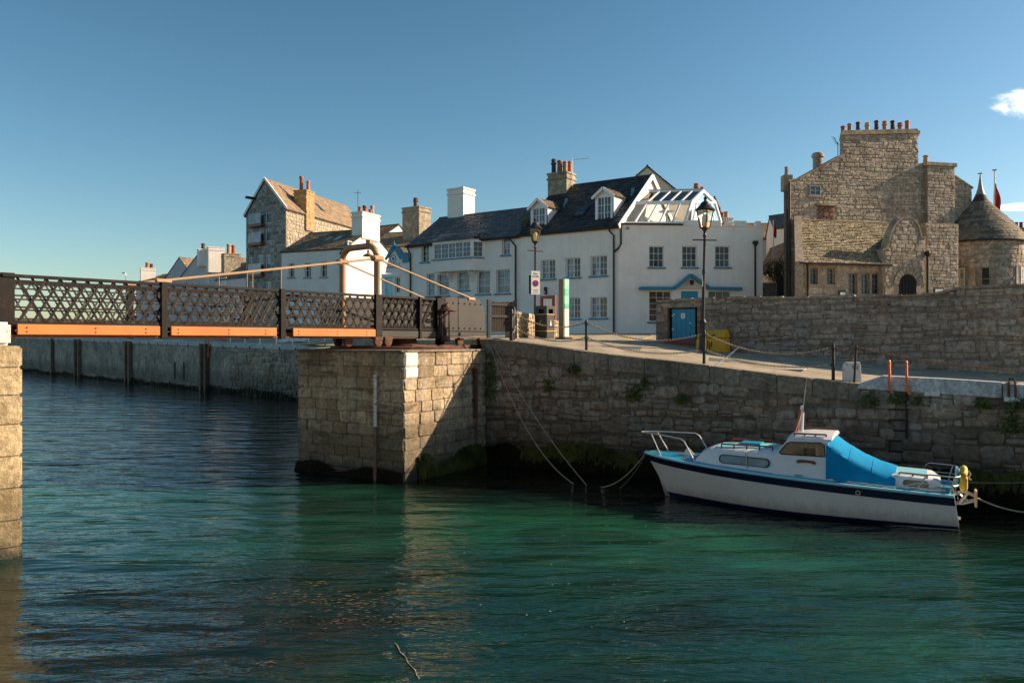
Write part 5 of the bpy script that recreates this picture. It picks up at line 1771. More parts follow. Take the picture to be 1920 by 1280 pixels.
# ------------------------------------------------------------------ houses behind the corner house
RH = thing('rear_gable_house', 'cream gabled house rising behind the white corner house roof', 'house', V3(hx(1210, 60), 4.6))
gabled(RH, hx(1146, 60), hx(1282, 59.4), (1, 8), 4.2, 14.7, 17.0, 'y', 'cream_render', 'dark_slate', ov=0.2)
put('flue', MB().tube([W(1219, 340, 58.2), W(1219, 328, 58.2), W(1222, 325, 58.2)], 0.06, 6), 'black_iron', RH)
RP = thing('rear_stack_house', 'low roofed building with three clay pots behind the conservatory', 'house', V3(hx(1300, 66), 4.6))
gabled(RP, hx(1270, 66), hx(1330, 65), (1, 7), 4.2, 15.0, 15.9, 'x', 'white_render', 'dark_slate')
chimney(RP, hx(1303, 67), 1.5, 1.0, 15, 16.2, 0.0, 'white_render', [(-0.45, 0, 0.45, 0.18, 'dark_clay', 0), (0.12, 0, 0.95, 0.2, 'terracotta', 1), (0.6, 0, 0.65, 0.16, 'terracotta', 0)])
RT = thing('rear_terrace', 'white gable ends and clay pots stepping down behind the battlements', 'house', V3(hx(1345, 62), 4.6))
gabled(RT, hx(1328, 62), hx(1352, 61), (2, 6), 4.2, 13.4, 15.0, 'y', 'white_render', 'brown_slate')
chimney(RT, hx(1334, 62.8), 0.7, 0.6, 13.4, 14.3, 0.1, 'white_render', [(0, 0, 0.8, 0.16, 'terracotta', 0)])
chimney(RT, hx(1357, 62.5), 1.1, 0.8, 12.4, 13.5, 0.1, 'white_render', [(-0.2, 0, 0.5, 0.18, 'terracotta', 0), (0.2, 0, 0.55, 0.18, 'buff_clay', 0)])
chimney(RT, hx(1367, 62.5), 0.8, 0.7, 11.8, 12.9, 0.1, 'brick', [(-0.18, 0, 0.5, 0.14, 'terracotta', 0), (0.18, 0, 0.4, 0.14, 'terracotta', 0)])
for i, (px, yt) in enumerate(((1332, 366), (1343, 380), (1350, 388))):
    a2 = thing('roof_aerial', ('tallest dark aerial pole behind the street lantern', 'middle aerial pole behind the battlements', 'shortest aerial pole right of the street lantern')[i], 'aerial', V3(hx(px, 60), 12), group='aerials behind the corner house')
    top = W(px, yt, 60)
    put('mast', MB().tube([V3(hx(px, 60), 12), top], 0.03, 5), 'black_iron', a2)
    put('cross_piece', MB().tube([top - Vector((0.25, 0, 0.5)), top + Vector((0.25, 0, -0.5))], 0.02, 5), 'black_iron', a2)
LH = thing('lane_house', 'house with a brown slate roof in the gap between white house and castle house', 'house', V3(hx(1440, 62), 4.5))
gabled(LH, hx(1398, 62), hx(1470, 62), (2, 8), 4.2, 11.9, 13.6, 'x', 'grey_render', 'warehouse_slate')
LW = thing('lane_cottage', 'cream lean-to cottage with dark eaves in the gap behind the hedge', 'house', V3(hx(1440, 54), 4.5))
gabled(LW, hx(1422, 56), hx(1455, 52), (3, 4), 4.2, 8.7, 10.6, 'x', 'cream_render', 'brown_slate')
LV = thing('lane_house', 'narrow white house against the dark drainpipes of the castle house', 'house', V3(hx(1466, 56), 4.5))
gabled(LV, hx(1452, 57), hx(1482, 56), (1, 5), 4.2, 12.0, 13.2, 'x', 'white_render', 'grey_slate')
f2 = thing('flag_pole', 'small pole with a drooping red flag in the gap between the houses', 'flag', V3(hx(1450, 51), 4.5))
put('pole', MB().tube([V3(hx(1450, 51), 4.5), W(1450, 413, 51)], 0.035, 6), 'white_paint', f2)


def droop_flag(root, top, h, w):
    mb = MB()
    n, m = 10, 6
    vs = []
    for i in range(n + 1):
        t = i / n
        for j in range(m + 1):
            s_ = j / m
            spread = w * (0.25 + 0.75 * math.sin(min(1, t * 1.3) * math.pi * 0.6))
            vs.append(top + Vector((0.03 + s_ * spread - 0.15 * w * t, 0.07 * math.sin(s_ * 9 + t * 3), -t * h - s_ * 0.15 * h)))
    mb.add(vs, [(i * (m + 1) + j, i * (m + 1) + j + 1, (i + 1) * (m + 1) + j + 1, (i + 1) * (m + 1) + j) for i in range(n) for j in range(m)])
    return put('flag', mb, 'flag_red', root, smooth=60, fix=False)


droop_flag(f2, W(1449.5, 415, 51), 0.95, 0.2)

# ------------------------------------------------------------------ castle house (stone)
CD = 47.0
CA = Vector(hx(1478, 45.5))
CT = Vector((math.cos(rad(13)), math.sin(rad(13))))
CF = Fac(CA, CA + CT * 12.4)
CH = thing('castle_house', 'big grey-brown stone house with a nine pot stack, low wing and curved porch gable', 'house', CF.P(CF.L / 2, 4.4))
outline = [(1478, 600), (1478, 340), (1497, 336), (1530, 318), (1562, 299), (1577, 292), (1577, 252), (1720, 247), (1722, 306), (1740, 311), (1790, 330), (1822, 352), (1822, 600)]
op = [CF.uz(*p) for p in outline]
op[0] = (op[0][0], 4.0)
op[-1] = (op[-1][0], 4.0)
put('wall', MB().prism([CF.P(u, z) for u, z in op], Vector((0.45, 1.3, 0))), 'castle_mortar', CH)
bu = [(u, z) for u, z in op]
bod = [(op[0][0] + 0.02, 4.0), (op[1][0] + 0.02, op[1][1]), (op[5][0], op[5][1]), (op[9][0], op[9][1]), (op[11][0], op[11][1] - 0.02), (op[12][0], 4.0)]
put('rear_body', MB().prism([CF.P(u, z, -1.3) + Vector((0.45, 0, 0)) for u, z in bod], Vector((2.7, 6.5, 0))), 'castle_mortar', CH)
win = CF.rect(1517, 348, 1538, 367)
bla = CF.rect(1533, 386, 1564, 415)
inp = inpoly(op)
mb = MB()
# blocked openings are left free for their own stones
free = lambda u, z: inp(u, z) and z > 8.2 and not any(r[0] - 0.1 < u < r[1] + 0.1 and r[2] - 0.1 < z < r[3] + 0.1 for r in (win, bla))
rubble(mb, CF, layout(op[0][0] + 0.05, op[-1][0] - 0.05, 8.2, 16.6, (0.12, 0.24), (1.2, 3.0), split=0.1, wav=0.03), 0.028, 0.010, free)
put('rubble_stones', mb, 'castle_stone', CH, kind='stuff', fix=False)
window(CH, CF, win, 2, 2, 'lead', 'glass_blue', -0.02, 0.06, 0.04, sill='tan_render')
mb = MB()
rubble(mb, CF, layout(bla[0], bla[1], bla[2], bla[3], (0.2, 0.3), (1.0, 1.8)), 0.05, 0.02)
put('blocked_window', mb, 'red_sandstone', CH, kind='stuff', fix=False)
put('blocked_window_lintel', fbox(MB(), CF, bla[0] - 0.12, bla[1] + 0.12, bla[3], bla[3] + 0.12, 0.0, 0.16), 'tan_render', CH)
# caps and copings
SKW = Vector((0.45, 1.3, 0))
ca, cb_ = CF.uz(1574, 249), CF.uz(1723, 246)
for dx, z0_, z1_, o_ in ((0.0, -0.16, 0.02, 0.12), (-0.10, 0.025, 0.14, 0.05)):
    put('stack_cap', MB().prism([CF.P(ca[0] - dx, ca[1] + z0_, o_), CF.P(cb_[0] + dx, cb_[1] + z0_, o_), CF.P(cb_[0] + dx, cb_[1] + z1_, o_), CF.P(ca[0] - dx, ca[1] + z1_, o_)], SKW * 1.1), 'tan_render', CH, bevel=0.02)
for p0, p1 in (((1478, 340), (1500, 336)), ((1497, 337), (1577, 293)), ((1790, 331), (1824, 354))):
    a, b = CF.uz(*p0), CF.uz(*p1)
    put('verge_coping', MB().bar(CF.P(a[0], a[1] + 0.04, -0.22), CF.P(b[0], b[1] + 0.04, -0.22), 0.55, 0.09), 'tan_render', CH)
rm = ['terracotta', 'buff_clay', 'dark_clay', 'buff_clay', 'dark_clay', 'buff_clay', 'dark_clay', 'terracotta', 'terracotta']
for i, (px, yt, yb) in enumerate(((1586, 233, 249), (1598.5, 228.5, 248), (1614.5, 225.5, 247), (1632, 226, 246), (1649.5, 222.5, 245.5), (1665, 223, 245), (1680, 222.5, 244.5), (1694, 226, 244), (1707.5, 222.5, 243))):
    u, z = CF.uz(px, yb)
    pot(CH, CF.P(u, z + 0.02, -0.55) + Vector((0.18, 0, 0)), (yb - yt) / FPX * (CD + 0.6), 0.13, rm[i], 1 if i in (3, 5, 7) else 0)
# side turret pot left, left flue
zfs = CF.uz(1480, 340)[1]
put('flue_stack', MB().box(CF.P(0.12, zfs - 0.05, -0.35), (0.52, 0.55, 0.9)), 'tan_render', CH, bevel=0.02)
pot(CH, CF.P(0.10, zfs + 0.39, -0.35), 0.5, 0.11, 'buff_clay')
put('round_stack', MB().lathe([(0.28, 0), (0.28, 0.9), (0.36, 0.95), (0.36, 1.1), (0.3, 1.2)], CF.P(CF.uz(1570, 310)[0], 14.1, -1.9), 14), 'castle_mortar', CH, smooth=40)
la = CF.uz(1475, 400)[0]
downpipe(CH, [CF.P(0.02, 13.0, 0.1), CF.P(0.02, 5, 0.1)], 0.06)
downpipe(CH, [CF.P(-0.12, 11.5, 0.05), CF.P(-0.12, 5, 0.05)], 0.05)
ae = thing('roof_aerial', 'tilted television aerial left of the nine pot stack', 'aerial', CF.P(CF.uz(1571, 290)[0], 14.8, -0.7))
put('mast', MB().tube([W(1571, 292, CD + 0.7), W(1571, 266, CD + 0.7)], 0.022, 5), 'black_iron', ae)
put('boom', MB().tube([W(1571, 272, CD + 0.7), W(1562, 256, CD + 0.7)], 0.018, 5), 'black_iron', ae)
for k in range(5):
    p = W(1570 - k * 1.8, 271 - k * 3.3, CD + 0.7)
    put('element', MB().tube([p - Vector((0.16, 0, -0.06)), p + Vector((0.16, 0, -0.06))], 0.01, 4), 'black_iron', ae)
# second stack, standing forward
F2S = CF.back(-0.25)
LA = Vector(hx(1490, 42.4))
FL2 = Fac(LA, LA + CT * 11.1)
FL2 = Fac(LA, LA + CT * FL2.uz(1797, 500)[0])
for (F_, x0, y0, x1, y1, dp) in ((F2S, 1738, 311, 1790, 450, 1.6), (FL2.back(-0.06), 1736, 419, 1797, 600, 3.4)):
    r = F_.rect(x0, y0, x1, y1)
    r = (r[0], r[1], max(r[2], 4.0), r[3])
    put('front_stack', MB().prism([F_.P(r[0], r[2]), F_.P(r[1], r[2]), F_.P(r[1], r[3]), F_.P(r[0], r[3])], V3(-F_.n * dp, 0) + Vector((0.45 if dp < 2 else 0.0, 0, 0))), 'castle_mortar', CH)
    mb = MB()
    rubble(mb, F_, layout(r[0] + 0.02, r[1] - 0.02, max(r[2], 5.5), r[3] - 0.04, (0.13, 0.25), (1.2, 2.8), split=0.1), 0.028, 0.011)
    put('stack_stones', mb, 'castle_stone', CH, kind='stuff', fix=False)
r = F2S.rect(1735, 306, 1793, 312)
put('stack_cap', fbox(MB(), F2S, r[0], r[1], r[2], r[3] + 0.03, -1.65, 0.1), 'tan_render', CH, bevel=0.02)
pot(CH, F2S.P(F2S.uz(1754, 306)[0], r[3] + 0.02, -0.8), 0.6, 0.15, 'buff_clay')

# low wing
LFd = 43.6
LA = Vector(hx(1490, 42.4))
FL2 = Fac(LA, LA + CT * 11.1)
FL2 = Fac(LA, LA + CT * FL2.uz(1797, 500)[0])
zeaves = FL2.uz(1560, 491)[1]
zridge = CF.uz(1560, 416)[1]
ze_r = FL2.uz(1736, 600)[0]
lw_h = [FL2.rect(1519, 502, 1534, 533), FL2.rect(1550, 502, 1566, 533), FL2.rect(1591, 512, 1608, 551), FL2.rect(1614, 512, 1631, 551), FL2.rect(1635, 512, 1652, 551), FL2.rect(1766, 505, 1777, 539)]
arch = FL2.rect(1675, 513, 1714, 600)
mb = MB()
holed(mb, FL2, 0, FL2.L, 4.0, zeaves, lw_h, 0.22)
holed(mb, Fac(FL2.P(0, 0).xy + Vector((1.25, 3.4)), FL2.A), 0, 3.6, 4.0, zeaves)
put('wing_wall', mb, 'castle_mortar', CH, fix=False)
nearh = lambda u, z: not any(h[0] - 0.08 < u < h[1] + 0.08 and h[2] - 0.06 < z < h[3] + 0.06 for h in lw_h) and not (abs(u - (arch[0] + arch[1]) / 2) < 0.85 and z < 8.3)
mb = MB()
rubble(mb, FL2, layout(0.02, FL2.L, 5.9, zeaves - 0.12, (0.24, 0.36), (1.3, 3.2), split=0.1), 0.03, 0.02, nearh, inset=0.1)
put('ashlar_stones', mb, 'castle_stone', CH, kind='stuff', fix=False)
for i, h in enumerate(lw_h):
    window(CH, FL2, h, 2, 4, 'tan_render', 'glass_blue', 0.22, 0.05, 0.02, panes=False)
u_r = FL2.uz(1664, 480)[0]
roof(CH, [(FL2.P(0.12, zeaves - 0.1, 0.3), FL2.P(u_r, zeaves - 0.1, 0.3), CF.P(CF.uz(1496, 417)[0], zridge, 0.02), CF.P(CF.uz(1724, 417)[0], zridge, 0.02))], 'stone_slate', ch=0.2, sw=0.24, th=0.028, jit=0.7, name='wing_roof')
put('gutter', MB().tube([FL2.P(0.1, zeaves - 0.13, 0.36), FL2.P(u_r, zeaves - 0.13, 0.36)], 0.055, 6), 'black_iron', CH)
# raised skew at the wing's left end
put('skew_gable', MB().prism([FL2.P(-0.12, 4.0, 0.25), FL2.P(-0.12, zeaves - 0.05, 0.25), CF.P(CF.uz(1488, 414)[0], zridge + 0.25, 0.05), CF.P(CF.uz(1488, 414)[0], 4.0, 0.05)], (0.42, 0, 0)), 'castle_mortar', CH)
downpipe(CH, [FL2.P(0.55, zeaves - 0.2, 0.3), FL2.P(0.72, zeaves - 0.6, 0.1), FL2.P(0.72, 5, 0.1)], 0.055)
u_, z_ = FL2.uz(1729, 478)
downpipe(CH, [FL2.P(u_, z_, 0.42), FL2.P(u_, 5, 0.42)], 0.06, hopper=FL2.P(u_, z_ - 0.15, 0.42))
# curved porch gable
FP = FL2.back(-0.3)
por = [(1655, 600), (1655, 470), (1664, 466), (1668, 452), (1672, 437), (1678, 424), (1686, 414), (1696, 409), (1705, 409), (1714, 414), (1721, 424), (1725, 438), (1727, 446), (1736, 447), (1736, 600)]
pp = [FP.uz(*p) for p in por]
pp[0], pp[-1] = (pp[0][0], 4.0), (pp[-1][0], 4.0)
put('porch_gable', MB().prism([FP.P(u, z) for u, z in pp], V3(-FP.n * 0.45, 0)), 'castle_mortar', CH)
inq = inpoly(pp)
au, az = (arch[0] + arch[1]) / 2, FP.uz(1694, 513)[1] - 0.58
mb = MB()
rubble(mb, FP, layout(pp[0][0] + 0.02, pp[-1][0] - 0.02, 5.8, 11.0, (0.16, 0.28), (1.2, 2.8), split=0.1), 0.03, 0.02,
       lambda u, z: inq(u, z + 0.1) and inq(u - 0.1, z) and inq(u + 0.1, z) and not (math.hypot(u - au, max(0, z - az)) < 0.98), inset=0.1)
put('porch_stones', mb, 'castle_stone', CH, kind='stuff', fix=False)
cpg = MB()
ppc = pp[1:-1]
secs = []
for i, (u, z) in enumerate(ppc):
    a = Vector(ppc[max(0, i - 1)])
    b = Vector(ppc[min(len(ppc) - 1, i + 1)])
    t_ = (b - a).normalized()
    nx, nz = -t_.y, t_.x
    secs.append([FP.P(u, z, 0.05), FP.P(u + nx * 0.085, z + nz * 0.085, 0.05), FP.P(u + nx * 0.085, z + nz * 0.085, -0.5), FP.P(u, z, -0.5)])
put('gable_coping', cpg.loft(secs), 'tan_render', CH, smooth=40)
# arched doorway
ar_ = [FP.P(au - 0.55, 4.4, 0.012), FP.P(au + 0.55, 4.4, 0.012)] + [FP.P(au + 0.55 * math.cos(a), az + 0.55 * math.sin(a), 0.012) for a in [math.pi * i / 12 for i in range(13)]]
dr = put('arched_door', MB().prism(ar_, V3(-FP.n * 0.02, 0)), 'shadow_void', CH)
for i in range(11):
    a0_, a1_ = math.pi * i / 11 + 0.015, math.pi * (i + 1) / 11 - 0.015
    ps = [FP.P(au + r_ * math.cos(a), az + r_ * math.sin(a), 0.0) for r_, a in ((0.57, a0_), (0.9, a0_), (0.9, a1_), (0.57, a1_))]
    put('arch_stone', MB().prism(ps, V3(FP.n * 0.06, 0)), 'tan_render', CH, bevel=0.01)
gr = MB()
for x in (-0.3, -0.1, 0.1, 0.3):
    gr.bar(FP.P(au + x, 4.5, 0.03), FP.P(au + x, az + 0.42, 0.03), 0.025, 0.025)
put('door_grille', gr, 'black_iron', dr)
for px0, px1, py0, py1 in ((1739, 1757, 540, 549), (1571, 1584, 545, 552)):
    r = FL2.rect(px0, py0, px1, py1)
    pq = thing('notice_board', 'white notice in a dark frame beside the stone porch' if px0 > 1700 else 'small dark framed plaque low on the stone wing', 'notice', FL2.P((r[0] + r[1]) / 2, r[2], 0.4))
    o = 0.45 if px0 > 1700 else 0.06
    put('frame', fbox(MB(), FL2, r[0], r[1], r[2] - 0.1, r[3], o, o + 0.05), 'black_iron', pq)
    put('sheet', fbox(MB(), FL2, r[0] + 0.07, r[1] - 0.05, r[2] - 0.08, r[3] - 0.09, o + 0.05, o + 0.06), 'sign_white', pq)

# round tower
tc_ = Vector(hx(1838, 48.2))
tr_ = 2.34
TW_ = thing('round_tower', 'round stone tower with a conical stone slate roof and a spike', 'tower', V3(tc_, 4.3))
zev = H + (640 - 446) / FPX * (48.2 - tr_)
put('wall', MB().lathe([(tr_, 4.0), (tr_, zev + 0.1)], V3(tc_, 0), 48), 'castle_mortar', TW_, smooth=30)
CY = Cyl(tc_, tr_)
za_, zb2 = CY.P(0, 0).y, 0
tw_w = [(-1.15, -0.75), (-0.55, -0.1), (0.15, 0.0)]
tz0, tz1 = H + (640 - 545) / FPX * 46.0, H + (640 - 500) / FPX * 46.0


def ang(px):
    return math.asin(max(-0.999, min(0.999, ((px - 960) / FPX * 46.7 - tc_.x) / tr_))) * tr_


tws = [(ang(1803), ang(1809)), (ang(1811), ang(1823)), (ang(1829), ang(1843)), (ang(1890), ang(1900)), (ang(1903), ang(1909))]
mb = MB()
rubble(mb, CY, layout(-2.6, 3.4, 5.8, zev - 0.05, (0.2, 0.32), (1.2, 2.8), split=0.1), 0.03, 0.02,
       lambda u, z: not (z < tz1 + 0.1 and any(a - 0.12 < u < b + 0.12 for a, b in tws)), inset=0.1)
put('ashlar_stones', mb, 'castle_stone', TW_, kind='stuff', fix=False)
for i, (a, b) in enumerate(tws):
    fm_ = MB()
    for u0, u1, z0, z1 in ((a, a + 0.06, tz0, tz1), (b - 0.06, b, tz0, tz1), (a, b, tz1 - 0.06, tz1), (a, b, tz0, tz0 + 0.06), (a, b, (tz0 + tz1) / 2 - 0.015, (tz0 + tz1) / 2 + 0.015)):
        fbox(fm_, CY, u0, u1, z0, z1, -0.05, 0.03)
    wn = put('window', fm_, 'white_paint' if i in (0, 4) else 'tan_render', TW_)
    put('pane', fbox(MB(), CY, a + 0.05, b - 0.05, tz0 + 0.05, tz1 - 0.05, -0.02, 0.012), ('glass_warm', 'glass_warm', 'glass_dark', 'glass_pale', 'glass_blue')[i], wn)
prof = pwl([(zev - 0.05, 2.52), (zev + 0.5, 2.20), (zev + 1.2, 1.62), (zev + 1.9, 0.98), (zev + 2.45, 0.5), (zev + 3.2, 0.16)])
und = MB()
zs_ = [zev - 0.05 + (3.2 + 0.05) * i / 12 for i in range(13)]
und.lathe([(prof(z) - 0.03, z) for z in zs_], V3(tc_, 0), 48)
rf = put('cone_roof', und, 'dark_timber', TW_, smooth=30)
sl_ = MB()
k = 0
z = zev - 0.05
while z < zev + 2.35:
    z2 = min(z + 0.17, zev + 2.4)
    z3 = min(z + 0.21, zev + 2.45)
    r0 = prof(z)
    n = max(10, int(2 * math.pi * r0 / 0.24))
    for i in range(n):
        a0 = 2 * math.pi * (i + (k % 2) * 0.5) / n
        a1 = a0 + 2 * math.pi / n * 0.97
        lf = R.uniform(0.018, 0.042)
        dz = R.uniform(-0.012, 0.012)
        pt_ = lambda a, r_, zz: V3(tc_ + Vector((math.cos(a), math.sin(a))) * r_, zz)
        sl_.add([pt_(a0, r0 + lf, z + dz), pt_(a1, r0 + lf, z + dz), pt_(a1, prof(z3) + 0.008, z3), pt_(a0, prof(z3) + 0.008, z3), pt_(a0, r0 - 0.02, z + dz), pt_(a1, r0 - 0.02, z + dz)], [(0, 1, 2, 3), (4, 5, 1, 0)], R.random())
    z = z2
    k += 1
put('slates', sl_, 'turret_slate', rf, kind='stuff', fix=False)
put('lead_cap', MB().lathe([(0.56, zev + 2.32), (0.5, zev + 2.42), (0.3, zev + 2.8), (0.14, zev + 3.3), (0.08, zev + 3.7), (0.03, zev + 4.1)], V3(tc_, 0), 24), 'lead', TW_, smooth=40)
zc = zev + 4.1
put('spike', MB().lathe([(0.03, zc - 0.1), (0.02, zc + 0.05), (0.14, zc + 0.06), (0.14, zc + 0.1), (0.02, zc + 0.11)], V3(tc_, 0), 10), 'lead', TW_)
put('gutter', MB().tube([V3(tc_ + Vector((math.sin(a), -math.cos(a))) * 2.56, zev - 0.08) for a in [-1.6 + 3.4 * i / 40 for i in range(41)]], 0.05, 6), 'black_iron', TW_)
f1 = thing('flag_pole', 'white pole with a furled red flag behind the round tower roof', 'flag', V3(hx(1864, 53), 4.4))
pt1 = W(1865, 320, 53)
put('pole', MB().tube([V3(hx(1864, 53), 4.4), pt1], 0.045, 6), 'worn_white', f1)
put('truck', MB().lathe([(0.02, 0), (0.16, 0.02), (0.16, 0.06), (0.02, 0.08)], pt1, 10), 'lead', f1)
droop_flag(f1, W(1864, 341, 53), 1.75, 0.42)
EH = thing('east_house', 'dark roofed house just showing right of the round tower', 'house', V3(hx(1930, 60), 4.3))
gabled(EH, hx(1902, 62), hx(1990, 60), (2, 8), 4, 10.6, 12.6, 'x', 'white_render', 'dark_slate')
chimney(EH, hx(1910, 65), 0.9, 0.7, 12, 13.1, 0, 'brick', [(-0.2, 0, 0.5, 0.14, 'terracotta', 0), (0.2, 0, 0.5, 0.14, 'dark_clay', 0)])
chimney(EH, hx(1926, 63), 0.9, 0.7, 11, 12.3, 0, 'brick', [(0, 0, 0.5, 0.14, 'terracotta', 0)])


# ------------------------------------------------------------------ boundary wall along the road
bw = thing('boundary_wall', 'tall grey-brown rubble garden wall along the quay road', 'wall', FB.P(FB.L / 2, 3.6))
us = [FB.L * i / 60 for i in range(61)]
h0, h1 = FB.uz(1252, 600)[0], FB.uz(1308, 600)[0]
zh0, zh1 = FB.uz(1280, 637)[1], FB.uz(1280, 577)[1]
cuts = sorted(set(us + [h0, h1]))
mb = MB()
zt_, zb_ = (lambda u: ZT(u) - 0.06 + 0.03 * noise.noise(Vector((u * 2, 0, 0)))), (lambda u: ZB(u) - 0.5)
for a, b in zip(cuts, cuts[1:]):
    for o, fl in ((0.0, 1), (-0.6, 0)):
        if fl and h0 - 1e-6 <= a and b <= h1 + 1e-6:
            mb.poly([FB.P(a, zb_(a), o), FB.P(b, zb_(b), o), FB.P(b, zh0, o), FB.P(a, zh0, o)])
            mb.poly([FB.P(a, zh1, o), FB.P(b, zh1, o), FB.P(b, zt_(b), o), FB.P(a, zt_(a), o)])
            continue
        mb.poly([FB.P(a, zb_(a), o), FB.P(b, zb_(b), o), FB.P(b, zt_(b), o), FB.P(a, zt_(a), o)])
    mb.poly([FB.P(a, zt_(a), 0), FB.P(b, zt_(b), 0), FB.P(b, zt_(b), -0.6), FB.P(a, zt_(a), -0.6)])
for u, n_ in ((0.0, 0),):
    mb.poly([FB.P(u, zb_(u), 0), FB.P(u, zt_(u), 0), FB.P(u, zt_(u), -0.6), FB.P(u, zb_(u), -0.6)])
for p, q2 in (((h0, zh0), (h0, zh1)), ((h1, zh0), (h1, zh1)), ((h0, zh1), (h1, zh1)), ((h0, zh0), (h1, zh0))):
    mb.poly([FB.P(*p), FB.P(*q2), FB.P(*q2, -0.3), FB.P(*p, -0.3)])
put('mortar_core', mb, 'wall_mortar', bw, fix=False)
uj0, uj1 = FB.uz(1246, 600)[0], FB.uz(1314, 600)[0]
zl = FB.uz(1280, 571)[1]
u_p = FB.uz(1320, 600)[0]
ins = lambda u, z: ZB(u) - 0.15 < z < ZT(u) - 0.13 and not (uj0 - 0.12 < u < uj1 + 0.12 and z < zl + 0.12)
stones(bw, FB, layout(0.02, FB.L - 0.05, 2.3, 6.2, (0.10, 0.24), (1.1, 3.2), split=0.2, wav=0.05), 'wall_stone', 'wall_stone_small', dep=0.038, gap=0.015, inside=ins, inset=0.16, rnd=1.0, turn=0.035)
# rough coping along the top
u = 0.0
while u < FB.L - 0.2:
    w = R.uniform(0.35, 0.9)
    a, b = u + 0.01, u + w - 0.01
    t_ = R.uniform(0.07, 0.12)
    put('coping_stone', MB().loft([[FB.P(x, ZT(x) - 0.10, 0.06), FB.P(x, ZT(x) - 0.10 + t_, 0.05), FB.P(x, ZT(x) - 0.10 + t_, -0.66), FB.P(x, ZT(x) - 0.10, -0.66)] for x in (a, b)]), 'wall_stone', bw, bevel=0.018)
    u += w
# hatch surround: brick jambs, lintel, red sill
bk = mesh_from(MB().box((0, 0, 0), (0.13, 0.12, 0.062)), 'brick', 'brick', bevel=0.006)
z = zh0 + 0.03
while z < zh1:
    for ux in ((uj0 + h0) / 2, (uj1 + h1) / 2):
        inst('brick', bk, bw, FB.P(ux, z, 0.0), FB.rz)
    z += 0.074
put('lintel', fbox(MB(), FB, uj0 - 0.05, uj1 + 0.05, zh1 + 0.02, zh1 + 0.17, -0.2, 0.05), 'tan_render', bw, bevel=0.015)
put('sill', fbox(MB(), FB, uj0 - 0.02, uj1 + 0.02, zh0 - 0.16, zh0 - 0.01, -0.25, 0.08), 'red_paint', bw, bevel=0.012)
put('hatch_void', fbox(MB(), FB, h0 - 0.1, h1 + 0.1, zh0 - 0.05, zh1 + 0.05, -0.42, -0.3), 'shadow_void', bw)
hd = thing('wall_hatch', 'bright blue timber hatch door set in the stone wall with white notices', 'door', FB.P((h0 + h1) / 2, zh0, -0.1))
du0, du1 = FB.uz(1258, 600)[0], FB.uz(1302, 600)[0]
nbd = 5
for i in range(nbd):
    a = du0 + (du1 - du0) * i / nbd
    put('plank', fbox(MB(), FB, a + 0.003, a + (du1 - du0) / nbd - 0.003, zh0 + 0.02, zh1 - 0.04, -0.16, -0.12), 'door_blue', hd, bevel=0.006)
put('batten', fbox(MB(), FB, du0, du1, zh1 - 0.16, zh1 - 0.06, -0.12, -0.09), 'door_blue', hd, bevel=0.005)
r = FB.rect(1275, 587, 1283, 598)
pl = [FB.P(r[0], r[3], -0.115), FB.P(r[1], r[3], -0.115), FB.P(r[1], r[2] + 0.05, -0.115), FB.P((r[0] + r[1]) / 2, r[2], -0.115), FB.P(r[0], r[2] + 0.05, -0.115)]
no = put('notice', MB().prism(pl, V3(FB.n * 0.012, 0)), 'sign_white', hd)
put('notice_mark', fbox(MB(), FB, (r[0] + r[1]) / 2 - 0.015, (r[0] + r[1]) / 2 + 0.015, r[3] - 0.12, r[3] - 0.06, -0.102, -0.099), 'sign_red', no)
for x, y in ((1262, 588.5), (1259.5, 591.5), (1259.5, 617), (1293, 606)):
    u, z = FB.uz(x, y)
    put('label_plate', fbox(MB(), FB, u - 0.035, u + 0.035, z - 0.022, z + 0.022, -0.119, -0.108), 'sign_white', hd)

# yellow grit bin
gb = thing('grit_bin', 'mustard yellow grit bin standing against the stone wall by the blue hatch', 'grit bin', FB.P(FB.uz(1343, 660)[0], FB.uz(1343, 661)[1], 0.45))
ug, zg = FB.uz(1343, 659)
zg -= 0.03
gw = 0.56
body = [FB.P(ug - gw, zg, 0.75), FB.P(ug + gw, zg, 0.75), FB.P(ug + gw, zg, 0.1), FB.P(ug - gw, zg, 0.1)]
mid_ = [FB.P(ug - gw * 0.94, zg + 0.52, 0.74), FB.P(ug + gw * 0.94, zg + 0.52, 0.74), FB.P(ug + gw * 0.94, zg + 0.52, 0.1), FB.P(ug - gw * 0.94, zg + 0.52, 0.1)]
put('body', MB().loft([body, mid_]), 'grit_yellow', gb, bevel=0.025)
lid0 = [FB.P(ug - gw * 0.97, zg + 0.535, 0.78), FB.P(ug + gw * 0.97, zg + 0.535, 0.78), FB.P(ug + gw * 0.97, zg + 0.535, 0.08), FB.P(ug - gw * 0.97, zg + 0.535, 0.08)]
lid1 = [FB.P(ug - gw * 0.80, zg + 0.82, 0.40), FB.P(ug + gw * 0.88, zg + 0.84, 0.40), FB.P(ug + gw * 0.88, zg + 0.84, 0.12), FB.P(ug - gw * 0.80, zg + 0.82, 0.12)]
put('lid', MB().loft([lid0, lid1]), 'grit_yellow', gb, bevel=0.03)
put('hasp', fbox(MB(), FB, ug - 0.05, ug + 0.14, zg + 0.6, zg + 0.66, 0.62, 0.79), 'rust_steel', gb)
gl = MB()
for dx, z0_, z1_ in ((-0.1, 0.16, 0.44), (-0.03, 0.10, 0.36), (0.04, 0.2, 0.42)):
    fbox(gl, FB, ug + dx - 0.018, ug + dx + 0.018, zg + z0_, zg + z1_, 0.735, 0.757)
put('rust_marks', gl, 'rust_steel', gb)

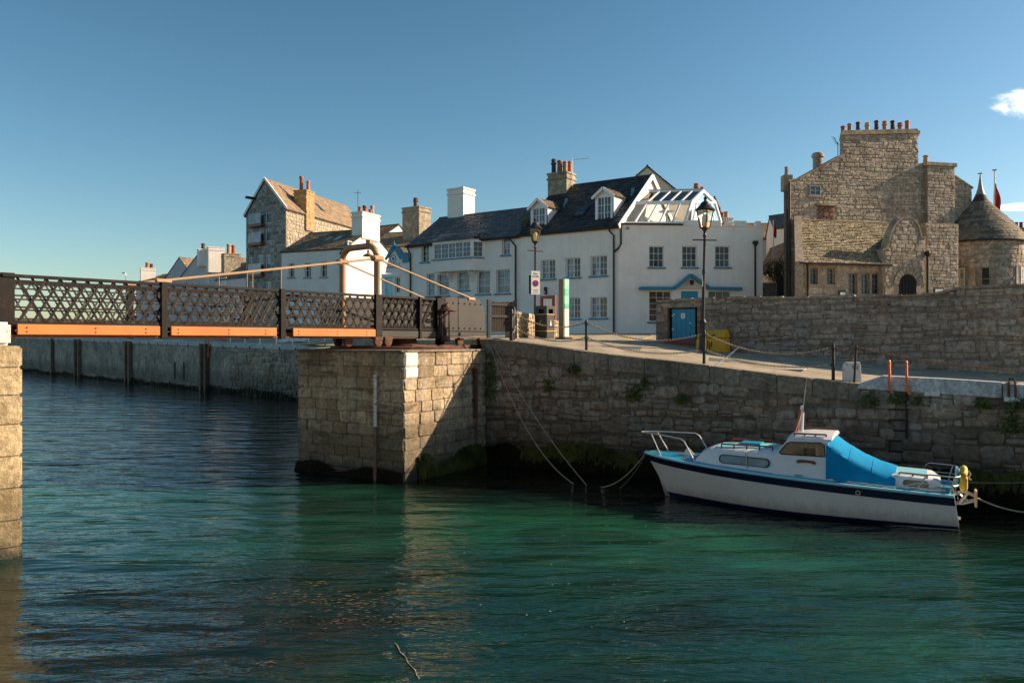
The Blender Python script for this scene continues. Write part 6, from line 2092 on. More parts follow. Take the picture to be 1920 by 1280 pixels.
# ------------------------------------------------------------------ lamp posts
def lamp_post(label, x, y, z0, ztop, rz):
    t = thing('street_lamp', label, 'street lamp', (x, y, z0), rz=rz, group='lantern lamp posts by the houses')
    h = ztop - z0
    put('base', MB().lathe([(0.14, -0.1), (0.14, 0.1), (0.12, 0.14), (0.11, 1.0), (0.13, 1.04), (0.07, 1.15)], (0, 0, 0), 14), 'black_iron', t, smooth=35)
    hl_ = h - 1.28
    put('pole', MB().lathe([(0.065, 1.1), (0.055, h * 0.5), (0.07, h * 0.5 + 0.02), (0.07, h * 0.5 + 0.12), (0.05, h * 0.5 + 0.14), (0.042, hl_ - 0.2), (0.075, hl_ - 0.15), (0.045, hl_ - 0.1), (0.05, hl_), (0.12, hl_ + 0.1)], (0, 0, 0), 12), 'black_iron', t, smooth=35)
    put('ladder_bar', MB().tube([(-0.42, 0, hl_ - 0.3), (0.42, 0, hl_ - 0.3)], 0.022, 6), 'black_iron', t)
    zb, zt2 = hl_ + 0.1, hl_ + 0.72
    ln = put('lantern', MB().lathe([(0.17, zb), (0.19, zb + 0.03), (0.17, zb + 0.05)], (0, 0, 0), 4), 'black_iron', t)
    for k in range(4):
        a0, a1 = math.pi / 2 * k, math.pi / 2 * (k + 1)
        p = [(0.17 * math.cos(a0), 0.17 * math.sin(a0), zb + 0.04), (0.17 * math.cos(a1), 0.17 * math.sin(a1), zb + 0.04), (0.29 * math.cos(a1), 0.29 * math.sin(a1), zt2), (0.29 * math.cos(a0), 0.29 * math.sin(a0), zt2)]
        put('lantern_pane', MB().poly(p), 'lamp_glass', ln, fix=False)
        put('lantern_bar', MB().bar(p[0], p[3], 0.03, 0.03), 'black_iron', ln)
    put('burner', MB().lathe([(0.05, zb + 0.05), (0.11, zb + 0.12), (0.11, zb + 0.42), (0.03, zb + 0.5)], (0, 0, 0), 10), 'lamp_milk', ln, smooth=40)
    put('lantern_cap', MB().lathe([(0.33, zt2), (0.36, zt2 + 0.04), (0.25, zt2 + 0.14), (0.17, zt2 + 0.24), (0.15, zt2 + 0.30), (0.05, zt2 + 0.36), (0.05, zt2 + 0.42), (0.07, zt2 + 0.46), (0.02, zt2 + 0.52), (0.01, zt2 + 0.6)], (0, 0, 0), 12), 'black_iron', ln, smooth=30)
    return t


zl_ = H + (640 - 408) / FPX * 38.0
lamp_post('black lantern lamp post carrying the white parking sign by the litter bin', *hx(1003.5, 38.0), 4.2, zl_, 0.5)
t = lamp_post('taller black lantern lamp post in front of the wall beside the blue hatch', *hx(1317, 28.2), gz(*hx(1317, 28.2)), H + (640 - 366) / FPX * 28.2, 0.4)
t.rotation_euler = (0, rad(1.1), 0.0)
put('sticker', MB().tube([(-0.06, -0.05, 2.7), (-0.05, -0.055, 2.45), (-0.06, -0.06, 2.3)], 0.012, 5), 'worn_white', t)

# ------------------------------------------------------------------ parking sign
SGN = Fac(hx(995.5, 37.8), hx(1012, 37.95))
r = SGN.rect(996, 508, 1012, 552)
ps = thing('parking_sign', 'white upright no waiting sign with a blue and red roundel on the lamp post', 'sign', SGN.P((r[0] + r[1]) / 2, r[2]))
put('plate', fbox(MB(), SGN, *r, 0.0, 0.02), 'sign_white', ps)
um, w_ = (r[0] + r[1]) / 2, r[1] - r[0]
hz = r[3] - r[2]


def text(root, name, s, F, u, z, h, m, o=0.024, wmax=None):
    cu = bpy.data.curves.new(name, 'FONT')
    cu.body = s
    cu.align_x, cu.align_y = 'CENTER', 'CENTER'
    cu.size = h * 1.4
    cu.extrude = 0.002
    cu.resolution_u = 2
    tmp = bpy.data.objects.new(name, cu)
    dg = bpy.context.evaluated_depsgraph_get()
    me = bpy.data.meshes.new_from_object(tmp)
    bpy.data.objects.remove(tmp)
    xs = [v.co.x for v in me.vertices]
    k = 1.0
    if wmax and max(xs) - min(xs) > wmax:
        k = wmax / (max(xs) - min(xs))
    for v in me.vertices:
        x, y, zz = v.co
        v.co = F.P(u + x * k, z + y, o + zz) - Vector(OFF[root])
    me.materials.clear()
    me.materials.append(MATS[m])
    ob = bpy.data.objects.new(name, me)
    return link(ob, root)


text(ps, 'lettering', 'Disc', SGN, um, r[3] - hz * 0.115, hz * 0.085, 'sign_ink', wmax=w_ * 0.6)
text(ps, 'lettering', 'ZONE', SGN, um, r[3] - hz * 0.235, hz * 0.09, 'sign_ink', wmax=w_ * 0.8)
rc = r[3] - hz * 0.53
disc = lambda rr, o: MB().add([SGN.P(um + rr * math.cos(a), rc + rr * math.sin(a), oo) for oo in (0.02, o) for a in [2 * math.pi * i / 24 for i in range(24)]],
                              [tuple(range(24)), tuple(range(24, 48))] + [(i, (i + 1) % 24, 24 + (i + 1) % 24, 24 + i) for i in range(24)])
put('roundel_ring', disc(w_ * 0.36, 0.026), 'sign_red', ps)
put('roundel', disc(w_ * 0.27, 0.030), 'sign_blue', ps)
put('roundel_bar', MB().bar(SGN.P(um - w_ * 0.2, rc + w_ * 0.2, 0.032), SGN.P(um + w_ * 0.2, rc - w_ * 0.2, 0.032), w_ * 0.07, 0.006, up=V3(SGN.n, 0)), 'sign_red', ps)
for k, ww in ((0.80, 0.3), (0.86, 0.24), (0.92, 0.32)):
    put('small_print', fbox(MB(), SGN, um - w_ * ww, um + w_ * ww, r[3] - hz * k - 0.012, r[3] - hz * k + 0.012, 0.02, 0.023), 'sign_ink', ps)
s2 = thing('sign_back', 'dark back of a second sign plate fixed behind the parking sign', 'sign', W(994, 550, 38.05))
put('plate', MB().prism([W(x, y, 38.1) for x, y in ((991.8, 516), (995.5, 516), (995.5, 551), (991.8, 551))], (0, 0.03, 0)), 'black_iron', s2)

# red notice case on the house wall and small dark fitting above it
NB = Fac(hx(1013, 42), hx(1043, 41))
r = NB.rect(1014, 554, 1042, 606)
nb = thing('notice_case', 'red framed notice case with white sheets behind the litter bin', 'notice board', NB.P((r[0] + r[1]) / 2, r[2]))
put('backing', fbox(MB(), NB, r[0] + 0.04, r[1] - 0.04, r[2], r[3] - 0.04, -0.05, 0.0), 'teak', nb)
for a, b, c, d in ((r[0], r[0] + 0.13, r[2], r[3]), (r[1] - 0.13, r[1], r[2], r[3]), (r[0] + 0.13, r[1] - 0.13, r[3] - 0.13, r[3])):
    put('frame_piece', fbox(MB(), NB, a, b, c, d, -0.06, 0.05), 'red_paint', nb, bevel=0.01)
for x0, x1 in ((1019, 1023), (1023.6, 1029), (1029.6, 1035)):
    q2 = NB.rect(x0, 560, x1, 574)
    put('sheet', fbox(MB(), NB, *q2, 0.002, 0.008), 'sign_white', nb)
for px in (1015, 1040):
    put('leg', MB().bar(NB.px(px, 600, -0.03), NB.P(NB.uz(px, 600)[0], 4.2, -0.03), 0.08, 0.08), 'red_paint', nb)
wl2 = thing('wall_fitting', 'narrow dark lamp fitting on the white wall above the notice case', 'wall lamp', FLW.px(1024, 552, 0.1))
put('body', fbox(MB(), FLW, FLW.uz(1022, 540)[0], FLW.uz(1026, 540)[0], FLW.uz(1024, 552)[1], FLW.uz(1024, 538)[1], 0.0, 0.16), 'black_iron', wl2, bevel=0.02)
put('lens', MB().lathe([(0.05, 0), (0.06, 0.06), (0.03, 0.1)], FLW.px(1024, 549, 0.18), 8), 'lamp_milk', wl2)

# litter bin
lb_c = Vector(hx(1021, 33.0))
lb = thing('litter_bin', 'square black litter bin with gold bands below the parking sign', 'litter bin', V3(lb_c, gz(*lb_c)), rz=-0.62)
bw_ = 0.60
put('body', MB().box((0, 0, 0.50), (bw_, bw_, 1.0)), 'bin_black', lb, bevel=0.02)
hood = MB()
hood.box((0, 0, 1.26), (bw_ + 0.04, bw_ + 0.04, 0.13))
for sx in (-1, 1):
    hood.box((sx * (bw_ / 2 - 0.06), -bw_ / 2 + 0.06, 1.1), (0.14, 0.14, 0.22))
    hood.box((sx * (bw_ / 2 - 0.06), bw_ / 2 - 0.06, 1.1), (0.14, 0.14, 0.22))
hood.box((-0.2, 0, 1.1), (0.2, bw_ - 0.02, 0.22))
put('hood', hood, 'bin_black', lb)
put('opening', MB().box((0.03, 0, 1.1), (bw_ - 0.3, bw_ - 0.2, 0.2)), 'shadow_void', lb)
for z in (0.30, 0.985):
    put('gold_band', MB().box((0, 0, z), (bw_ + 0.02, bw_ + 0.02, 0.03)), 'gold', lb)
cr = MB()
cr.box((-0.02, -bw_ / 2 - 0.006, 0.66), (0.09, 0.01, 0.03))
cr.box((0.02, -bw_ / 2 - 0.006, 0.70), (0.03, 0.01, 0.09))
cr.box((-0.05, -bw_ / 2 - 0.006, 0.62), (0.03, 0.01, 0.07))
put('crest', cr, 'gold', lb)
pm = MB()
pm.prism([(bw_ / 2 + 0.002, -0.05, 0.52), (bw_ / 2 + 0.002, 0.05, 0.52), (bw_ / 2 + 0.002, 0.02, 0.70), (bw_ / 2 + 0.002, 0, 0.76), (bw_ / 2 + 0.002, -0.02, 0.70)], (0.008, 0, 0))
put('pictogram', pm, 'sign_white', lb)

# information totem
tt_c = Vector(hx(1057, 31.4))
tm = thing('information_totem', 'tall slim information totem, bronze left side, green and white right side', 'totem', V3(tt_c, gz(*tt_c) + 0.03), rz=rad(-50))
hT = (635 - 526) / FPX * 31.4
tw_, td_ = 0.27, 0.29
put('plinth', MB().box((0, 0, -0.02), (0.56, 0.42, 0.14)), 'bin_black', tm, bevel=0.01)
put('bronze_side', MB().box((0, -td_ / 2 + 0.02, hT / 2 + 0.05), (tw_, 0.04, hT)), 'totem_bronze', tm)
put('core', MB().box((-0.005, 0.02, hT / 2 + 0.05), (tw_ - 0.02, td_ - 0.05, hT - 0.01)), 'totem_bronze', tm)
x = tw_ / 2 + 0.004
zt = hT + 0.05


def tface(name, z0, z1, m, y0=-td_ / 2 + 0.05, y1=td_ / 2, dx=0.0):
    return put(name, MB().box((x + dx, (y0 + y1) / 2, (z0 + z1) / 2), (0.02, y1 - y0, z1 - z0)), m, tm)


tface('white_panel', 0.07, zt * 0.50, 'totem_white')
tface('green_panel', zt * 0.505, zt, 'totem_mint')
tface('green_band', zt * 0.72, zt * 0.83, 'totem_green', dx=0.004)
tface('green_band', zt * 0.505, zt * 0.58, 'totem_green', dx=0.004)
tface('emblem', zt * 0.76, zt * 0.80, 'totem_mint', 0.0, 0.09, dx=0.008)
tface('lettering_line', zt * 0.93, zt * 0.937, 'totem_white', -0.07, 0.12, dx=0.004)
tface('lettering_line', zt * 0.90, zt * 0.907, 'totem_white', -0.07, 0.09, dx=0.004)

# garden wall and timber gate by the bridge end
FGW = Fac(hx(966, 32.2), hx(1047, 36.5))
gw_ = thing('garden_wall', 'low sunlit rubble garden wall between the dark gate and the totem', 'wall', FGW.P(FGW.L / 2, 4.1))
zt0, zt1 = FGW.uz(970, 583)[1], FGW.uz(1045, 601)[1]
ztg = lambda u: zt0 + (zt1 - zt0) * u / FGW.L
put('mortar_core', MB().prism([FGW.P(0, 3.9), FGW.P(FGW.L, 3.9), FGW.P(FGW.L, zt1), FGW.P(0, zt0)], V3(-FGW.n * 0.45, 0)), 'garden_stone', gw_)
mb = MB()
rubble(mb, FGW, layout(0, FGW.L, 4.0, 5.6, (0.11, 0.22), (1.0, 2.2)), 0.045, 0.02, lambda u, z: z < ztg(u) - 0.05)
put('rubble_stones', mb, 'garden_stone', gw_, kind='stuff', fix=False)
GF = Fac(hx(918, 30.5), hx(968, 31.2))
gt = thing('timber_gate', 'dark brown boarded gate in a black frame at the end of the bridge', 'gate', GF.P(GF.L / 2, 4.1))
r = GF.rect(922, 566, 962, 624)
n = 9
for i in range(n):
    a = r[0] + (r[1] - r[0]) * i / n
    put('board', fbox(MB(), GF, a + 0.006, a + (r[1] - r[0]) / n - 0.006, r[2] + 0.05, r[3] + R.uniform(-0.02, 0.02), -0.02, 0.01), 'gate_timber', gt)
for px in (916, 966):
    u = GF.uz(px, 600)[0]
    put('gate_post', fbox(MB(), GF, u - 0.05, u + 0.05, 3.9, r[3] + 0.08, -0.06, 0.05), 'black_iron', gt)
for y in (571, 593):
    z = GF.uz(940, y)[1]
    put('rail', fbox(MB(), GF, r[0] - 0.1, r[1] + 0.1, z - 0.05, z + 0.05, 0.012, 0.05), 'black_iron', gt)
put('latch', MB().box(GF.px(953, 601, 0.08), (0.2, 0.06, 0.08)), 'rust_steel', gt)

# ------------------------------------------------------------------ chain posts and chains
posts = []
for i, (px, yt, yb, o, lab, tilt) in enumerate((
        (914, 566, 628, -1.9, 'iron chain post right beside the grey counterweight box', 0),
        (951, 572, 629, -0.3, 'thick iron chain post in front of the boarded gate', 0),
        (1087, 589, 647, -0.55, 'single iron chain post standing right of the totem', 0),
        (1312, 612, 676, -0.5, 'iron chain post at the quay edge in front of the yellow grit bin', 0.8),
        (1558, 634, 702, -0.6, 'iron chain post left of the white concrete block', 0),
        (1600, 647, 717, -0.28, 'leaning thin iron chain post in front of the white block', 3.5))):
    u = FW.uz(px, yb)[0]
    b = FW.P(u, 0, o)
    b.z = gz(b.x, b.y)
    d = b.y
    ht = (yb - yt) / FPX * d
    ht = max(0.85, min(1.15, ht))
    t = thing('chain_post', lab, 'post', b, rz=0, group='chain posts along the quay edge')
    t.rotation_euler = (0, rad(tilt), 0)
    r_ = 0.065 if i == 1 else 0.045 if i < 5 else 0.032
    put('shaft', MB().lathe([(r_ * 1.1, -0.15), (r_, 0.2), (r_, ht - 0.06), (r_ * 0.7, ht)], (0, 0, 0), 10), 'black_iron', t, smooth=40)
    for z in (ht * 0.9, ht * 0.42):
        put('eye', MB().tube([(0.07 * math.cos(a), 0, z + 0.05 * math.sin(a)) for a in [2 * math.pi * j / 10 for j in range(10)]], 0.012, 5, closed=True), 'black_iron', t)
    posts.append((b, ht))


def chain(i, j, f0, f1, s, label, m='chain_iron'):
    (a, ha), (b, hb_) = posts[i], posts[j]
    p, q2 = a + Vector((0.06, 0, ha * f0)), b + Vector((-0.06, 0, hb_ * f1))
    tag(put('chain', chain_mb(sag(p, q2, s, 40), 0.062, 0.0115), m), label, 'chain', 'chains between the iron posts')


chain(0, 1, .9, .9, .28, 'short upper chain hanging across the dark boarded gate')
chain(0, 1, .42, .42, .22, 'short lower chain hanging across the dark boarded gate')
chain(1, 2, .9, .9, .28, 'upper chain passing in front of the litter bin and totem')
chain(1, 2, .42, .42, .25, 'lower chain passing in front of the litter bin and totem')
chain(2, 3, .9, .9, .35, 'upper chain hanging in front of the blue hatch')
chain(2, 3, .42, .42, .25, 'lower chain hanging in front of the blue hatch')
chain(3, 4, .9, .9, .35, 'upper chain hanging in front of the grit bin and stone wall')
chain(3, 4, .42, .42, .22, 'lower chain sagging in front of the grit bin and stone wall')
chain(4, 5, .9, .95, .12, 'short chain between the two posts by the white block', 'chain_rust')
a, ha = posts[5]
u = FW.uz(2150, 700)[0]
e = FW.P(u, ZE(u) + 0.75, -0.5)
tag(put('chain', chain_mb(sag(a + Vector((0.06, 0, ha * .93)), e, 0.22, 40), 0.062, 0.0115), 'chain_rust'), 'long rusty brown chain running right above the white kerb', 'chain', 'chains between the iron posts')
t = thing('chain_post', 'iron chain post on the lower quay beyond the mooring hoop', 'post', FW.P(u, ZE(u), -0.5), rz=0)
put('shaft', MB().lathe([(0.05, -0.1), (0.045, 0.9), (0.03, 0.95)], (0, 0, 0), 10), 'black_iron', t, smooth=40)

# white concrete block
u = FW.uz(1594, 712)[0]
b = FW.P(u, 0, -0.72)
b.z = gz(b.x, b.y)
cb = thing('concrete_block', 'white painted concrete mooring block with a rounded shoulder near the orange rails', 'bollard', b, rz=-0.35)
put('block', MB().loft([[(-0.24, -0.22, -0.05), (0.23, -0.22, -0.05), (0.23, 0.22, -0.05), (-0.24, 0.22, -0.05)], [(-0.25, -0.22, 0.3), (0.21, -0.2, 0.3), (0.21, 0.2, 0.3), (-0.25, 0.22, 0.3)], [(-0.22, -0.2, 0.5), (0.20, -0.18, 0.52), (0.20, 0.18, 0.52), (-0.22, 0.2, 0.5)], [(-0.18, -0.16, 0.535), (0.18, -0.15, 0.545), (0.18, 0.15, 0.545), (-0.18, 0.16, 0.535)]]), 'worn_white', cb, bevel=0.02)
put('shackle', MB().tube([(-0.08, 0, 0.52), (-0.08, 0, 0.6), (0.0, 0, 0.62), (0.03, 0, 0.56), (0.03, 0, 0.52)], 0.016, 6), 'rust_steel', cb)

# yellow lines on the road


def road_line(pxs, label, m='yellow_line', wd=0.15):
    pts = [gp(*p) for p in pxs]
    pts = [p for p in pts if p is not None]
    mb = MB()
    for a, b in zip(pts, pts[1:]):
        n = max(1, int((b - a).length / 0.5))
        side = (b - a).cross(Vector((0, 0, 1))).normalized() * wd / 2
        prev = None
        for i in range(n + 1):
            p = a.lerp(b, i / n)
            cur = [Vector((q2.x, q2.y, gz(q2.x, q2.y) + 0.008)) for q2 in (p - side, p + side)]
            if prev:
                mb.poly([prev[0], cur[0], cur[1], prev[1]])
            prev = cur
    if mb.f:
        tag(put('road_marking', mb, m, fix=False), kind='structure')


road_line([(1068, 629.5), (1085, 634), (1138, 645), (1160, 643), (1205, 636), (1226, 630)], '')
road_line([(1123, 629.5), (1150, 644)], '')
road_line([(1165, 630), (1189, 638.5)], '')
road_line([(1000, 628), (1040, 628.5), (1070, 630), (1120, 629), (1170, 629.5), (1225, 631)], '')

# hedge, low wall and dark gate in the gap
hg = thing('hedge', 'dry brown hedge filling the gap between the white house and the castle house', 'hedge', V3(hx(1456, 50), 4.3))
mb = MB()
leaf_cloud(mb, W(1457, 508, 51), 0.95, 0.6, 0.75, 1800, 0.10)
put('foliage', mb, 'hedge_leaf', hg, fix=False)
put('stems', MB().tube([V3(hx(1456, 51), 4.2), W(1457, 515, 51)], 0.08, 6), 'dark_timber', hg)
LWF = Fac(hx(1430, 48.6), hx(1482, 48.4))
lwl = thing('lane_wall', 'short rubble wall below the hedge in the gap', 'wall', LWF.P(LWF.L / 2, 4.2))
ztp = LWF.uz(1450, 530)[1]
put('mortar_core', MB().prism([LWF.P(0, 4), LWF.P(LWF.L, 4), LWF.P(LWF.L, ztp), LWF.P(0, ztp)], V3(-LWF.n * 0.4, 0)), 'wall_mortar', lwl)
mb = MB()
rubble(mb, LWF, layout(0, LWF.L, 5.5, ztp, (0.12, 0.22), (1.0, 2.2)), 0.04, 0.02)
put('rubble_stones', mb, 'wall_stone_small', lwl, kind='stuff', fix=False)
lg = thing('lane_gate', 'dark boarded gate beside the stone wing below the hedge', 'gate', LWF.P(LWF.L * 0.7, 4.2, 0.2))
r = LWF.rect(1456, 523, 1481, 560)
for i in range(6):
    a = r[0] + (r[1] - r[0]) * i / 6
    put('board', fbox(MB(), LWF, a + 0.004, a + (r[1] - r[0]) / 6 - 0.004, 4.1, r[3], 0.1, 0.14), 'bin_black', lg)
put('top_rail', fbox(MB(), LWF, r[0], r[1], r[3] - 0.02, r[3] + 0.06, 0.08, 0.16), 'bin_black', lg)

# plants growing out of the quay wall
for px, py, rx, rz_, n, lab in ((924, 700, 0.16, 0.75, 420, 'tall trailing green plant in the corner by the mooring ropes'),
                                (1079, 688, 0.16, 0.12, 130, 'small green tuft under the coping left of the boat bow'),
                                (1194, 735, 0.30, 0.24, 300, 'largest bushy green tuft on the quay wall above the boat bow'),
                                (1212, 715, 0.13, 0.2, 130, 'green tuft just up and right of the bushiest tuft'),
                                (1281, 745, 0.2, 0.14, 170, 'single round green tuft above the boat cabin'),
                                (1029, 720, 0.14, 0.22, 110, 'faint olive tuft between rope corner and bow'),
                                (1630, 746, 0.22, 0.16, 170, 'green tuft under the left end of the white kerb'),
                                (1681, 745, 0.22, 0.12, 140, 'green tuft inside the ladder recess'),
                                (1718, 748, 0.14, 0.1, 100, 'little green tuft right of the ladder'),
                                (1842, 752, 0.2, 0.13, 150, 'green tuft below the middle of the white kerb'),
                                (1906, 755, 0.26, 0.2, 180, 'green clump under the mooring hoop'),
                                (1898, 790, 0.32, 0.22, 240, 'broad leafy clump lower on the wall below the mooring hoop')):
    mb = MB()
    c_ = FW.px(px, py, 0.12)
    leaf_cloud(mb, c_, rx * 1.15, 0.12, rz_ * 1.1, int(n * 0.8), 0.085, hang=0.5)
    t = thing('wall_plant', lab, 'plant', FW.px(px, py, 0.05), group='plants rooted in the quay wall')
    put('foliage', mb, 'leaf', t, fix=False)
    put('stems', MB().tube([FW.px(px, py, 0.02), c_ + Vector((0, 0, 0.03))], 0.02, 5), 'dark_timber', t)

# ------------------------------------------------------------------ the boat
BO = thing('motor_boat', 'white and blue cabin cruiser with navy stripe and blue cockpit cover, moored at the wall', 'boat', (9.78, 17.75, 0), rz=math.atan2(0.466, -0.885))
XS = [0, 0.6, 1.5, 2.5, 3.5, 4.4, 5.2, 5.9, 6.4, 6.75, 6.98, 7.08]
HB = pwl([(0, .98), (.6, 1.06), (1.5, 1.14), (2.5, 1.18), (3.5, 1.17), (4.4, 1.10), (5.2, .96), (5.9, .75), (6.4, .53), (6.75, .32), (6.98, .13), (7.08, .03)])
HW = pwl([(0, .86), (.6, .93), (1.5, 1.0), (2.5, 1.03), (3.5, 1.0), (4.4, .88), (5.2, .68), (5.9, .44), (6.4, .25), (6.75, .12), (6.98, .04), (7.08, .008)])
SH = lambda x: 0.74 + 0.30 * (x / 7.08) + 0.06 * (x / 7.08) ** 2


def hpt(x, z, side, off=0.0):
    sh = SH(x)
    k = max(-0.4, min(1, z / sh))
    hb = HW(x) + (HB(x) - HW(x)) * (k if k < 0 else k ** 0.8)
    xr = x * (6.42 / 7.08 + (1 - 6.42 / 7.08) * max(0, k)) - (0.10 * max(0, 1 - x) * (1 - k))
    if z < 0:
        hb *= 1 + z * 1.2
    return Vector((xr, side * (max(0.0, hb) + off), z))


zf_ = [-0.35, 0.0, 0.2, 0.45, 0.7, 0.85, 1.0]
mb = MB()
secs = []
for x in XS:
    row = []
    for side in (1, -1):
        zz = [(-0.35 if f < 0 else f * SH(x)) for f in zf_]
        pts = [hpt(x, z, side) for z in zz]
        row += pts if side == 1 else pts[::-1]
    secs.append(row)
mb.loft(secs, closed=True)
put('hull', mb, 'hull_white', BO, smooth=50)


def band(z0f, z1f, off, m, name):
    mb = MB()
    for side in (1, -1):
        vs = []
        n = 4
        for x in XS:
            for j in range(n):
                vs.append(hpt(x, z0f(x) + (z1f(x) - z0f(x)) * j / (n - 1), side, off))
        mb.add(vs, [(i * n + j, (i + 1) * n + j, (i + 1) * n + j + 1, i * n + j + 1) for i in range(len(XS) - 1) for j in range(n - 1)])
    return put(name, mb, m, BO, smooth=50, fix=False)


band(lambda x: SH(x) - 0.215, lambda x: SH(x) - 0.035, 0.006, 'navy', 'navy_stripe')
band(lambda x: -0.2, lambda x: 0.085 + 0.03 * x / 7, 0.006, 'navy', 'boot_stripe')
rl_ = []
for side in (1, -1):
    put('rubbing_rail', MB().tube([hpt(x, SH(x) - 0.01, side, 0.012) for x in XS], 0.036, 6), 'boat_pale_blue', BO, smooth=50)
dk = MB()
nn = 7
vs = [Vector((hpt(x, SH(x), 1).x, HB(x) * (1 - 2 * j / (nn - 1)), SH(x) - 0.01 + 0.05 * (1 - (1 - 2 * j / (nn - 1)) ** 2))) for x in XS for j in range(nn)]
dk.add(vs, [(i * nn + j, (i + 1) * nn + j, (i + 1) * nn + j + 1, i * nn + j + 1) for i in range(len(XS) - 1) for j in range(nn - 1)])
put('deck', dk, 'boat_blue', BO, smooth=40, fix=False)
tn = hpt(0, 0.03, 1)
put('transom_board', MB().loft([[hpt(0, 0.05, 1) - Vector((0.012, 0, 0)), hpt(0, SH(0) - 0.02, 1) - Vector((0.012, 0, 0)), hpt(0, SH(0) - 0.02, -1) - Vector((0.012, 0, 0)), hpt(0, 0.05, -1) - Vector((0.012, 0, 0))], [hpt(0, 0.05, 1), hpt(0, SH(0) - 0.02, 1), hpt(0, SH(0) - 0.02, -1), hpt(0, 0.05, -1)]]), 'boat_white', BO)


def csec(x, hw, zd, zt, crown=0.05, r=0.1, lean=0.06):
    s_ = [(hw, zd), (hw - lean * 0.7, zt - r * 1.2), (hw - lean - r * 0.25, zt - r * 0.35), (hw - lean - r, zt), (hw * 0.45, zt + crown * 0.8), (0, zt + crown)]
    s_ = s_ + [(-y, z) for y, z in reversed(s_[:-1])]
    return [Vector((x, y, z)) for y, z in s_]


# forward cabin
put('fore_cabin', MB().loft([csec(5.62, .56, SH(5.6) - .02, SH(5.6) + .06, .02, .04), csec(5.45, .62, SH(5.4) - .02, 1.28, .03), csec(5.2, .70, SH(5.2) - .02, 1.36, .05), csec(4.4, .82, SH(4.4) - .02, 1.40, .06), csec(3.55, .90, SH(3.5) - .02, 1.40, .06)]), 'boat_white', BO, smooth=35)
put('cabin_top', MB().loft([[Vector((x, y, 1.425 + 0.035 * (1 - (y / .6) ** 2) + dz)) for y in (-.5, -.25, 0, .25, .5)] + [Vector((x, y, 1.30)) for y in (.5, -.5)] for x, dz in ((5.1, -0.02), (4.4, 0.02), (3.75, 0.02))]), 'boat_pale_blue', BO, smooth=35)
put('fore_hatch', MB().box((4.35, 0.0, 1.495), (0.5, 0.5, 0.05)), 'boat_blue', BO, bevel=0.015)
for y in (0.62, -0.62):
    hr_ = MB()
    pts = [(3.75 + 0.3 * i, y, 1.475 + (0.045 if i % 2 else 0.0) * 0 + 0.03) for i in range(5)]
    hr_.tube(pts, 0.02, 6)
    for x, yy, z in pts[::1]:
        hr_.tube([(x, yy, 1.40), (x, yy, z)], 0.018, 5)
    put('grab_rail', hr_, 'teak', BO, smooth=40)


def rrpoly(cx, cz, w, h, r, n=5):
    out = []
    for sx, sz, a0 in ((1, 1, 0), (-1, 1, 90), (-1, -1, 180), (1, -1, 270)):
        for i in range(n + 1):
            a = rad(a0 + 90 * i / n)
            out.append((cx + sx * (w / 2 - r) + r * math.cos(a), cz + sz * (h / 2 - r) + r * math.sin(a)))
    return out


def side_y(x, z, tab):
    """half width of a cabin side at x, z from (x, hw, zd, zt, lean) rows"""
    hw = pwl([(t[0], t[1]) for t in tab])(x)
    zd = pwl([(t[0], t[2]) for t in tab])(x)
    zt = pwl([(t[0], t[3]) for t in tab])(x)
    return hw - 0.045 * max(0, min(1.2, (z - zd) / max(0.05, zt - 0.12 - zd)))


FT = [(3.55, .90, SH(3.5), 1.40), (4.4, .82, SH(4.4), 1.40), (5.2, .70, SH(5.2), 1.36)]
AT = [(0.3, .74, SH(.3), 1.02), (1.15, .80, SH(1.1), 1.04)]


def port(cx, cz, w, h, r, tab, m, shear=0.0):
    for s_ in (1, -1):
        pl_ = [(x, z + (x - cx) * shear) for x, z in rrpoly(cx, cz, w, h, r)]
        o1 = [Vector((x, s_ * (side_y(x, z, tab) + 0.028), z)) for x, z in pl_]
        fr_ = put('side_window', MB().loft([[p - Vector((0, s_ * 0.06, 0)) for p in o1], o1]), 'black_iron', BO)
        pi = [(cx + (x - cx) * 0.94, cz + (z - cz) * 0.84) for x, z in pl_]
        o2 = [Vector((x, s_ * (side_y(x, z, tab) + 0.034), z)) for x, z in pi]
        put('pane', MB().loft([[p - Vector((0, s_ * 0.02, 0)) for p in o2], o2]), m, fr_)


port(4.38, 1.155, 1.22, 0.215, 0.10, FT, 'curtain_glass', 0.015)
for s_ in (1,):
    put('window_strut', MB().bar((4.30, s_ * 0.85, 1.0), (4.33, s_ * 0.83, 1.33), 0.03, 0.02), 'seat_cream', BO)
# wheelhouse: side plates with real window openings
WHB = {'xa': 2.42, 'xf': 3.68, 'zd': 0.9, 'zr': 1.76}


def whw(z):
    return 0.93 - 0.10 * (z - 0.9) / 0.86


outer = [(2.36, 0.86), (3.70, 0.92), (3.68, 1.33), (3.40, 1.70), (3.28, 1.78), (2.60, 1.80), (2.50, 1.74)]
inner_c = (3.02, 1.535)
inner = [(2.56, 1.385), (3.50, 1.385), (3.56, 1.42), (3.40, 1.63), (3.32, 1.67), (2.66, 1.69), (2.58, 1.65)]


def ray_poly(c, a, poly):
    d = Vector((math.cos(a), math.sin(a)))
    best = None
    for i in range(len(poly)):
        p, q2 = Vector(poly[i]), Vector(poly[(i + 1) % len(poly)])
        e = q2 - p
        den = d.x * e.y - d.y * e.x
        if abs(den) < 1e-9:
            continue
        w = p - Vector(c)
        t_ = (w.x * e.y - w.y * e.x) / den
        s_ = (w.x * d.y - w.y * d.x) / den
        if t_ > 0 and -1e-6 <= s_ <= 1 + 1e-6 and (best is None or t_ < best):
            best = t_
    return Vector(c) + d * (best or 0)


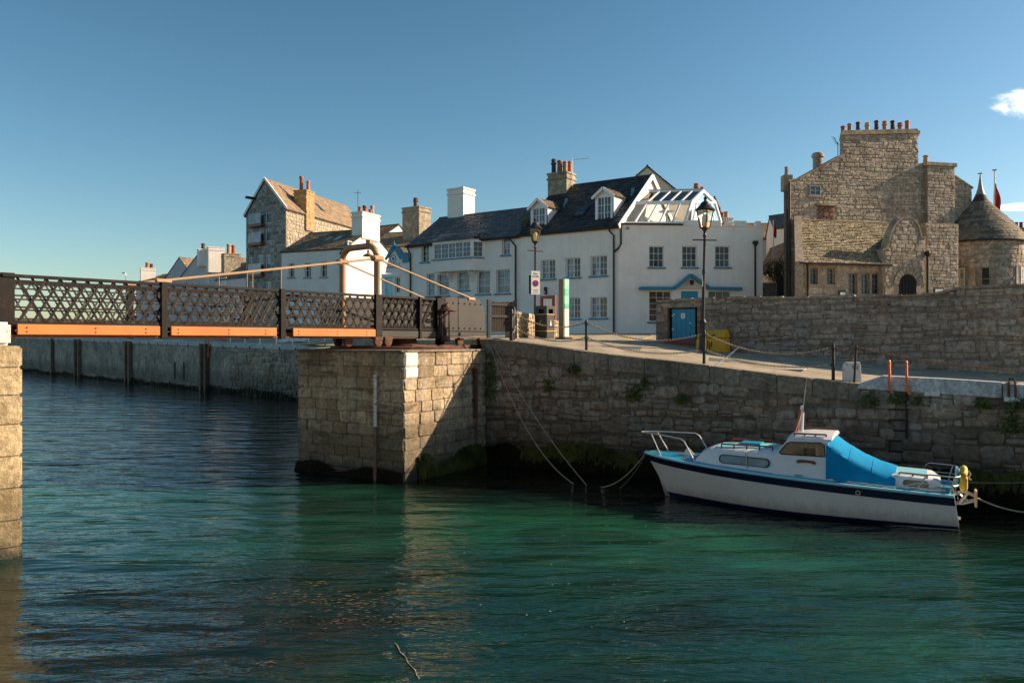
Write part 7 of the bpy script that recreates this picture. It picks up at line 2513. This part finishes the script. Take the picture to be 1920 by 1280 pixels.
angs = sorted({math.atan2(z - inner_c[1], x - inner_c[0]) for x, z in outer + inner} | {2 * math.pi * i / 40 - math.pi + 0.01 for i in range(40)})
for s_ in (1, -1):
    mb = MB()
    ro_, ri_ = [ray_poly(inner_c, a, outer) for a in angs], [ray_poly(inner_c, a, inner) for a in angs]
    n = len(angs)
    mk = lambda p, dy: Vector((p.x, s_ * (whw(p.y) + dy), p.y))
    vs = [mk(p, 0) for p in ro_] + [mk(p, 0) for p in ri_] + [mk(p, -0.03) for p in ro_] + [mk(p, -0.03) for p in ri_]
    fs = []
    for i in range(n):
        j = (i + 1) % n
        fs += [(i, j, n + j, n + i), (2 * n + i, 3 * n + i, 3 * n + j, 2 * n + j), (n + i, n + j, 3 * n + j, 3 * n + i), (i, 2 * n + i, 2 * n + j, j)]
    mb.add(vs, fs)
    ws = put('wheelhouse_side', mb, 'boat_white', BO)
    gl_ = MB().add([mk(p, -0.014) for p in ri_], [tuple(range(n))])
    put('pane', gl_, 'boat_glass', ws, fix=False)
    put('window_seal', MB().tube([mk(p, 0.002) for p in ri_], 0.014, 5, closed=True), 'black_iron', ws)
zr = 1.785
rsec = lambda x, hw, z: [Vector((x, y, z + 0.085 * (1 - (y / hw) ** 2) + (0 if abs(y) < hw * 0.95 else -0.03))) for y in [hw * (-1 + 2 * i / 10) for i in range(11)]] + [Vector((x, y, z - 0.05)) for y in (hw * 0.93, -hw * 0.93)]
put('wheelhouse_roof', MB().loft([rsec(3.42, .80, 1.69), rsec(3.30, .845, 1.765), rsec(2.95, .86, 1.80), rsec(2.42, .86, 1.80)]), 'boat_white', BO, smooth=45)
for y in (0.70, -0.70):
    gr_ = MB().tube([(2.55, y, 1.865), (3.25, y, 1.86)], 0.02, 6)
    for x in (2.55, 2.78, 3.02, 3.25):
        gr_.tube([(x, y, 1.79), (x, y, 1.865)], 0.02, 5)
    put('grab_rail', gr_, 'teak', BO, smooth=40)
put('front_panel', MB().loft([[Vector((3.70, y, 0.9)) for y in (-.93, 0, .93)] + [Vector((3.66, y, 0.9)) for y in (.93, 0, -.93)], [Vector((3.66, y, 1.36)) for y in (-.875, 0, .875)] + [Vector((3.62, y, 1.36)) for y in (.875, 0, -.875)]]), 'boat_white', BO)
wsn = MB()
for y0, y1 in ((-0.86, -0.80), (-0.03, 0.03), (0.80, 0.86)):
    k0, k1 = 1.0, 0.93
    wsn.add([(3.68, y0, 1.34), (3.68, y1, 1.34), (3.38, y1 * .94, 1.72), (3.38, y0 * .94, 1.72), (3.64, y0, 1.34), (3.64, y1, 1.34), (3.34, y1 * .94, 1.72), (3.34, y0 * .94, 1.72)], [(0, 1, 2, 3), (4, 7, 6, 5), (0, 3, 7, 4), (1, 5, 6, 2)])
put('windscreen_frame', wsn, 'boat_white', BO)
put('windscreen', MB().poly([(3.66, -.82, 1.35), (3.66, .82, 1.35), (3.37, .77, 1.71), (3.37, -.77, 1.71)]), 'boat_glass', BO, fix=False)
put('dashboard', MB().prism([(3.6, -.85, 1.15), (3.6, -.85, 1.42), (3.25, -.85, 1.40), (3.2, -.85, 1.15)], (0, 1.7, 0)), 'seat_cream', BO, bevel=0.03)
put('helm_seat', MB().loft([[Vector((3.05, y, 1.2)) for y in (-.3, .35)] + [Vector((2.7, y, 1.2)) for y in (.35, -.3)], [Vector((3.05, y, 1.47)) for y in (-.3, .35)] + [Vector((2.85, y, 1.55)) for y in (.35, -.3)]]), 'seat_cream', BO, bevel=0.04)
put('wheelhouse_post', MB().bar((3.1, -0.2, 1.2), (3.1, -0.2, 1.78), 0.05, 0.05), 'seat_cream', BO)
nbd_ = [(x, z) for x, z in ((2.78, 1.19), (2.74, 1.23), (2.78, 1.275), (2.90, 1.285), (3.02, 1.29), (3.14, 1.285), (3.18, 1.245), (3.15, 1.20), (3.10, 1.215), (2.96, 1.225), (2.84, 1.215))]
put('name_board', MB().prism([(x, whw(z) + 0.002, z) for x, z in nbd_], (0, 0.018, 0)), 'teak', BO)
# cockpit cover
cov = []
for i, t_ in enumerate([k / 12 for k in range(13)]):
    x = 2.52 - 1.40 * t_
    zc_ = 1.845 - 1.12 * t_ + 0.42 * t_ * t_
    hw = 0.90 - 0.07 * t_
    ze_ = max(SH(x) + 0.02, zc_ - 0.95) + (0.04 * math.sin(i * 1.9) if 0 < i < 12 else 0)
    zs2 = zc_ - 0.16
    ys = [(hw + 0.045, ze_), (hw + 0.03, ze_ + (zs2 - ze_) * 0.5), (hw - 0.02, zs2 - 0.03), (hw * 0.82, zs2 + 0.05), (hw * 0.45, zc_ - 0.02), (0, zc_)]
    fold = 0.007 * math.sin(i * 2.4) + 0.005 * math.sin(i * 5.1)
    ys = [(y + (fold if 0 < k < 3 else fold * 0.4 if k == 3 else 0), z + (0.006 * math.cos(i * 2.0 + k) if 2 < k < 5 else 0)) for k, (y, z) in enumerate(ys)]
    ys = ys + [(-y, z) for y, z in reversed(ys[:-1])]
    cov.append([Vector((x, y, z)) for y, z in ys])
put('cockpit_cover', MB().loft(cov, closed=False, caps=False).add(cov[0], [tuple(range(11))]).add(cov[-1], [tuple(range(11))]), 'canvas_blue', BO, smooth=50, fix=False)
for i in (4, 8):
    put('cover_seam', MB().tube([p + Vector((0, 0, 0.004)) for p in cov[i]], 0.007, 4), 'canvas_blue', BO)
put('cover_edge', MB().tube([p + Vector((0.004, 0, 0)) for p in cov[0]], 0.012, 5), 'canvas_blue', BO)
lac = MB()
for s_ in (1, -1):
    pts = []
    for i in range(9):
        x = 2.4 - 1.25 * i / 8
        pts.append((x, s_ * (0.965 + (0.02 if i % 2 else 0)), SH(x) + (0.06 if i % 2 else 0.01)))
    lac.tube(pts, 0.007, 4)
put('cover_lacing', lac, 'lead', BO)
put('coaming', MB().loft([[Vector((x, s_ * 0.93, SH(x) - 0.03)) for s_ in (1, -1)] + [Vector((x, s_ * 0.92, SH(x) + 0.05)) for s_ in (-1, 1)] for x in (2.5, 1.8, 1.1)]), 'boat_white', BO)
# aft cabin
put('aft_cabin', MB().loft([csec(1.2, .80, SH(1.2) - .02, 1.06, .05, .07), csec(1.1, .80, SH(1.1) - .02, 1.06, .05, .07), csec(.42, .75, SH(.4) - .02, 1.03, .05, .07), csec(.24, .70, SH(.2) - .02, .92, .03, .05)]), 'boat_white', BO, smooth=35)
put('aft_top', MB().loft([[Vector((x, y, z + 0.04 * (1 - (y / .62) ** 2))) for y in (-.56, -.28, 0, .28, .56)] + [Vector((x, y, .98)) for y in (.56, -.56)] for x, z in ((1.14, 1.075), (.5, 1.05))]), 'boat_pale_blue', BO, smooth=35)
port(0.72, 0.905, 0.50, 0.13, 0.06, AT, 'glass_warm', 0.02)
gr_ = MB()
for y in (0.64, -0.64):
    gr_ = MB().tube([(.5, y, 1.09), (1.05, y, 1.115)], 0.016, 6)
    for x in (.5, .78, 1.05):
        gr_.tube([(x, y, 1.02), (x, y, 1.11)], 0.016, 5)
    put('grab_rail', gr_, 'teak', BO, smooth=40)
# pulpit and pushpit
zp = 1.62
pul = MB()
for s_ in (1, -1):
    pul.tube([hpt(5.55, SH(5.55), s_, -0.08), Vector((5.85, s_ * 0.72, zp - 0.10)), Vector((5.95, s_ * 0.68, zp - 0.04)), Vector((6.7, s_ * 0.30, zp)), Vector((7.12, s_ * 0.12, zp)), Vector((7.2, 0, zp))], 0.017, 8)
    pul.tube([hpt(6.55, SH(6.5), s_, -0.08), Vector((6.85, s_ * 0.25, zp))], 0.016, 7)
put('pulpit', pul, 'galvanised', BO, smooth=50)
pus = MB()
for z in (1.02, 1.22):
    pts = [Vector((1.0, 0.92, z - 0.25 if z > 1.1 else z - 0.2))] if False else []
for s_ in (1, -1):
    pus.tube([Vector((0.72, s_ * 0.95, SH(.7))), Vector((0.52, s_ * 0.95, 1.12)), Vector((0.46, s_ * 0.95, 1.15)), Vector((-0.02, s_ * 0.93, 1.13))], 0.016, 7)
    pus.tube([Vector((0.08, s_ * 0.93, SH(.1))), Vector((-0.02, s_ * 0.93, 1.13))], 0.016, 7)
    pus.tube([Vector((1.05, s_ * 0.9, 0.83)), Vector((0.62, s_ * 0.95, 0.96)), Vector((-0.0, s_ * 0.93, 0.94))], 0.012, 6)
pus.tube([Vector((-0.02, .93, 1.13)), Vector((-0.12, .8, 1.13)), Vector((-0.12, -.8, 1.13)), Vector((-0.02, -.93, 1.13))], 0.016, 7)
pus.tube([Vector((0.0, .93, 0.94)), Vector((-0.08, .8, 0.94)), Vector((-0.08, -.8, 0.94)), Vector((0.0, -.93, 0.94))], 0.012, 6)
for y in (-0.5, 0.5):
    pus.tube([Vector((-0.02, y, SH(0))), Vector((-0.12, y, 1.13))], 0.014, 6)
put('pushpit', pus, 'galvanised', BO, smooth=50)
# bow fittings, mast, aerial
put('anchor', MB().prism([(6.05, 0.03, 1.06), (5.75, 0.03, 1.08), (5.95, 0.03, 1.30), (6.02, 0.03, 1.22)], (0, -0.05, 0)), 'galvanised', BO, bevel=0.008)
put('anchor_stock', MB().tube([(6.3, 0, 1.1), (5.7, 0, 1.1)], 0.022, 6), 'galvanised', BO)
for x, y in ((6.75, 0.0), (5.9, 0.5), (3.1, 1.08), (0.75, 1.0), (0.75, -1.0)):
    zc2 = SH(x) + 0.02
    cl_ = MB().tube([(x - 0.09, y, zc2 + 0.05), (x + 0.09, y, zc2 + 0.05)], 0.014, 6)
    cl_.tube([(x - 0.03, y, zc2 - 0.03), (x - 0.03, y, zc2 + 0.05)], 0.014, 6)
    cl_.tube([(x + 0.03, y, zc2 - 0.03), (x + 0.03, y, zc2 + 0.05)], 0.014, 6)
    put('cleat', cl_, 'lead', BO)
put('mast', MB().tube([(3.30, 0.05, 1.80), (3.2, 0.0, 2.36)], [0.05, 0.028], 10), 'mast_wood', BO, smooth=40)
put('mast_foot', MB().tube([(3.17, 0.1, 1.8), (3.15, 0.06, 2.3)], [0.04, 0.035], 8), 'boat_white', BO)
put('mast_light', MB().lathe([(0.03, 0), (0.04, 0.03), (0.04, 0.08), (0.015, 0.1)], (3.18, 0, 2.36), 10), 'boat_white', BO)
put('aerial_whip', MB().tube([(3.16, 0.03, 2.28), (3.06, 0.03, 3.15)], [0.012, 0.005], 6), 'galvanised', BO)
put('signal_line', MB().tube([(3.16, 0.06, 2.3), (3.25, 0.74, 1.8)], 0.006, 4), 'lead', BO)
put('skin_fitting', MB().tube([Vector((1.85 + 0.045 * math.cos(a), hpt(1.85, 0.66, 1).y + 0.016, 0.675 + 0.045 * math.sin(a))) for a in [2 * math.pi * i / 12 for i in range(12)]], 0.014, 5, closed=True), 'seat_cream', BO)
# horseshoe buoy, outboard bracket, transom gear
hb_ = thing('lifebuoy', 'yellow horseshoe lifebuoy with a teal cover hung on the boat stern rail', 'lifebuoy', BO.matrix_basis @ Vector((-0.16, 0.30, 1.12)))
M_ = Matrix.Translation(BO.location) @ Matrix.Rotation(BO.rotation_euler.z, 4, 'Z')
w2 = lambda p: M_ @ Vector(p)
put('horseshoe', MB().tube([w2((-0.20, 0.30 + 0.20 * math.cos(a), 1.02 + 0.22 * math.sin(a))) for a in [rad(-70 + 320 * i / 18) for i in range(19)]], 0.075, 10), 'buoy_yellow', hb_, smooth=60)
put('teal_cover', MB().prism([w2((-0.09, 0.08, 0.85)), w2((-0.09, 0.52, 0.85)), w2((-0.09, 0.52, 1.2)), w2((-0.09, 0.4, 1.27)), w2((-0.09, 0.2, 1.27)), w2((-0.09, 0.08, 1.2))], w2((0.05, 0, 0)) - w2((0, 0, 0))), 'boat_pale_blue', hb_, bevel=0.012)
put('lashing', MB().tube([w2((-0.28, 0.3, 1.2)), w2((-0.33, 0.25, 1.13)), w2((-0.29, 0.33, 1.05)), w2((-0.34, 0.3, 1.0))], 0.018, 6), 'rope', hb_)
ob = MB()
for y in (-0.12, 0.12):
    ob.tube([(-0.02, y, 0.62), (-0.22, y, 0.70), (-0.42, y, 0.62)], 0.022, 6)
    ob.tube([(-0.02, y, 0.42), (-0.2, y, 0.44), (-0.42, y, 0.52)], 0.022, 6)
    ob.tube([(-0.12, y, 0.66), (-0.3, y, 0.47)], 0.018, 6)
    ob.tube([(-0.12, y, 0.43), (-0.3, y, 0.68)], 0.018, 6)
put('outboard_bracket', ob, 'galvanised', BO, smooth=50)
put('bracket_pad', MB().box((-0.44, 0, 0.57), (0.05, 0.34, 0.36)), 'seat_cream', BO, bevel=0.012)
put('exhaust', MB().tube([(0.0, 0.45, 0.2), (-0.14, 0.45, 0.18)], 0.035, 8), 'galvanised', BO)
rp = MB()
rp.tube([(0.1, 0.5, 0.82), (0.3, 0.7, 0.86), (0.15, 0.85, 0.82), (0.5, 0.93, 0.86), (0.2, 0.6, 0.84), (-0.06, 0.55, 0.79), (-0.09, 0.5, 0.6)], 0.014, 6)
put('stern_lashing', rp, 'rope', BO, smooth=60)

# ------------------------------------------------------------------ mooring ropes
bowp = w2((7.05, 0.0, SH(7) + 0.02))


def rope(pts, r, m, label, cat='rope'):
    return tag(put('mooring_rope', MB().tube(pts, r, 6), m, smooth=60), label, cat, 'mooring ropes')


cw_ = Vector((-0.72, 26.1, 3.86))
wr1 = W(1083, 906, 22.4)
wr1.z = -0.05
wr2 = W(1103, 908, 22.3)
wr2.z = -0.05
bz = bowp
rope(sag(cw_, wr1, 0.75, 30), 0.014, 'rope', 'pale rope hanging slackest from the pier corner down into the water')
rope(sag(cw_ + Vector((0.12, -0.05, 0)), wr2, 0.28, 30), 0.012, 'rope', 'straighter of the two ropes running from the pier corner to the water')
wr3 = W(1112, 910, 22.2)
wr3.z = -0.03
rope(sag(bowp, wr3, 0.30, 24), 0.017, 'rope', 'pale bow rope curving from the boat bow down to the water')
wr4 = W(1160, 912, 21.9)
wr4.z = -0.04
rope(sag(bowp + Vector((0, 0.02, -0.05)), wr4, 0.10, 16), 0.016, 'rope_dark', 'second dark bow rope close under the pale one')
st = w2((-0.02, -0.5, 0.80))
u = FW.uz(2100, 900)[0]
rope(sag(w2((-0.44, 0.12, 0.6)), FW.P(FW.uz(1985, 900)[0], 0.1, 0.6), 0.18, 20), 0.02, 'rope', 'lower stern rope sagging to the right from the outboard bracket')
rope(sag(w2((-0.05, -0.35, 0.84)), FW.P(FW.uz(1990, 900)[0], 0.75, 0.3), 0.05, 16), 0.016, 'rope_dark', 'upper thin stern rope leading to the quay wall')
# teal line over the quay edge
(a, ha), (b, hb2) = posts[3], posts[4]
kp = a.lerp(b, 0.28) + Vector((0, 0, 0.62))
u = FW.uz(1341, 688)[0]
ed = FW.P(u, ZE(u) + 0.04, 0.10)
rope([kp, kp.lerp(ed, 0.5) - Vector((0, 0, 0.03)), ed], 0.018, 'rope_pale', 'pale turquoise cord tied to the chain in front of the grit bin')
rope([ed, FW.P(u - 0.02, 2.4, 0.12), FW.P(u - 0.10, 0.9, 0.14)], 0.009, 'rope_dark', 'thin dark line hanging straight down the quay wall behind the boat bow')
u = FW.uz(1501, 705)[0]
fl_ = []
p0 = W(740, 1207, 10.6)
p1 = W(787, 1272, 9.5)
p0.z = p1.z = 0.012
pts = [p0.lerp(p1, i / 14) + Vector((0.012 * math.sin(i * 1.3), 0.01 * math.cos(i * 2.1), -0.004)) for i in range(15)]
tag(put('floating_rope', MB().tube(pts, [0.004 + 0.004 * ((i * 7) % 3) / 2 for i in range(15)], 6), 'rope', smooth=60), 'short length of pale frayed rope floating in the open water', 'rope')

# floating weed
mb = MB()
for px, py, n, sx in ((560, 1110, 46, 1.0), (690, 1130, 60, 1.1), (660, 1160, 40, 0.9), (620, 1130, 40, 1.2), (800, 1190, 40, 1.4), (590, 1093, 14, 0.4), (490, 1244, 12, 0.3), (640, 928, 10, 0.4), (90, 1020, 30, 0.5)):
    d = H * FPX / (py - 640)
    c_ = W(px, py, d)
    for _ in range(n):
        p = Vector((c_.x + R.gauss(0, sx * 0.42), c_.y + R.gauss(0, sx * 0.22), 0.008))
        a = R.uniform(-0.5, 0.5)
        l, w = R.uniform(0.015, 0.06), R.uniform(0.006, 0.013)
        dx = Vector((math.cos(a), math.sin(a), 0))
        dy = Vector((-dx.y, dx.x, 0))
        mb.add([p - dx * l, p + dy * w, p + dx * l + Vector((0, 0, 0.004)), p - dy * w], [(0, 1, 2, 3)], R.random())
tag(put('floating_weed', mb, 'fender_timber', fix=False), 'scattered brown weed scraps floating in the harbour', 'seaweed', kind='stuff')
mb = MB()
for _ in range(26):
    px, py = R.uniform(830, 1250), R.uniform(960, 1180)
    d = H * FPX / (py - 640)
    p = W(px, py, d)
    p.z = 0.006
    r_ = R.uniform(0.004, 0.010)
    mb.add([p + Vector((r_ * 1.6 * math.cos(a), r_ * math.sin(a), 0.003)) for a in [math.pi * i / 3 for i in range(6)]], [tuple(range(6))])
tag(put('foam_specks', mb, 'gull_white', fix=False), 'tiny white foam specks on the green water', 'foam', kind='stuff')

# ------------------------------------------------------------------ far quay: cars, ladder, posts, gulls


def car(label, px, d, m, rz, L=4.2, hgt=1.45, wd=1.75, van=False):
    p = Vector(hx(px, d))
    z = 4.35 if d < 70 else 5.0 + (d - 100) * 0.012
    t = thing('parked_car' if not van else 'parked_van', label, 'van' if van else 'car', V3(p, z), rz=rz)
    if van:
        prof_ = [(-L / 2, .35), (L / 2, .35), (L / 2, .9), (L / 2 - .55, 1.05), (L / 2 - 1.05, hgt - .1), (L / 2 - 1.3, hgt), (-L / 2 + .1, hgt), (-L / 2, hgt - .2)]
        win_ = [(L / 2 - .75, 1.05), (L / 2 - 1.15, hgt - .18), (-L / 2 + .2, hgt - .18), (-L / 2 + .2, 1.05)]
    else:
        prof_ = [(-L / 2, .35), (L / 2, .35), (L / 2, .72), (L / 2 - .3, .82), (L / 2 - 1.1, .92), (L / 2 - 1.75, hgt - .03), (-.2, hgt), (-L / 2 + .75, hgt - .06), (-L / 2 + .2, .95), (-L / 2, .85)]
        win_ = [(L / 2 - 1.3, .95), (L / 2 - 1.8, hgt - .1), (-.2, hgt - .08), (-L / 2 + .8, hgt - .13), (-L / 2 + .4, .95)]
    put('body', MB().prism([(x, -wd / 2, z_) for x, z_ in prof_], (0, wd, 0)), m, t, bevel=0.08, smooth=40)
    for s_ in (-1, 1):
        put('side_window', MB().prism([(x, s_ * (wd / 2 + 0.002), z_) for x, z_ in win_], (0, s_ * 0.01, 0)), 'glass_blue', t)
        for x in (-L / 2 + .75, L / 2 - .8):
            w_ = put('wheel', MB().tube([(x, s_ * (wd / 2 - 0.16), .31), (x, s_ * (wd / 2 + 0.02), .31)], .31, 16), 'rubber', t, smooth=40)
            put('rim', MB().tube([(x, s_ * (wd / 2 + 0.01), .31), (x, s_ * (wd / 2 + 0.035), .31)], .19, 12), 'galvanised', w_)
        put('headlight', MB().box((L / 2 - 0.02, s_ * wd * .36, .68), (0.1, 0.3, 0.14)), 'glass_pale', t)
    return t


car('dark van with big windows parked behind the bridge portal', 675, 50, 'car_dark', rad(-12), 4.6, 2.0, 1.85, van=True)
car('dark blue car parked right of the far orange ladder', 440, 72, 'car_blue', rad(130))
car('white car parked furthest left on the far quay', 110, 108, 'car_white', rad(20))
car('white car second from the left on the far quay', 150, 104, 'car_white', rad(30))
car('white car third along the far quay by the first bridge post', 192, 100, 'car_white', rad(25))
lf = thing('far_ladder', 'orange ladder head on the far quay kerb under the bridge', 'ladder', FQ.P(FQ.uz(392, 650)[0], 3.9))
uf = FQ.uz(392, 650)[0]
for du in (-0.28, 0.28):
    put('rail', MB().tube([FQ.P(uf + du, zq(uf) - 1.2, 0.2), FQ.P(uf + du, zq(uf) + 0.5, 0.16), FQ.P(uf + du, zq(uf) + 0.75, -0.2), FQ.P(uf + du + 0.5, zq(uf) + 0.1, -1.2)], 0.05, 6), 'bright_orange', lf)
for k in range(3):
    put('rung', MB().tube([FQ.P(uf - 0.28, zq(uf) - 0.9 + k * 0.4, 0.2), FQ.P(uf + 0.28, zq(uf) - 0.9 + k * 0.4, 0.2)], 0.035, 6), 'bright_orange', lf)
fp = []
for px in (405, 432, 460, 490, 520, 550, 580, 610, 640):
    u = FQ.uz(px, 640)[0]
    p = FQ.P(u, zq(u), -1.2)
    t = thing('quay_post', 'slim white chain posts along the far quay edge seen under the bridge', 'post', p, group='white posts on the far quay')
    put('shaft', MB().tube([p - Vector((0, 0, 0.2)), p + Vector((0, 0, 0.95))], 0.05, 6), 'galvanised', t)
    fp.append(p + Vector((0, 0, 0.85)))
for a, b in zip(fp, fp[1:]):
    tag(put('quay_chain', MB().tube(sag(a, b, 0.3, 8), 0.03, 4), 'galvanised'), 'pale chains slung between the white posts on the far quay', 'chain', 'chains on the far quay')
for px, lab in ((524, 'left gull resting on the far quay kerb'), (533, 'right gull resting on the far quay kerb')):
    u = FQ.uz(px, 648)[0]
    c_ = FQ.P(u, zq(u) + 0.06, -0.1)
    t = thing('gull', lab, 'gull', c_)
    body = [(0.0, 0.0), (0.05, 0.02), (0.13, 0.12), (0.14, 0.22), (0.10, 0.38), (0.05, 0.55), (0.01, 0.62)]
    put('body', MB().tube([c_ + Vector((-0.28, 0, 0.16)), c_ + Vector((-0.15, 0, 0.18)), c_ + Vector((0.05, 0, 0.2)), c_ + Vector((0.18, 0, 0.26)), c_ + Vector((0.22, 0, 0.36)), c_ + Vector((0.26, 0, 0.40)), c_ + Vector((0.36, 0, 0.37))], [0.02, 0.09, 0.12, 0.09, 0.055, 0.06, 0.01], 10), 'gull_white', t, smooth=60)
    put('legs', MB().tube([c_, c_ + Vector((0.02, 0, 0.15))], 0.012, 5), 'buoy_yellow', t)

# ------------------------------------------------------------------ unseen terrace added behind the camera, its bounced sun fills the shaded fronts
for k, (x, m_, lab) in enumerate(((-34, 'cream_render', 'unseen cream terrace house added for bounced light, furthest from the bridge'), (-10, 'white_render', 'unseen white terrace house added for bounced light behind the photographer'), (14, 'cream_render', 'unseen cream terrace house added for bounced light, facing the boat'))):
    th_ = thing('unseen_terrace', lab, 'house', (x + 11, -16, 2.4))
    gabled(th_, (x + 23.6, -15), (x, -15), (0, -8), 2.4, 11.5, 14.5, 'x', m_, 'grey_slate', ch=0.8, sw=1.6)
    FT_ = Fac((x + 23.6, -14.98), (x, -14.98))
    FT_.n = Vector((0, 1))
    for i in range(6):
        for z in (4.0, 7.6):
            window(th_, FT_, (2 + i * 3.6, 3.2 + i * 3.6, z, z + 1.9), 2, 2, rev=-0.03, panes=False)

# ------------------------------------------------------------------ road details
def road_patch(pts, m, h=0.006):
    ps = [gp(*p) for p in pts]
    if any(p is None for p in ps):
        return
    n = 6
    mb = MB()
    vs = []
    for i in range(n + 1):
        for j in range(n + 1):
            s_, t_ = i / n, j / n
            p = ps[0].lerp(ps[1], s_).lerp(ps[3].lerp(ps[2], s_), t_)
            vs.append(Vector((p.x, p.y, gz(p.x, p.y) + h)))
    mb.add(vs, [(i * (n + 1) + j, (i + 1) * (n + 1) + j, (i + 1) * (n + 1) + j + 1, i * (n + 1) + j + 1) for i in range(n) for j in range(n)])
    tag(put('road_patch', mb, m, fix=False), kind='structure')


road_patch([(1330, 676), (1420, 684), (1415, 679), (1330, 670)], 'asphalt')
road_patch([(1120, 652), (1200, 656), (1205, 650), (1130, 648)], 'asphalt')
mhp = gp(1485, 693)
if mhp is not None:
    mh = thing('manhole_cover', 'pale square drain cover in the road between the chain posts', 'drain cover', mhp)
    put('cover', MB().box(mhp + Vector((0, 0, 0.012)), (0.75, 0.6, 0.024), rz=-0.5), 'kerb_concrete', mh, bevel=0.006)
